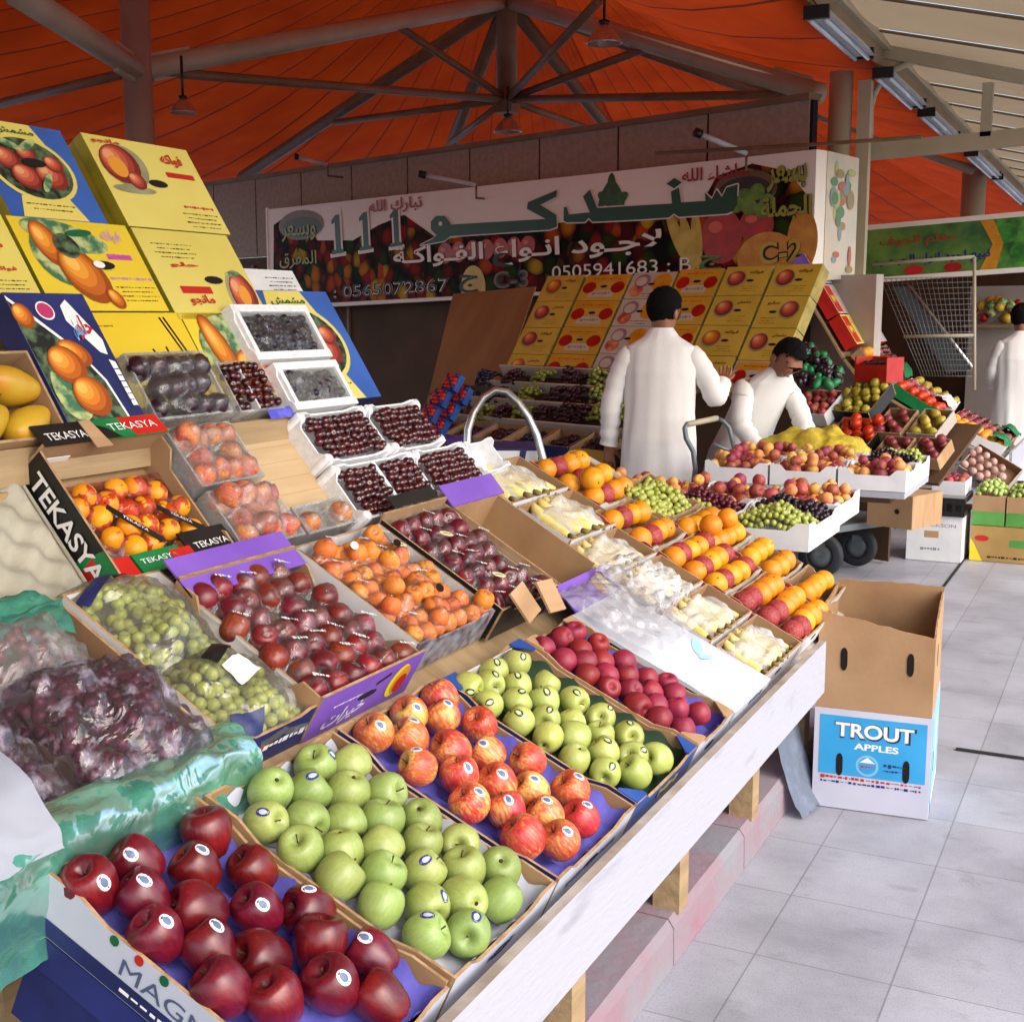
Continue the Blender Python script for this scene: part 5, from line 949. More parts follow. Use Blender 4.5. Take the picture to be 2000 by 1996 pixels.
# ================================================================ FAR END OF THE STALL: bananas and citrus
BANM = mat('banana skin', 'd8c46a', 'e2d69c', sc=22, rough=.5, var=.06, hue=.01); BAND = mat('banana tip', '7a6a3a', rough=.8)
def banana(b, M_, L=.17, R=.017):
    pts = [(L * (t - .5), -.10 * L * 4 * (t - .5) ** 2 * 1.3, 0) for t in [i / 10 for i in range(11)]]; r = [R * k for k in (.35, .72, .92, 1, 1.02, 1.03, 1.0, .95, .85, .6, .28)]
    b.tube(pts, r, BANM, 7, M_); b.tube([pts[0], (pts[0][0] - .02, pts[0][1] - .008, 0)], [R * .35, R * .3], BAND, 6, M_)
FB = film('white banana bag film', 'f8f8f8', .20, .25, .7, 14, .14, (.46, .72))
def banana_box(q, label, blab, seed, outs=(WHITEP, WHITEP, WHITEP, WHITEP), yel=False):
    sl = RF.slot(*q) if len(q) == 4 and isinstance(q[0], tuple) else q; w, l = sl[1] - sl[0], sl[3] - sl[2]
    r = crate(RF, sl, .085, label, outs, inn=CARDIN, dip=(0, 0, 0, 0), tabs=None, name='banana_crate')
    t = thing('banana_bunch', blab, 'bananas', RF.M((sl[0] + sl[1]) / 2, sl[2] + l * .5, -.05)); rn = random.Random(seed)
    for k in range(6):
        b = MB(); banana(b, T((k - 2.5) * w * .125, .01, .022 + .010 * math.sin(k)) @ RZ(rad(90) + (k - 2.5) * .14 + .1 * rn.uniform(-1, 1)) @ RX(rad(-70 + 12 * (k - 2.5))) @ SC(min(1.15, l * .9 / .17) ), .17, .0235); b.obj('banana', t)
    nu, nv = 28, 24; ba, bb = w * .40, l * .44
    def fn(x, y):
        X, Y = (x - .5) * 2, (y - .5) * 2; e = max(0, 1 - X ** 4) * max(0, 1 - Y ** 4); q_ = Vector((X * 2.2, Y * 2.2, seed * 1.7)); fold = abs(math.sin(3.2 * math.atan2(Y - .75, X + .001) + 2 * noise.noise(q_))) * min(1, math.hypot(X, Y - .75))
        return Vector((X * ba, Y * bb, (.078 + .010 * fold + .010 * noise.noise(q_)) * e ** .5 - .02 + .035 * math.exp(-((X) ** 2 + (Y - .75) ** 2) * 16)))
    b = MB(); b.grid(fn, nu, nv, FB); b.obj('bag_film', t); return r
YS = [(3.275, 3.69), (3.70, 4.12), (4.13, 4.45)]
bl = 'bananas in a thin white bag in the %s cardboard crate'
for i, (s0, s1, nm_, yb) in enumerate(((.005, .170, 'lowest banana crate beside the white box', 0), (.178, .345, 'second banana crate up the slope', 0), (.352, .515, 'third banana crate up the slope', 0), (.522, .68, 'fourth banana crate up the slope under a thin bag', 0), (.690, .895, 'fifth banana crate up the slope beside the empty box', 0), (.905, 1.115, 'topmost banana crate of ripe yellow fruit by the cherries', 0))):
    banana_box((3.275 if i < 4 else 3.36, 3.69 if i < 4 else 3.78, s0, s1), 'printed cardboard crate, ' + nm_, 'bagged bananas in the ' + nm_, 40 + i)
t = thing('plastic_bag', 'crumpled clear plastic bag draped over the middle banana crates', 'plastic bag', RF.M(3.28, .42, .03))
b = MB(); b.grid(lambda x, y: Vector((-.10 + .24 * x + .02 * noise.noise(Vector((x * 4, y * 4, 1))), -.10 + .22 * y, .035 * dome(x, y, .5) + .05 * abs(noise.noise(Vector((x * 6, y * 6, 4)))))), 40, 40, FB); b.obj('film', t)
ORB = mat('red edged tray card', '8a2030', 'a03040', sc=6, rough=.5)
def citrus(sl, label, grp, kinds, seed, top=.2):
    r = crate(RF, sl, .08, label, (WHITEP, CARD, ORB, CARD), dip=(.015, .01, .01, .01)); rn = random.Random(seed)
    (pts, ncol) = gridfill((sl[0] + .008, sl[1] - .008, sl[2] + .008, sl[3] - .008), .0375, .10); a = [p for p in pts]; up = [(u + .0, s + .03) for u, s in pts if rn.random() < top * .5 and u < sl[1] - .07 and s < sl[3] - .07]
    for k, nn in ((a, -.012), (up, .045)):
        for p in k:
            red = kinds == 'mix' and int((p[0] - sl[0]) / ((sl[1] - sl[0]) / ncol)) % 3 == 1 or kinds == 'net' and p[0] < sl[0] + .2
            place(P_NET if red else P_ORA, RF, [p], ('orange in red net wrap in the ' if red else 'bare orange in the ') + grp, 'orange', ('net wrapped oranges in the ' if red else 'bare oranges in the ') + grp, n=nn)
for sl, lab, g_, kd in (((3.70, 4.12, .005, .27), 'tray half full of red net wrapped oranges at the lower far corner', 'lower corner tray', 'net'), ((3.70, 4.12, .278, .535), 'tray of oranges with rows in red net, second up the slope', 'second citrus tray', 'mix'), ((3.70, 4.03, .543, .775), 'tray of oranges with rows in red net, third up the slope', 'third citrus tray', 'mix'), ((3.79, 4.18, .785, 1.08), 'tallest tray of oranges with a red net row at the top of the slope', 'topmost citrus tray', 'mix'), ((4.13, 4.46, .04, .20), 'small tray of bare oranges next to the upright cardboard box', 'small tray by the upright box', 'ora'), ((4.13, 4.44, .207, .40), 'tray of bare oranges in front of the white foam grape trays', 'tray before the foam trays', 'ora'), ((4.04, 4.42, .41, .62), 'tray of bare oranges beside the green grapes', 'tray beside the green grapes', 'ora')):
    citrus(sl, lab, g_, kd, int(sl[0] * 100))
slg2 = (4.04, 4.42, .63, .86); crate(RF, slg2, .07, 'cardboard tray of green grapes beyond the oranges', (CARD,) * 4, dip=(.012,) * 4)
def bunch(P, u, s, n, w, l, hgt, m, label, seed, grp=None, R=.0125):
    t = thing('grape_bunch', label, 'grapes', P.M(u, s, n), grp); grapes(P, (u - w / 2, u + w / 2, s - l / 2, s + l / 2), n, hgt, R, m, 'grape_cluster', t, seed=seed, drop=.04); return t
bunch(RF, 4.14, .745, -.04, .18, .20, .05, GRG, 'green grape bunch in the cardboard tray beyond the oranges, nearer half', 51); bunch(RF, 4.32, .745, -.04, .18, .20, .05, GRG, 'green grape bunch in the cardboard tray beyond the oranges, farther half', 52)
# ================================================================ WHITE TRAYS ON A BENCH AND TROLLEYS
FT = Plane((0, 0, .72), (1, 0, 0), 0, (0, 1, 0))
bench = thing('display_bench', 'low wooden bench carrying the white trays of grapes and peaches', 'bench', T(-1.6, 5.6, 0)); IB = T(1.6, -5.6, 0)
MB().box(-2.55, 4.68, .69, -1.16, 5.74, .717, DARKW, IB).obj('top', bench); MB().box(-2.05, 6.29, .69, -1.06, 7.02, .717, DARKW, IB).obj('top', bench)
for x, y in ((-2.5, 4.7), (-2.5, 5.7), (-1.75, 4.75), (-1.95, 6.3), (-1.95, 7.0), (-1.5, 5.7)): MB().box(x - .03, y - .03, 0, x + .03, y + .03, .69, PINE, IB).obj('leg', bench)
P_SPY = ball_proto('apricot', cat(PEACHP, 9), .027, apple_mat('small yellow apricot skin', 'd6a050', 'b4603a', 'cc8a48', .42, .68, rough=.6, spots='e8c890', var=.15, hue=.02), .08, 14)
P_SPE = ball_proto('peach', cat(PEACHP, 9), .030, apple_mat('small peach skin', 'b8603e', '7c2430', '983a38', .36, .60, rough=.6, spots='d8a888', var=.25, hue=.025), .08, 14)
TRAYW = mat('white tray card', 'd2d2d4', 'dededf', sc=8, rough=.6)
def wtray(x0, x1, y0, y1, label, fill, seed, h=.105, grp=None, z=0):
    sl = (x0, x1, y0, y1); P = FT.moved(z)
    r = crate(P, sl, h, label, (TRAYW,) * 4, inn=TRAYW, dip=(.03, .03, .02, .02), name='white_tray', holes=False, lift=h + .001, rag=False); rn = random.Random(seed)
    w, l = x1 - x0, y1 - y0
    if fill[0] == 'g':
        for k, c in enumerate(fill[1:]):
            mm, nm = {'G': (GRG, 'green'), 'B': (GRB, 'black'), 'R': (GRR, 'red')}[c]; n = len(fill) - 1
            bunch(P, x0 + w / 2, y0 + l * (k + .5) / n, h - .05, w * .9, l * .95 / n, .085, mm, '%s grape bunch heaped in the %s' % (nm, label.split(' in ')[0] if False else label), seed + k)
    else:
        pts = hexfill((x0 + .012, x1 - .012, y0 + .012, y1 - .012), .031, .2, .02); up = [p for p in pts if rn.random() < .35]
        for L_, nn in ((pts, h - .025), (up, h + .018)):
            A_ = [p for p in L_ if noise.noise(Vector((p[0] * 9, p[1] * 9, seed))) > 0.02]; B_ = [p for p in L_ if p not in A_]
            place(P_SPE, P, A_, 'small red peach in the ' + label, 'peach', 'red peaches in the ' + label, n=nn, sc=(.85, 1.1)); place(P_SPY, P, B_, 'small yellow apricot in the ' + label, 'apricot', 'apricots in the ' + label, n=nn, sc=(.85, 1.1))
wtray(-1.425, -1.072, 4.67, 5.21, 'end white tray of grapes nearest the walkway', 'gGB', 60); wtray(-1.785, -1.432, 4.67, 5.21, 'white tray of grapes second from the walkway', 'gGR', 64); wtray(-2.145, -1.792, 4.67, 5.21, 'white tray of grapes third from the walkway', 'gGB', 68); wtray(-2.505, -2.152, 4.67, 5.21, 'white tray of dark grapes behind the topmost citrus', 'gRG', 71)
wtray(-1.425, -1.10, 5.23, 5.75, 'end white tray behind the grapes', 'p', 72); wtray(-1.76, -1.432, 5.23, 5.75, 'second white tray behind the grapes', 'p', 73); wtray(-2.10, -1.768, 5.23, 5.75, 'third white tray behind the grapes', 'p', 74); wtray(-2.44, -2.108, 5.23, 5.75, 'fourth white tray by the tall man', 'p', 75)
wtray(-1.315, -.985, 6.27, 6.64, 'corner white tray on the raised row', 'p', 76, z=.03); wtray(-1.655, -1.322, 6.27, 6.64, 'second white tray on the raised row', 'p', 77, z=.03); wtray(-1.995, -1.662, 6.27, 6.64, 'third white tray on the raised row', 'p', 78, z=.03)
wtray(-1.315, -.985, 6.66, 7.02, 'rear corner white tray of grapes', 'gBG', 79, z=.03); wtray(-1.655, -1.322, 6.66, 7.02, 'rear white tray in the raised row', 'p', 81, z=.03); wtray(-1.995, -1.662, 6.66, 7.02, 'rear white tray before the stooping boy', 'p', 82, z=.03)
MB().box(-2.03, 6.265, .7185, -.99, 7.02, .748, BOARDW, IB).obj('top', bench)
for i, (x0, x1) in enumerate(((-1.62, -1.30), (-1.96, -1.64))):
    t = thing('carton', ('plain brown carton standing under the white foam trays', 'second brown carton under the white trays farther in')[i], 'carton', T(x0, 4.8, 0)); MB().box(0, 0, 0, x1 - x0, .5, .62, CARD).obj('body', t); MB().box(.002, .002, .62, x1 - x0 - .002, .25, .626, CARDIN).obj('flap', t)
RUB = mat('black rubber tyre', '1a1c22', '24262c', sc=20, rough=.7); GALV = mat('grey trolley steel', '5d6468', '70777b', sc=8, rough=.45, met=.3)
tr = thing('platform_trolley', 'grey flat trolley with two black wheels under the white trays', 'trolley', T(*at(1640, 1128, 7.8))); IT = tr.matrix_world.inverted()
q0, q1 = at(1545, 1047, 7.5), at(1795, 1012, 8.1); dd = (q1 - q0); bk = Vector((-dd.y, dd.x, 0)).normalized()
fm = frame(q0, dd, bk); MB().box(0, 0, -.02, dd.length * .86, .55, .02, GALV, IT @ fm).obj('deck', tr)
MB().tube([q0 + dd * .8 - Vector((0, 0, .02)), q0 + dd * .93 + Vector((0, 0, .0)), q1 + Vector((0, 0, .03))], .028, GALV, 8, IT).obj('handle', tr); MB().tube([q1 + Vector((0, 0, .03)), q1 + dd * .05 + Vector((0, 0, .04))], .034, REDI, 8, IT).obj('grip', tr)
def wheel(c, r, w, ax, parent, I):
    q = ax.to_track_quat('Z', 'Y').to_matrix().to_4x4(); M_ = I @ Matrix.Translation(c) @ q; b = MB()
    b.lathe([(r * .62, -w / 2), (r * .9, -w / 2), (r, -w * .3), (r, w * .3), (r * .9, w / 2), (r * .62, w / 2), (r * .62, -w / 2)], 28, RUB, M_); o = b.obj('wheel', parent)
    b = MB(); b.lathe([(0, -w * .2), (r * .25, -w * .3), (r * .62, -w * .1), (r * .62, w * .1), (r * .25, w * .3), (0, w * .2)], 20, GALV, M_); o2 = b.obj('rim', o)
for px_, py_, d_, r_ in ((1603, 1084, 7.7, .135), (1674, 1067, 8.1, .125)):
    c = at(px_, py_, d_); wheel(c, r_, .06, (EYE - c).cross(Vector((0, 0, 1))).cross(Vector((0, 0, 1))).normalized() + CR * .35, tr, IT); MB().bar(c, (c.x, c.y, q0.z - .02), .03, .06, GALV).obj('fork', tr).matrix_local = IT
b = MB(); p_ = at(1692, 1040, 7.75); b.box(0, 0, 0, .30, .35, .20, CARD, frame((p_.x, p_.y, q0.z + .03), E1, -E2)); t = thing('carton', 'small brown carton with punched holes riding on the trolley', 'carton', frame((p_.x, p_.y, q0.z + .03), E1, -E2)); b.v = [t.matrix_world.inverted() @ v for v in b.v]; b.obj('body', t)
b = MB(); b.ell(.20, .10, .016, .016, 0, DARKHOLE, RX(rad(90)) @ T(0, 0, .0012)); b.ell(.08, .16, .012, .014, 0, DARKHOLE, RX(rad(90)) @ T(0, 0, .0012)); b.obj('punched_hole', t)
# cardboard apple carton on the floor
AX = Vector((math.cos(rad(5)), math.sin(rad(5)), 0)); TB = frame((-.885, 4.02, .003), AX, (-AX.y, AX.x, 0)); tw, tl, th, tt = .365, .46, .335, .655
CYA = mat('cyan print card', '2a90c8', '3a9ed4', sc=4, rough=.45); CYL = mat('pale cyan print card', '72b0c0', '86bfcc', sc=4, rough=.5); LILA = mat('white lilac card', 'b4b4c4', 'c2c2d0', sc=3, rough=.55)
tc_ = thing('apple_carton', 'white and blue printed apple carton standing on the tiles by the stall', 'carton', TB)
MB().box(0, 0, 0, tw, tl, th, LILA).obj('body', tc_)
F = wallframes(tw, tl)[0]; b = MB(); b.box(.018, .115, .0005, tw - .014, th - .022, .0012, CYA, F); scribble(b, tw * .86, .010, REDI, F @ T(tw * .5, .105, .0008), n=26, seed=2); scribble(b, tw * .86, .009, BLUI, F @ T(tw * .5, .090, .0008), n=26, seed=3)
b.ell(tw * .47, .155, .036, .036, .0016, mat('emblem ring', '7ab0cc', rough=.5), F); b.ell(tw * .47, .155, .028, .028, .002, CYA, F); b.prism([(tw * .47 - .024, .165), (tw * .47, .183), (tw * .47 + .024, .165)], .002, .0024, WHITE, F); scribble(b, .04, .008, REDI, F @ T(tw * .47, .152, .0024), n=5, seed=6); scribble(b, .066, .011, NAVY, F @ T(tw * .70, .163, .002), n=6, seed=5); scribble(b, .066, .006, NAVY, F @ T(tw * .70, .146, .002), n=6, seed=7); b.obj('front_print', tc_)
b = MB(); text(b, 'TROUT', mat('dark outline ink', '2a2446', rough=.5), F @ T(tw * .52 + .002, th - .068, 0), w=tw * .70, h=.056, off=.05, z=.0014); text(b, 'TROUT', WHITE, F @ T(tw * .52, th - .066, 0), w=tw * .67, h=.048, off=.03, z=.0022); text(b, 'APPLES', WHITE, F @ T(tw * .54, th - .118, 0), w=tw * .38, h=.022, off=.03, z=.0016); b.obj('lettering', tc_)
b = MB()
def slot(b, x, y, F_, s=1): b.prism([(x + .011 * math.cos(a * math.pi / 8) * s, y + .024 * math.sin(a * math.pi / 8) * s + (.014 if math.sin(a * math.pi / 8) > 0 else -.014) * s) for a in range(16)], .0016, .0022, DARKHOLE, F_)
slot(b, tw * .23, .150, F); slot(b, tw * .80, .150, F); b.obj('hand_slot', tc_)
F1 = wallframes(tw, tl)[3]; b = MB(); b.box(.02, .05, .0005, tl - .02, th - .004, .0012, CYL, F1); b.box(.05, .0, .0012, .08, th - .02, .0016, CYA, F1); b.prism([(.20, .10), (.30, .12), (.32, th - .06), (.22, th - .09)], .0012, .0018, LILA, F1); slot(b, .14, .15, F1, .9); b.obj('side_print', tc_)
tu = thing('open_carton', 'open plain brown carton set on top of the blue printed apple carton', 'carton', TB @ T(0, 0, th + .001)); hu = tt - th; b_ = .012
for nm, k, w_ in (('front_panel', 0, tw), ('back_panel', 1, tw), ('side_panel', 2, tl), ('side_panel', 3, tl)):
    F = wallframes(tw - .006, tl)[k]; b = MB(); x0, x1 = (0, w_ - .006) if k < 2 else (TH, w_ - TH); hh = hu + (.0, .015, .0, .0)[k]
    n_ = 10; top = [(x1 - (x1 - x0) * i / n_, hh + random.uniform(-.003, .003) + (-.065 * (1 - i / n_) if k == 0 else -.065 * (i / n_) ** 2 if k == 3 else 0)) for i in range(n_ + 1)]
    b.prism([(x0, 0), (x1, 0)] + top, -TH, 0, CARD, T(.003, 0, 0) @ F, CARDEDGE, CARDIN)
    if k in (0, 3): slot(b, x0 + (x1 - x0) * (.23 if k == 0 else .35), hu * .52, T(.003, 0, 0) @ F, 1.0)
    if k == 0: slot(b, x0 + (x1 - x0) * .80, hu * .52, T(.003, 0, 0) @ F, 1.0)
    b.obj(nm, tu)
MB().box(TH, TH, .0, tw - TH, tl - TH, .006, CARDIN).obj('base', tu)
t = thing('plastic_sheet', 'crumpled grey plastic sheet on the floor between the kerb and the blue carton', 'plastic sheet', T(-.92, 3.9, .004)); b = MB()
b.grid(lambda x, y: Vector((-.06 + .10 * x + .03 * y, -.02 + .18 * y, .26 * (1 - x) ** 1.4 + .03 * abs(noise.noise(Vector((x * 4, y * 5, 3)))))), 16, 20, film('grey plastic sheet', '7c8698', .6, .4, .8, 10)); b.obj('sheet', t)
# steel hoop trolley behind the cherries
ht = thing('hand_trolley', 'bright steel hoop handle of a hand trolley behind the cherry trays', 'trolley', T(*at(960, 870, 5.0))); IH = ht.matrix_world.inverted()
hp = [at(x, y, 5.0) for x, y in ((915, 900), (912, 872), (914, 840), (925, 806), (945, 776), (968, 762), (990, 766), (1012, 786), (1032, 815), (1048, 850), (1060, 895), (1066, 930))]
MB().tube(hp, .0155, STEEL, 12, IH).obj('hoop', ht); MB().bar(hp[0], (hp[0].x, hp[0].y, .1), .03, .03, STEEL).obj('upright', ht).matrix_local = IH; MB().bar(hp[-1], (hp[-1].x, hp[-1].y, .1), .03, .03, STEEL).obj('upright', ht).matrix_local = IH
fm = frame((at(918, 905, 5.05)), CR + CF * .0, (-CR.y, CR.x, 0)); t = thing('white_carton', 'white carton with a dark blue stripe standing behind the hoop', 'carton', fm); MB().box(0, 0, -.85, .27, .3, .05, WHITEP).obj('body', t); MB().box(-.002, -.002, .052, .272, .302, .058, NAVY).obj('lid', t); MB().prism([(.19, .0), (.215, .0), (.225, .05), (.20, .05)], .0, .002, NAVY, RX(rad(90))).obj('stripe', t)
# ================================================================ BACK STALL
BC = Plane(at(1250, 725, 9.0), E1, 57, -E2)
def d_redtwin(b, w, l, z):
    b.box(w * .03, l * .72, z, w * .97, l * .97, z + .0005, mat('amber print', 'c08418', 'cc9428', sc=6, rough=.5)); b.box(w * .22, l * .12, z, w * .78, l * .40, z + .0005, mat('pale print', 'b8a890', 'c0b4a0', sc=6, rough=.5)); scribble(b, w * .4, l * .1, mat('grey ink', '7c8488', rough=.5), T(w * .5, l * .26, z + .001), n=6)
    E_(b, w, l, z + .001, .18, .50, .15, .22, TOM); E_(b, w, l, z + .001, .82, .50, .15, .22, TOM); hole(b, w, l, z, .5, .54, 1); lines(b, w, l, z + .0006, .5, .84, .6, 1, mat('brown ink', '6a2c14', rough=.5), .03)
def d_onefruit(seed):
    def f(b, w, l, z):
        x = .3 if seed % 2 == 0 else .68; E_(b, w, l, z, x, .56, .22, .30, PGRY); fr_pic(b, w, l, z + .0005, x, .58, .19, .26, APS if seed % 3 else MGS); hole(b, w, l, z, .62 if x < .5 else .34, .5, .9); lines(b, w, l, z, .66 if x < .5 else .3, .30, .36, 3, mat('brown ink', '6a2c14', rough=.5), .02, .08, seed); script(b, w, l, z, .70 if x < .5 else .3, .78, .3, .1, mat('brown ink', '6a2c14', rough=.5), seed)
    return f
def d_citrus(b, w, l, z):
    E_(b, w, l, z, .75, .6, .22, .34, ORP); E_(b, w, l, z + .0004, .22, .3, .16, .24, PAPR); E_(b, w, l, z + .0004, .28, .68, .18, .26, mat('mauve ring', '8a6a80', rough=.5)); E_(b, w, l, z + .0008, .26, .66, .13, .18, mat('pale print', 'b8a890', 'c0b4a0', sc=6, rough=.5)); hole(b, w, l, z, .52, .55, .9); lines(b, w, l, z, .6, .18, .4, 2, BLACK, .03, .1)
KY = mat('dull yellow carton', 'b89a34', 'c8aa40', sc=3, rough=.5, var=.05); KW = mat('pale grey carton', 'b0a494', 'bdb2a4', sc=3, rough=.5); KO = mat('amber carton', 'b8902c', 'c49e3a', sc=3, rough=.5)
colsq = [((1049, 539), (1122, 537), (1078, 722), (1008, 722)), ((1128, 538), (1208, 535), (1178, 722), (1084, 722)), ((1212, 535), (1298, 529), (1268, 722), (1184, 722)), ((1302, 528), (1388, 523), (1360, 722), (1274, 722)), ((1393, 523), (1483, 518), (1452, 735), (1366, 722)), ((1487, 518), (1581, 515), (1542, 745), (1458, 738))]
nm_ = ['first leaning column from the plywood sheet', 'second leaning column from the plywood sheet', 'third leaning column, pale with citrus pictures', 'fourth leaning column behind the tall man', 'fifth leaning column between the two men', 'last leaning column beside the plaster wall']
rw_ = ['bottom', 'second', 'third', 'top']
for c, q in enumerate(colsq):
    sl = BC.slot(*q); L_ = (sl[3] - sl[2]) / 3.55
    for r_ in range(4):
        s0 = sl[2] - L_ * .45 + r_ * L_; face, dec = ((KY, d_onefruit(0)), (KO, d_redtwin), (KW, d_citrus), (KO, d_redtwin), (KY, d_onefruit(1)), (KY, d_onefruit(2)))[c]
        if c in (0, 4, 5): dec = d_onefruit(c + r_ * 2 + (r_ if c == 5 else 0))
        if c == 5 and r_ == 0: dec = d_redtwin; face = KW
        carton(BC, (sl[0], sl[1], s0, s0 + L_ - .004), .10, '%s carton of the %s' % (rw_[r_], nm_[c]), face, mat('carton edge', 'a8944a', '8a7a3c', sc=10, rough=.6), dec, group='yellow cartons leaning at the back stall')
# leaning plywood sheets
PB = BC.moved(-.22)
def sheetp(P, q, d, label, m, name='plywood_sheet', catg='board'):
    uv_ = [P.uv(x, y) for x, y in q]; o = P.M(uv_[0][0], uv_[0][1]); t = thing(name, label, catg, o); MB().prism([(u - uv_[0][0], s - uv_[0][1]) for u, s in uv_][::-1], -d, 0, m).obj('panel', t); return t
sheetp(PB, ((885, 574), (1046, 560), (985, 740), (838, 768)), .012, 'large brown plywood sheet leaning beside the first yellow cartons', PLY)
sheetp(PB.moved(.02), ((836, 772), (905, 762), (880, 850), (815, 870)), .012, 'smaller brown board below the large plywood sheet', PLY)
# sloping grape trays
BG = Plane(at(1090, 724, 8.8), E1, 34, -E2); back = thing('produce_rack', 'dark wooden rack carrying the sloping grape boxes in the shade', 'rack', T(*at(1090, 830, 8.6))); IR = back.matrix_world.inverted()
ul, ur = BG.uv(880, 800)[0], BG.uv(1330, 760)[0]
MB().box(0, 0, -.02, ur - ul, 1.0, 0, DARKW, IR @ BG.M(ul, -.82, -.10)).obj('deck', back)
fb = BG.M(ul, -.80, -.12).translation; MB().box(0, -.02, -fb.z + .02, ur - ul, 0, 0, DARKW, IR @ frame(fb, E1, -E2)).obj('front_panel', back)
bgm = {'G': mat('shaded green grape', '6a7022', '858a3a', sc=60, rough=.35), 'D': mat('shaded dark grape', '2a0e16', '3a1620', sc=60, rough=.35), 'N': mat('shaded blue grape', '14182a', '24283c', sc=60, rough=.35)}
rows = [(733, [(948, 'N'), (1000, 'D'), (1056, 'G'), (1115, 'D'), (1170, 'G'), (1225, 'D')]), (765, [(905, 'N'), (965, 'D'), (1026, 'G'), (1083, 'D'), (1123, 'D'), (1172, 'G'), (1225, 'D')]), (802, [(880, 'N'), (952, 'G'), (982, 'D'), (1018, 'G'), (1060, 'D'), (1104, 'D'), (1140, 'D'), (1172, 'G'), (1215, 'G')])]
nmc = {'G': 'green', 'D': 'dark red', 'N': 'blue black'}
for k, (y, it) in enumerate(rows):
    for j, (x, c) in enumerate(it):
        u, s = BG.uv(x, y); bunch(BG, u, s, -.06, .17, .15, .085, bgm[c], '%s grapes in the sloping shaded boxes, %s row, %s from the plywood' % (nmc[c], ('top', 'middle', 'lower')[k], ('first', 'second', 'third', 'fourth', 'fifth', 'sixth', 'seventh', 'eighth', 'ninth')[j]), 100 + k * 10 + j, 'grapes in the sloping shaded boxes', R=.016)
b = MB()
for k in range(4): b.box(0, 0, -.10, ur - ul, .012, -.012, KW, IR @ BG.M(ul, BG.uv(1080, (748, 784, 824, 716)[k])[1], 0))
b.obj('tray_edge', back)
BL = Plane(at(1060, 850, 8.1), E1, 20, -E2)
for k in range(7):
    for j in range(2):
        q = BL.M(-1.15 + k * .30, -.12 - j * .26, -.1); cc = (ORB, NAVY, PURPLE, KO, CARD, BLACKP, ORB)[(k * 2 + j * 3) % 7]
        bk_ = crate(BL.moved(-.16 * j), (-1.15 + k * .30, -.86 + k * .30, -.13 - j * .27, .12 - j * .27), .11, '%s box of dark plums in the shaded front row, %s from the hoop' % (('upper', 'lower')[j], ('first', 'second', 'third', 'fourth', 'fifth', 'sixth', 'seventh')[k]), (cc,) * 4, dip=(0.0,) * 4, holes=False, group='dark boxes in the shaded front row')
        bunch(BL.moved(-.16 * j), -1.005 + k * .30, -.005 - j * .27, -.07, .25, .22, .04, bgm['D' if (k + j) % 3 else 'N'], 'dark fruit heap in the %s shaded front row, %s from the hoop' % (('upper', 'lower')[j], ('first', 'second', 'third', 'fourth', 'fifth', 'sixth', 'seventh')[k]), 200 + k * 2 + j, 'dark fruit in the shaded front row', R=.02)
for k, (x, y) in enumerate(((868, 745), (845, 775), (825, 805), (862, 800), (842, 830), (885, 770))):
    p = at(x, y, 8.6); t = thing('berry_punnet', 'dark blue printed punnet of red berries on the shaded slope below the plywood, %s one' % ('top', 'second', 'lowest', 'middle', 'bottom', 'inner')[k], 'punnet', frame(p, E1, BC.s)); MB().box(0, -.06, -.05, .13, .06, 0, BLUEP).obj('tray', t)
    b = MB(); [b.lathe(SPL, 7, REDP if i % 3 else NAVY, T(.02 + .03 * (i % 4), -.04 + .028 * (i // 4), .004) @ SC(.018)) for i in range(16)]; b.obj('berry_heap', t)
# ---------------------------------------------------------------- goods right of the men
BR = Plane(at(1600, 880, 8.5), E1, 33, -E2); P_TOM = ball_proto('tomato', cat(ORG, 8), .036, mat('bright tomato skin', 'b8280a', 'c83c10', sc=14, rough=.3, var=.1), 0, 14); P_YEL = ball_proto('lemon', cat([(0, 1.15), (.14, 1.1), (.5, .85), (.9, .3), (.92, -.3), (.5, -.85), (.14, -1.1), (0, -1.15)], 8), .034, mat('yellow green fruit skin', '8f7e1c', 'a8983a', sc=14, rough=.4, var=.2), 0, 12); P_ONI = ball_proto('onion', cat(ORG, 8), .033, mat('dull red fruit skin', '6e2024', '8a3a3a', sc=20, rough=.4, var=.25, hue=.02), 0, 12)
MB().box(0, 0, -.02, 1.02, .62, 0, DARKW, IR @ BR.M(-.16, -.06, -.13)).obj('deck', back); q = BR.M(-.16, -.06, -.15).translation; MB().box(0, -.02, -q.z + .02, .70, 0, 0, DARKW, IR @ frame(q, E1, -E2)).obj('front_panel', back)
def bcr(q, h, label, out, proto, R, plab, cat_, dn=0, gap=1.0):
    P = BR.moved(dn); sl = P.slot(*q); crate(P, sl, h, label, (out,) * 4, dip=(0,) * 4, holes=False)
    pts = hexfill((sl[0] + .01, sl[1] - .01, sl[2] + .01, sl[3] - .01), R, .2, .02, gap); place(proto, P, pts, plab, cat_, 'fruit: ' + plab, n=-.01); up = [p for p in pts if random.random() < .35]; place(proto, P, up, plab, cat_, 'fruit: ' + plab, n=R * .9)
bcr([(1626, 815), (1712, 815), (1712, 882), (1612, 882)], .10, 'black edged crate of bright red orange fruit behind the white trays', BLACKP, P_TOM, .036, 'bright red orange fruit in the black edged crate', 'orange')
bcr([(1556, 838), (1618, 832), (1606, 884), (1546, 884)], .09, 'small crate of little oranges beside the boy', CARD, P_ORS, .027, 'little orange in the crate beside the boy', 'orange')
bcr([(1566, 765), (1636, 757), (1632, 808), (1556, 812)], .10, 'white crate of peaches above the little oranges', TRAYW, P_SPE, .03, 'peach in the white crate above the little oranges', 'peach', .06)
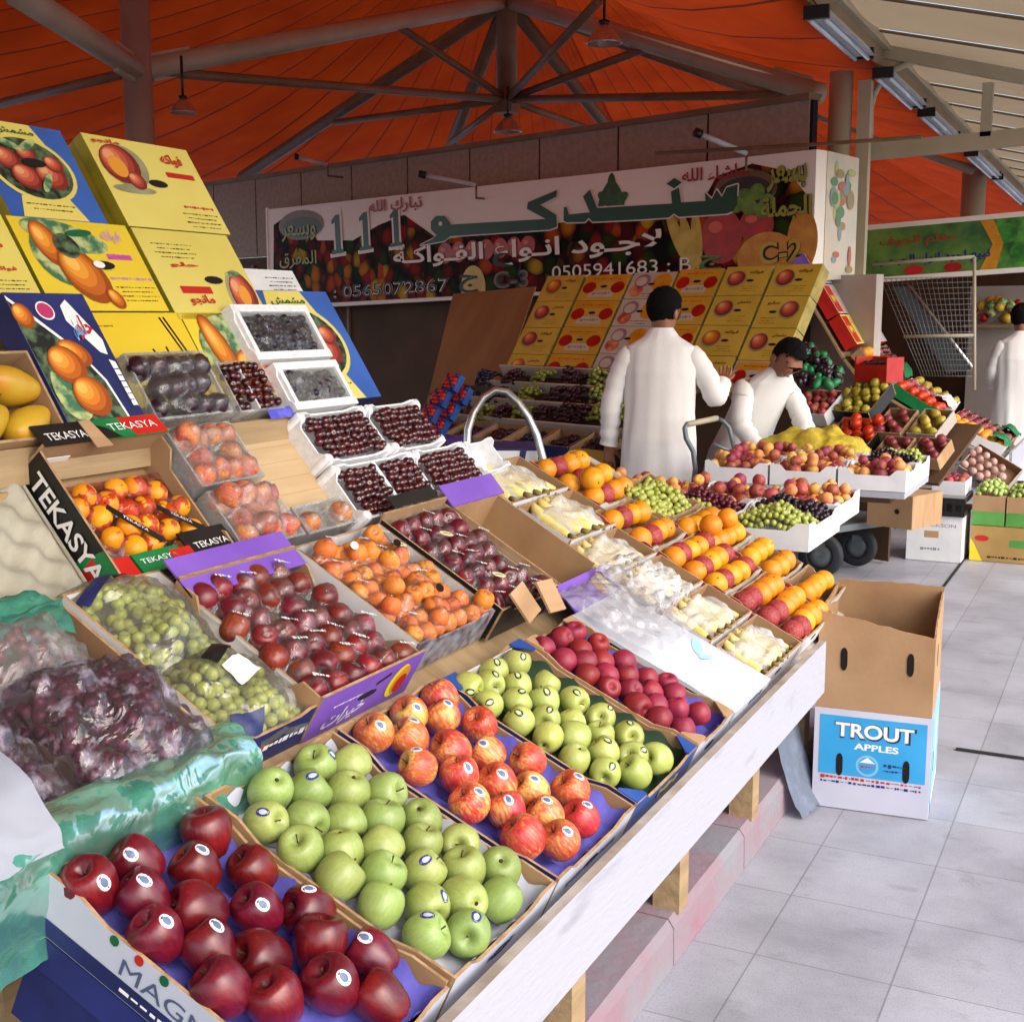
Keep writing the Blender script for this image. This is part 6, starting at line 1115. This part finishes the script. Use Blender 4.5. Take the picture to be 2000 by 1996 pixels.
bcr([(1648, 745), (1728, 745), (1716, 806), (1640, 806)], .10, 'dark crate of yellow green fruit above the bright oranges', BLACKP, P_YEL, .034, 'yellow green fruit in the dark crate', 'fruit', .03)
bcr([(1718, 797), (1780, 797), (1776, 846), (1716, 848)], .09, 'crate of dull red fruit beside the bright oranges, upper one', CARD, P_ONI, .033, 'dull red fruit in the upper crate beside the bright oranges', 'fruit')
bcr([(1716, 852), (1778, 850), (1776, 892), (1712, 894)], .09, 'crate of dull red fruit beside the bright oranges, lower one', CARD, P_ONI, .033, 'dull red fruit in the lower crate beside the bright oranges', 'fruit')
bcr([(1788, 798), (1848, 798), (1846, 850), (1784, 850)], .09, 'pale crate of small yellow fruit by the sloping boxes', CREAMW, P_YEL, .034, 'small yellow fruit in the pale crate', 'fruit')
bcr([(1784, 854), (1844, 854), (1850, 896), (1780, 896)], .09, 'crate of dark red fruit under the yellow fruit', CARD, P_ONI, .033, 'dark red fruit in the crate under the yellow fruit', 'fruit')
# bagged greens and a red basket on the plaster wall side
GRNB = mat('green net bag', '0e5a30', '1a7a44', sc=30, rough=.4); AUB = mat('dark aubergine skin', '180a14', '2a1020', sc=20, rough=.25)
t = thing('net_bag', 'heap of dark aubergines in green net bags against the plaster wall', 'vegetable bags', T(*at(1600, 750, 8.4))); It = t.matrix_world.inverted(); rn = random.Random(5)
b = MB(); g = MB()
for i in range(130):
    x, y = rn.uniform(1556, 1642), rn.uniform(676, 752); 
    if x > 1600 and y < 690 + (x - 1600) * .9: continue
    (b if rn.random() < .6 else g).lathe(SPL, 8, AUB if rn.random() < 1 else GRNB, It @ Matrix.Translation(at(x, y, 8.45 - (y - 676) * .003 + rn.uniform(-.05, .05))) @ RZ(rn.uniform(0, 6)) @ RX(rn.uniform(0, 3)) @ SC(.03, .03, .048))
for k in range(len(g.m)): g.m[k] = 0
g.mats = [GRNB]; b.obj('aubergine_heap', t); g.obj('green_wrap', t)
t = thing('red_basket', 'red plastic basket of dark fruit under the tilted red boxes', 'basket', frame(at(1668, 745, 8.9), E1, -E2)); RBK = mat('red plastic', 'a01c14', 'b02a1e', rough=.4)
for n_, bb in (('side_panel', (0, 0, 0, .012, .22, .17)), ('side_panel', (.24, 0, 0, .252, .22, .17)), ('front_panel', (.012, 0, 0, .24, .012, .12)), ('back_panel', (.012, .208, 0, .24, .22, .17)), ('base', (.012, .012, 0, .24, .208, .01))): MB().box(*bb, RBK).obj(n_, t)
b = MB(); [b.lathe(SPL, 8, AUB, T(.045 + .04 * (i % 5), .03 + .04 * (i // 5), .10 + .02 * rn.random()) @ SC(.03)) for i in range(20)]; b.obj('fruit_heap', t)
# ---------------------------------------------------------------- next stall along the walkway, seen end on
Y2 = 9.75
def shifted(P): return P.moved(0, Y2 - .0)
st2, I2 = stall_body(.0, 1.15, 1.15, 'second fruit stall farther along the walkway, seen from its sloping end', dy=Y2)
S1_, S2_, S3_, S4_ = [P.moved(0, Y2) for P in (R1, R2, R3, R4)]
WPK = mat('white red printed carton', 'b4a8a4', 'c4bab6', sc=4, rough=.5)
def d_red(b, w, l, z): b.box(w * .04, l * .05, z, w * .5, l * .95, z + .0006, REDP); scribble(b, w * .3, l * .3, YELI, T(w * .28, l * .5, z + .001), n=4); lines(b, w, l, z, .75, .8, .4, 4, REDI)
for k in range(3):
    for j in range(3):
        carton(S4_, (.02 + k * .42, .42 + k * .42, .02 + j * .27, .28 + j * .27), .10, '%s red and white printed carton, %s in the row leaning on the second stall' % (('lower', 'middle', 'upper')[j], ('first', 'second', 'third', 'fourth')[k]), WPK if (k + j) % 3 else PYEL, REDP if j < 2 else PURPLE, d_red, group='printed cartons leaning on the second stall')
mixm = [P_SPE, P_ORA, P_YEL, P_ONI, P_TOM, P_PLM]
wn_ = ('lowest', 'second', 'third')
for r_, (P, L_) in enumerate(((S1_, .48), (S2_, .41), (S3_, .34))):
    for k in range(3):
        sl = (.01 + k * .37, .37 + k * .37, .01, L_); lab = '%s terrace tray, %s along the second stall' % (wn_[r_], ('first', 'second', 'third', 'fourth', 'fifth')[k]); crate(P, sl, .09, lab, ((TRAYW, GREENP, CARD)[(k + r_) % 3],) * 4, dip=(.01,) * 4, holes=False)
        pr_ = mixm[(k * 2 + r_ * 3 + 1) % 6]; place(pr_, P, hexfill((sl[0] + .01, sl[1] - .01, sl[2] + .01, sl[3] - .01), .036, .25, .05), 'fruit in the ' + lab, 'fruit', 'fruit in the ' + lab, n=-.01)
        if (k + r_) % 2 == 0: sheet(P, [(sl[2] - .01, .0), (sl[2] + .05, .035), (sl[2] + .10, .03), (sl[2] + .14, .0)], sl[0], sl[1], ('green' if r_ % 2 == 0 else 'white') + ' paper tucked over the ' + lab, GRNB if r_ % 2 == 0 else WHITEP, k + r_, .03, 14, 8, 'wrapping_paper', 'paper')
tt_ = crate(Plane(at(1905, 935, 8.9), E1 + Vector((0, 0, -.62)), 40, -E2), (-.16, .20, 0, .26), .09, 'tilted pale crate of pinkish bulbs at the end of the second stall', (CREAMW,) * 4, dip=(0,) * 4)
PT = Plane(at(1905, 935, 8.9), E1 + Vector((0, 0, -.62)), 40, -E2); P_GAR = ball_proto('bulb', cat(ORG, 8), .03, mat('pinkish bulb skin', '9a6a64', 'b89a90', sc=20, rough=.5, var=.2), 0, 12); place(P_GAR, PT, hexfill((-.15, .19, .01, .25), .03, .2, .02), 'pinkish bulb in the tilted pale crate', 'bulb', 'bulbs in the tilted pale crate', n=-.01)
# wire rack
WR = mat('cream painted rod', '9c9482', rough=.5); GRYM = mat('grey wire', '6a6a6a', rough=.5, met=.4)
rk = thing('wire_rack', 'cream rod rack with a grey wire mesh panel over the second stall', 'rack', T(*at(1902, 760, 10.2))); Ik = rk.matrix_world.inverted()
A_, B_, C_, D_ = at(1705, 516, 10.6), at(1903, 502, 10.2), at(1903, 762, 10.2), at(1765, 658, 10.4)
for a, c in ((A_, B_), (B_, C_), (D_, at(1903, 655, 10.2))): MB().tube([a, c], .014, WR, 8, Ik).obj('rod', rk)
b = MB(); G0, G1, G2, G3 = at(1720, 545, 10.5), at(1900, 540, 10.25), at(1900, 735, 10.25), at(1800, 735, 10.4)
for i in range(19):
    t_ = i / 18; b.tube([G0.lerp(G1, t_), G3.lerp(G2, t_)], .0035, GRYM, 4, Ik); b.tube([G0.lerp(G3, t_), G1.lerp(G2, t_)], .0035, GRYM, 4, Ik)
b.obj('mesh', rk)
t = thing('glass_lid', 'dark glass display lid tilted behind the wire mesh', 'display lid', T(*at(1830, 650, 10.9))); It = t.matrix_world.inverted(); q = [at(1740, 560, 11.2), at(1775, 560, 11.2), at(1900, 720, 10.6), at(1850, 730, 10.6)]; b = MB(); b.add([It @ v for v in q] + [It @ (v + Vector((0, .02, 0))) for v in q], [(3, 2, 1, 0), (4, 5, 6, 7), (0, 1, 5, 4), (1, 2, 6, 5), (2, 3, 7, 6), (3, 0, 4, 7)], mat('dark glass', '2c3238', rough=.15)); b.obj('pane', t); MB().tube([It @ q[1], It @ q[2]], .018, STEEL, 8).obj('edge_rail', t)
# melon shop sign beyond
m0, m1 = at(1672, 452, 13.5), at(1945, 428, 12.9); ms = thing('melon_sign', 'green shop sign with blue and red Arabic writing beyond the second stall', 'sign', frame(m0, m1 - m0, (0, 0, 1))); mw = (m1 - m0).length; mh = .50
GSN = mat('printed green field', '2c5a30', '6a8a3a', sc=3, rough=.45); MB().box(0, -mh, -.12, mw, 0, 0, GSN).obj('panel', ms); MB().box(-.03, -.0, -.14, mw + .5, .05, .02, VIN).obj('edge_trim', ms); MB().box(-.03, -mh - .05, -.14, mw + .9, -mh, .02, VIN).obj('edge_trim', ms)
b = MB(); b.box(mw, -mh, -.12, mw + .85, 0, 0, mat('printed melons', '1c4a16', '5a9a3c', sc=5, rough=.4))
for i in range(6): b.ell(mw + .1 + .14 * i, -.15 - .2 * (i % 2), .11, .10, .002 + .0005 * i, mat('printed melon', '3a8a30', '1c5a1c', sc=12, rough=.4))
b.prism([(mw - .15, 0), (mw - .02, 0), (mw + .07, -.25), (mw, -mh), (mw - .16, -mh), (mw - .03, -.25)], .003, .005, ORP); b.ell(mw * .42, -mh + .05, .10, .05, .003, REDI); b.ell(mw * .70, -mh + .05, .09, .05, .003, TOM); b.obj('fruit_print', ms)
b = MB(); text(b, arabic('نبيع اجود انواع الحبحب'), BLUI, T(mw * .55, -mh * .70, 0), w=mw * .82, h=.13, off=.03, z=.006); text(b, arabic('معلم الجوف'), mat('brick ink', '9a3a20', rough=.5), T(mw * .45, -mh * .30, 0), w=mw * .55, h=.13, off=.02, z=.006); b.obj('lettering', ms)
b = MB(); q = at(1905, 560, 13.4); b.box(0, -q.z, 0, 3.2, 0, .1, CREAMW, frame(q, E1, (0, 0, 1))); 
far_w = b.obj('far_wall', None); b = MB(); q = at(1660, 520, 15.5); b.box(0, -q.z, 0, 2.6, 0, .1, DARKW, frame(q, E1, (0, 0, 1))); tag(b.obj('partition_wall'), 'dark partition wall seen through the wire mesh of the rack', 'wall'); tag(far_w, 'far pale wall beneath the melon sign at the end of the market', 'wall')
for i, (x, y0, y1) in enumerate(((1935, 575, 640), (1985, 585, 660))): 
    t = thing('fruit_shelf', ('distant shelf of mixed fruit below the melon sign', 'distant shelf of fruit at the very edge below the melon sign')[i], 'shelf', T(*at(x, y1, 13.2))); It = t.matrix_world.inverted(); b = MB(); rn = random.Random(i)
    MB().box(-.25, -.1, 0, .3, .2, .03, PINE, frame((0, 0, 0), E1, -E2)).obj('board', t); [b.lathe(SPL, 7, (ORP, TOM, PLEF, BANP)[rn.randrange(4)], frame((0, 0, 0), E1, -E2) @ T(rn.uniform(-.22, .28), rn.uniform(-.05, .15), .06 + rn.uniform(0, .22)) @ SC(.05)) for _ in range(40)]; b.obj('fruit_heap', t)
# ---------------------------------------------------------------- boxes on the floor by the walkway
t = thing('white_carton', 'white carton with faint grey print standing on the tiles under a black crate', 'carton', T(-1.325, 8.55, .003)); MB().box(0, 0, 0, .345, .42, .30, TRAYW).obj('body', t); b = MB(); F = wallframes(.345, .42)[0]; text(b, 'JACKSON', mat('pale grey ink', '7c8490', rough=.5), F @ T(.20, .235, 0), w=.21, h=.03, z=.001); b.box(.11, .155, .0005, .20, .20, .001, CARD, F); scribble(b, .12, .02, mat('pale grey ink', '7c8490', rough=.5), F @ T(.15, .08, .0008), n=6); b.obj('lettering', t)
t = thing('black_crate', 'black plastic crate on top of the white carton', 'crate', T(-1.335, 8.53, .306)); MB().box(0, 0, 0, .365, .44, .03, BLACKP).obj('base', t)
for bb in ((0, 0, .085, .365, .012, .12), (0, .428, .085, .365, .44, .12), (0, .012, .085, .012, .428, .12), (.353, .012, .085, .365, .428, .12)): MB().box(*bb, BLACKP).obj('rail', t)
b = MB(); [b.box(.015 + .055 * i, .002, .03, .03 + .055 * i, .01, .085, BLACKP) for i in range(7)]; b.obj('slat', t)
wtr = (-1.20, -.985, 8.66, 9.0); PW_ = Plane((0, 0, .43), (1, 0, 0), 0, (0, 1, 0)); crate(PW_, wtr, .09, 'white tray of peaches on the black crate', (TRAYW,) * 4, inn=TRAYW, dip=(0,) * 4, lift=.09, holes=False, name='white_tray'); place(P_SPE, PW_, hexfill((wtr[0] + .01, wtr[1] - .01, wtr[2] + .01, wtr[3] - .01), .03, .2), 'peach in the white tray on the black crate', 'peach', 'peaches on the black crate', n=.085)
GCB = mat('green print carton', '4a8a3c', '5a9a48', sc=5, rough=.5)
t = thing('produce_carton', 'wide brown and yellow printed carton lying on the tiles at the picture edge', 'carton', T(-.945, 8.70, .003)); MB().box(0, 0, 0, .50, .40, .23, mat('tan print card', '9a7a44', 'a88a50', sc=4, rough=.6)).obj('body', t); b = MB(); F = wallframes(.50, .40)[0]; b.ell(.07, .15, .045, .02, .001, REDI, F); b.box(.24, .10, .0005, .49, .15, .001, GCB, F); scribble(b, .3, .014, BLACK, F @ T(.26, .03, .0008), n=14); b.prism([(0, .0), (.08, .0), (.02, .12), (0, .15)], .0004, .0009, YELI, F); b.obj('print', t)
for i, (x0, x1) in enumerate(((-.945, -.745), (-.735, -.47))):
    t = thing('produce_carton', ('small green and brown carton of pale grapes on the wide carton', 'larger green and brown carton of pale grapes at the picture edge')[i], 'carton', T(x0, 8.72, .237)); MB().box(0, 0, 0, x1 - x0, .34, .19, CARD).obj('body', t); b = MB(); b.box(.001, .0, .0005, x1 - x0 - .001, .09, .001, GCB, wallframes(x1 - x0, .34)[0]); b.box(.001, 0, .0005, .339, .09, .001, GCB, wallframes(x1 - x0, .34)[3]); b.obj('print', t)
    bunch(FT.moved(.43 - .72), (x0 + x1) / 2, 8.89, .0, (x1 - x0) * .95, .30, .08, mat('pale green grape skin', '8fa84e', 'a8bc6a', sc=60, rough=.35), ('pale green grapes heaped in the small green carton', 'pale green grapes heaped in the larger green carton')[i], 300 + i, R=.018)
finish(P_SPY, A_RED, A_GRN, A_GAL, A_PAL, P_RED, P_PNK, P_DRK, P_APR, P_PLM, P_BLK, P_ORA, P_ORS, P_NET, P_CHE, P_SPE, P_TOM, P_YEL, P_ONI, P_GAR)
# ================================================================ PEOPLE
SKIN = mat('brown skin', '805038', '905e44', sc=12, rough=.5, sss=.08); HAIRM = mat('black hair', '060505', '0c0a09', sc=80, rough=.85, bump=.6, bsc=160, spec=.12); ROBE = mat('white cotton robe', 'e0ddda', 'e6e4e0', sc=3, rough=.85, bump=.1, bsc=60, trans=.08); ABAY = mat('black cloth', '0d0c0f', '151418', sc=4, rough=.85)
def skin_mesh(name, V, Eg, Rr, parent, m, lev=2):
    me = bpy.data.meshes.new(name); me.from_pydata([tuple(v) for v in V], Eg, []); o = bpy.data.objects.new(name, me); COL.objects.link(o)
    sk = o.modifiers.new('s', 'SKIN'); sk.use_smooth_shade = True; sb = o.modifiers.new('d', 'SUBSURF'); sb.levels = sb.render_levels = lev
    for i, r in enumerate(Rr): me.skin_vertices[0].data[i].radius = r if isinstance(r, tuple) else (r, r)
    me.skin_vertices[0].data[0].use_root = True; bpy.context.view_layer.update(); dg = bpy.context.evaluated_depsgraph_get(); nm = bpy.data.meshes.new_from_object(o.evaluated_get(dg)); bpy.data.objects.remove(o)
    for p in nm.polygons: p.use_smooth = True
    nm.materials.clear(); nm.materials.append(m); o = bpy.data.objects.new(name, nm); COL.objects.link(o); o.parent = parent; return o
def person(label, M_, hip, chest, neck, head, hdir, arms, feet, robe, robem=ROBE, br=.85, seed=0, foldk=11):
    """joints in the person's own frame: +y is the way the body faces, z up"""
    t = thing('person', label, 'person', M_); V, Eg, Rr = [], [], []
    def add(p, r, par=None):
        V.append(Vector(p)); Rr.append(r)
        if par is not None: Eg.append((par, len(V) - 1))
        return len(V) - 1
    hip, chest, neck, head = map(Vector, (hip, chest, neck, head)); hd = Vector(hdir).normalized()
    a = add(hip, (.15 * br, .12 * br)); mid = add(hip.lerp(chest, .5), (.13 * br, .10 * br), a); c = add(chest, (.15 * br, .10 * br), mid); n = add(neck, .055, c)
    up = (head - neck).normalized(); h1 = add(head - up * .05 + hd * .012, .070, n); h2 = add(head + up * .045 - hd * .008, .088, h1); add(head + up * .095 - hd * .01, .055, h2)
    ns = add(head - up * .012 + hd * .098, .011, h1)
    for sh, el, wr, fd in arms:
        sh, el, wr, fd = map(Vector, (sh, el, wr, fd)); i = add(sh, .058, c); j = add(el, .042, i); k = add(wr, .028, j); fd.normalize(); pm = add(wr + fd * .05, (.036, .020), k); kn = add(wr + fd * .085, (.036, .016), pm)
        sd = fd.cross(Vector((0, 0, 1))); sd = sd.normalized() if sd.length > .1 else Vector((1, 0, 0)); dn = fd.cross(sd)
        for q, (o_, L_) in enumerate(((-.030, .060), (-.011, .072), (.009, .068), (.028, .054))):
            f1 = add(wr + fd * (.10) + sd * o_, .0095, kn); f2 = add(wr + fd * (.10 + L_ * .55) + sd * o_ * 1.1 - dn * .012, .0085, f1); add(wr + fd * (.10 + L_ * .9) + sd * o_ * 1.1 - dn * .035, .007, f2)
        th = add(wr + fd * .055 + sd * .045 - dn * .01, .011, pm); add(wr + fd * .085 + sd * .062 - dn * .025, .009, th)
    for ft in feet:
        ft = Vector(ft); i = add((hip.x * .5 + ft.x * .9, hip.y, hip.z - .06), .09, a); kn = add(((hip.x + ft.x) / 2 + ft.x * .3, (hip.y + ft.y) / 2 + .03, hip.z * .53), .06, i); an = add((ft.x, ft.y, .08), .04, kn); add((ft.x, ft.y + .14, .035), (.04, .03), an)
    skin_mesh('body', V, Eg, Rr, t, SKIN)
    # hair: a cap over the crown, back and sides
    hb = frame(head, hd.cross(up), hd); bm_ = MB(); v = []; f = []; N, Mr = 48, 28
    for i in range(Mr + 1):
        for j in range(N):
            th_, ph = math.pi * i / Mr, 2 * math.pi * j / N; d = Vector((math.sin(th_) * math.cos(ph), math.sin(th_) * math.sin(ph), math.cos(th_))); k = 1 + .05 * noise.noise(d * 6 + Vector((seed, 0, 0))) + .03 * noise.noise(d * 17)
            v.append((d.x * .097 * k, d.y * .110 * k - .010, d.z * .114 * k + .03))
    for i in range(Mr):
        for j in range(N):
            q = [i * N + j, (i + 1) * N + j, (i + 1) * N + (j + 1) % N, i * N + (j + 1) % N]; cc = sum((Vector(v[x]) for x in q), Vector()) / 4
            thr = .074 if cc.y > .05 else max(-.082, .074 - (.05 - cc.y) * 1.6); thr += .022 * noise.noise(cc * 60)
            if cc.z > thr: f.append(q)
    bm_.add(v, f, HAIRM, hb, True); ho = bm_.obj('hair', t)
    for s in (-1, 1):
        b = MB(); b.lathe(SPL, 8, SKIN, hb @ T(s * .088, -.008, -.012) @ RZ(s * .3) @ SC(.012, .022, .034)); b.obj('ear', t)
        b = MB(); b.lathe(SPL, 8, BLACK, hb @ T(s * .032, .076, .012) @ SC(.007, .004, .004)); b.obj('eye', t)
        b = MB(); b.box(s * .034 - .012, .070, .026, s * .034 + .012, .077, .029, HAIRM, hb); b.obj('eyebrow', t)
    b = MB(); b.lathe(SPL, 8, mat('lip', '6e3a32', rough=.5), hb @ T(0, .082, -.055) @ SC(.022, .007, .006)); b.obj('mouth', t)
    # robe: trunk and skirt as one loft, with sleeves
    b = MB(); prof = robe; nz = 44; NA_ = 56
    def ring(tt):
        m_ = tt * (len(prof) - 1); k = min(int(m_), len(prof) - 2); f_ = m_ - k; f_ = f_ * f_ * (3 - 2 * f_); return [prof[k][x] * (1 - f_) + prof[k + 1][x] * f_ for x in range(5)]
    def fn(x, y):
        z, cx, cy, rx, ry = ring(y); an = 2 * math.pi * x; lowf = .35 + .65 * min(1, max(0, y)); q = Vector((math.cos(an) * 1.4, math.sin(an) * 1.4, z * .8 + seed))
        cs_, sn_ = math.cos(an + .5 * z), math.sin(an + .5 * z); fo = 1 + (.022 * math.sin(foldk * an + 5 * noise.noise(q)) + .07 * noise.noise(q * 2.2) + .06 * abs(noise.noise(Vector((cs_ * 3.2, sn_ * 3.2, z * .9 + seed))))) * lowf * (0 if y < .04 else 1)
        e = .86; cs, sn = math.cos(an), math.sin(an); return Vector((cx + rx * fo * math.copysign(abs(cs) ** e, cs), cy + ry * fo * math.copysign(abs(sn) ** e, sn), z))
    b.grid(fn, NA_, nz, robem)
    for sh, el, wr, fd in arms:
        sh, el, wr = map(Vector, (sh, el, wr)); pts = []; rr = []
        for i in range(23):
            t_ = i / 22; p = sh.lerp(el, t_ * 2) if t_ < .5 else el.lerp(wr, (t_ - .5) * 2 * 1.02); q = Vector((t_ * 9, seed, 1)); pts.append(p + Vector((noise.noise(q), noise.noise(q + Vector((5, 0, 0))), 0)) * .008 + Vector((-.012 * math.copysign(1, sh.x), 0, -.034)) * max(0, 1 - t_ * 3.5)); rr.append((.066 if t_ < .08 else .070 - .018 * t_) * (1 + .08 * math.sin(i * 2.1) * (.4 + t_)))
        b.tube([sh.lerp(chest, .28)] + pts, [.052] + rr, robem, 14, cap=False)
    b.obj('robe', t); return t
pm = at(1290, 700, 7.15); Bk = Vector((-E2.x, -E2.y, 0)); 
def pframe(p, face): f = Vector((face[0], face[1], 0)).normalized(); return frame((p.x, p.y, .0), (f.y, -f.x, 0), f)
F1_ = (CF + CR * .22)
person('tall man with black hair seen from behind in a long white robe', pframe(pm, F1_), (0, 0, .93), (0, .02, 1.30), (.0, .03, 1.475), (.015, .05, 1.612), (.55, .8, -.12),
       [((-.19, 0, 1.40), (-.27, -.03, 1.10), (-.29, .03, .86), (0, .1, -1)), ((.19, .01, 1.40), (.31, .05, 1.13), (.33, .22, 1.20), (.15, 1, .5))], [(-.11, 0, 0), (.11, 0, 0)],
       [(1.525, 0, .03, .064, .066), (1.475, 0, .02, .10, .085), (1.42, 0, .01, .19, .10), (1.28, 0, .0, .205, .125), (1.05, 0, -.01, .195, .125), (.90, 0, -.01, .205, .14), (.5, 0, 0, .215, .155), (.10, 0, 0, .235, .17)], seed=2)
pb = at(1464, 700, 7.85); Fb = (-CF + CR * .55)
person('short dark haired boy in a white robe stooping over the trays', pframe(pb, Fb), (0, -.10, .80), (0, .15, 1.13), (.0, .25, 1.26), (.0, .345, 1.325), (.3, .8, -.5),
       [((-.17, .15, 1.19), (-.21, .25, .98), (-.14, .40, .84), (.1, .6, -.8)), ((.17, .15, 1.19), (.22, .20, .95), (.20, .34, .80), (-.1, .6, -.8))], [(-.10, -.14, 0), (.10, -.14, 0)],
       [(1.285, 0, .265, .058, .058), (1.25, 0, .24, .10, .085), (1.19, 0, .19, .165, .105), (1.06, 0, .10, .175, .125), (.92, 0, .01, .17, .135), (.76, 0, -.09, .18, .145), (.4, 0, -.14, .235, .17), (.08, 0, -.13, .25, .18)], br=.62, seed=7)
p3 = at(1994, 700, 11.6)
person('man in a long pale robe walking away at the picture edge', pframe(p3, CF + CR * .2), (0, 0, .88), (0, .02, 1.25), (0, .03, 1.42), (0, .05, 1.56), (.5, .8, 0),
       [((-.18, 0, 1.34), (-.24, .02, 1.07), (-.20, .2, .95), (0, 1, .1)), ((.18, 0, 1.34), (.25, 0, 1.05), (.26, .03, .82), (0, .1, -1))], [(-.1, 0, 0), (.1, .1, 0)],
       [(1.45, 0, .03, .06, .06), (1.41, 0, .02, .10, .085), (1.35, 0, .01, .19, .105), (1.2, 0, 0, .21, .135), (1.0, 0, 0, .205, .14), (.8, 0, 0, .22, .15), (.45, 0, 0, .235, .16), (.10, 0, 0, .25, .18)], seed=12)
p4 = at(1928, 700, 14.0)
person('figure in a black cloak far down the walkway', pframe(p4, -CF), (0, 0, .85), (0, 0, 1.2), (0, 0, 1.36), (0, .02, 1.48), (0, 1, 0),
       [((-.17, 0, 1.28), (-.22, 0, 1.0), (-.2, .1, .8), (0, .3, -1)), ((.17, 0, 1.28), (.22, 0, 1.0), (.2, .1, .8), (0, .3, -1))], [(-.1, 0, 0), (.1, 0, 0)],
       [(1.62, 0, 0, .02, .02), (1.58, 0, -.01, .11, .11), (1.42, 0, -.01, .12, .11), (1.28, 0, 0, .2, .13), (1.0, 0, 0, .22, .15), (.6, 0, 0, .25, .18), (.05, 0, 0, .3, .22)], robem=ABAY, seed=15)
# yellow wrapping in front of the boy and the trolley handle beside the tall man
YF_ = film('yellow plastic film', 'd8c24a', .55, .3, .7, 16); t = thing('yellow_wrapping', 'crumpled translucent yellow plastic around mangoes under the boy\'s hands', 'plastic wrap', T(-1.70, 7.2, .80)); b = MB()
b.grid(lambda x, y: Vector((-.25 + .6 * x, -.16 + .32 * y, .13 * dome(x, y, .5) + .07 * abs(noise.noise(Vector((x * 5, y * 4, 6)))) + .02)), 30, 20, YF_); b.obj('film', t)
b = MB(); [b.lathe(MPR, 12, MANG, T(-.16 + .09 * i, -.10 + .04 * (i % 3), .05) @ RZ(i) @ RY(1.5) @ SC(.05)) for i in range(6)]; b.obj('fruit_heap', t)
MB().box(-.38, -.20, -.10, .42, .20, -.005, CARD).obj('box', t); MB().box(-.30, -.10, -.79, -.16, .10, -.10, DARKW).obj('stand', t)
hh = thing('trolley_handle', 'grey tube handle of a trolley standing between the tall man and the boy', 'trolley', T(*at(1350, 905, 6.75))); Ih = hh.matrix_world.inverted()
a_, b2, c_, d_ = at(1342, 829, 6.75), at(1400, 817, 6.9), at(1424, 835, 6.9), at(1436, 885, 6.9)
MB().tube([a_, b2], .016, PAINTC, 10, Ih).obj('grip', hh); MB().tube([b2, at(1412, 822, 6.9), c_, d_], .012, GALV, 8, Ih).obj('upright', hh); MB().tube([a_, at(1337, 836, 6.75), at(1340, 856, 6.75), at(1354, 882, 6.75), at(1358, 915, 6.75), at(1350, 990, 6.75)], .014, GALV, 8, Ih).obj('upright', hh)
MB().tube([at(1395, 868, 6.85), d_], .010, GALV, 8, Ih).obj('cross_bar', hh); MB().tube([d_, at(1440, 990, 6.95)], .012, GALV, 8, Ih).obj('upright', hh)
for o in list(bpy.data.meshes):
    if not o.users: bpy.data.meshes.remove(o)
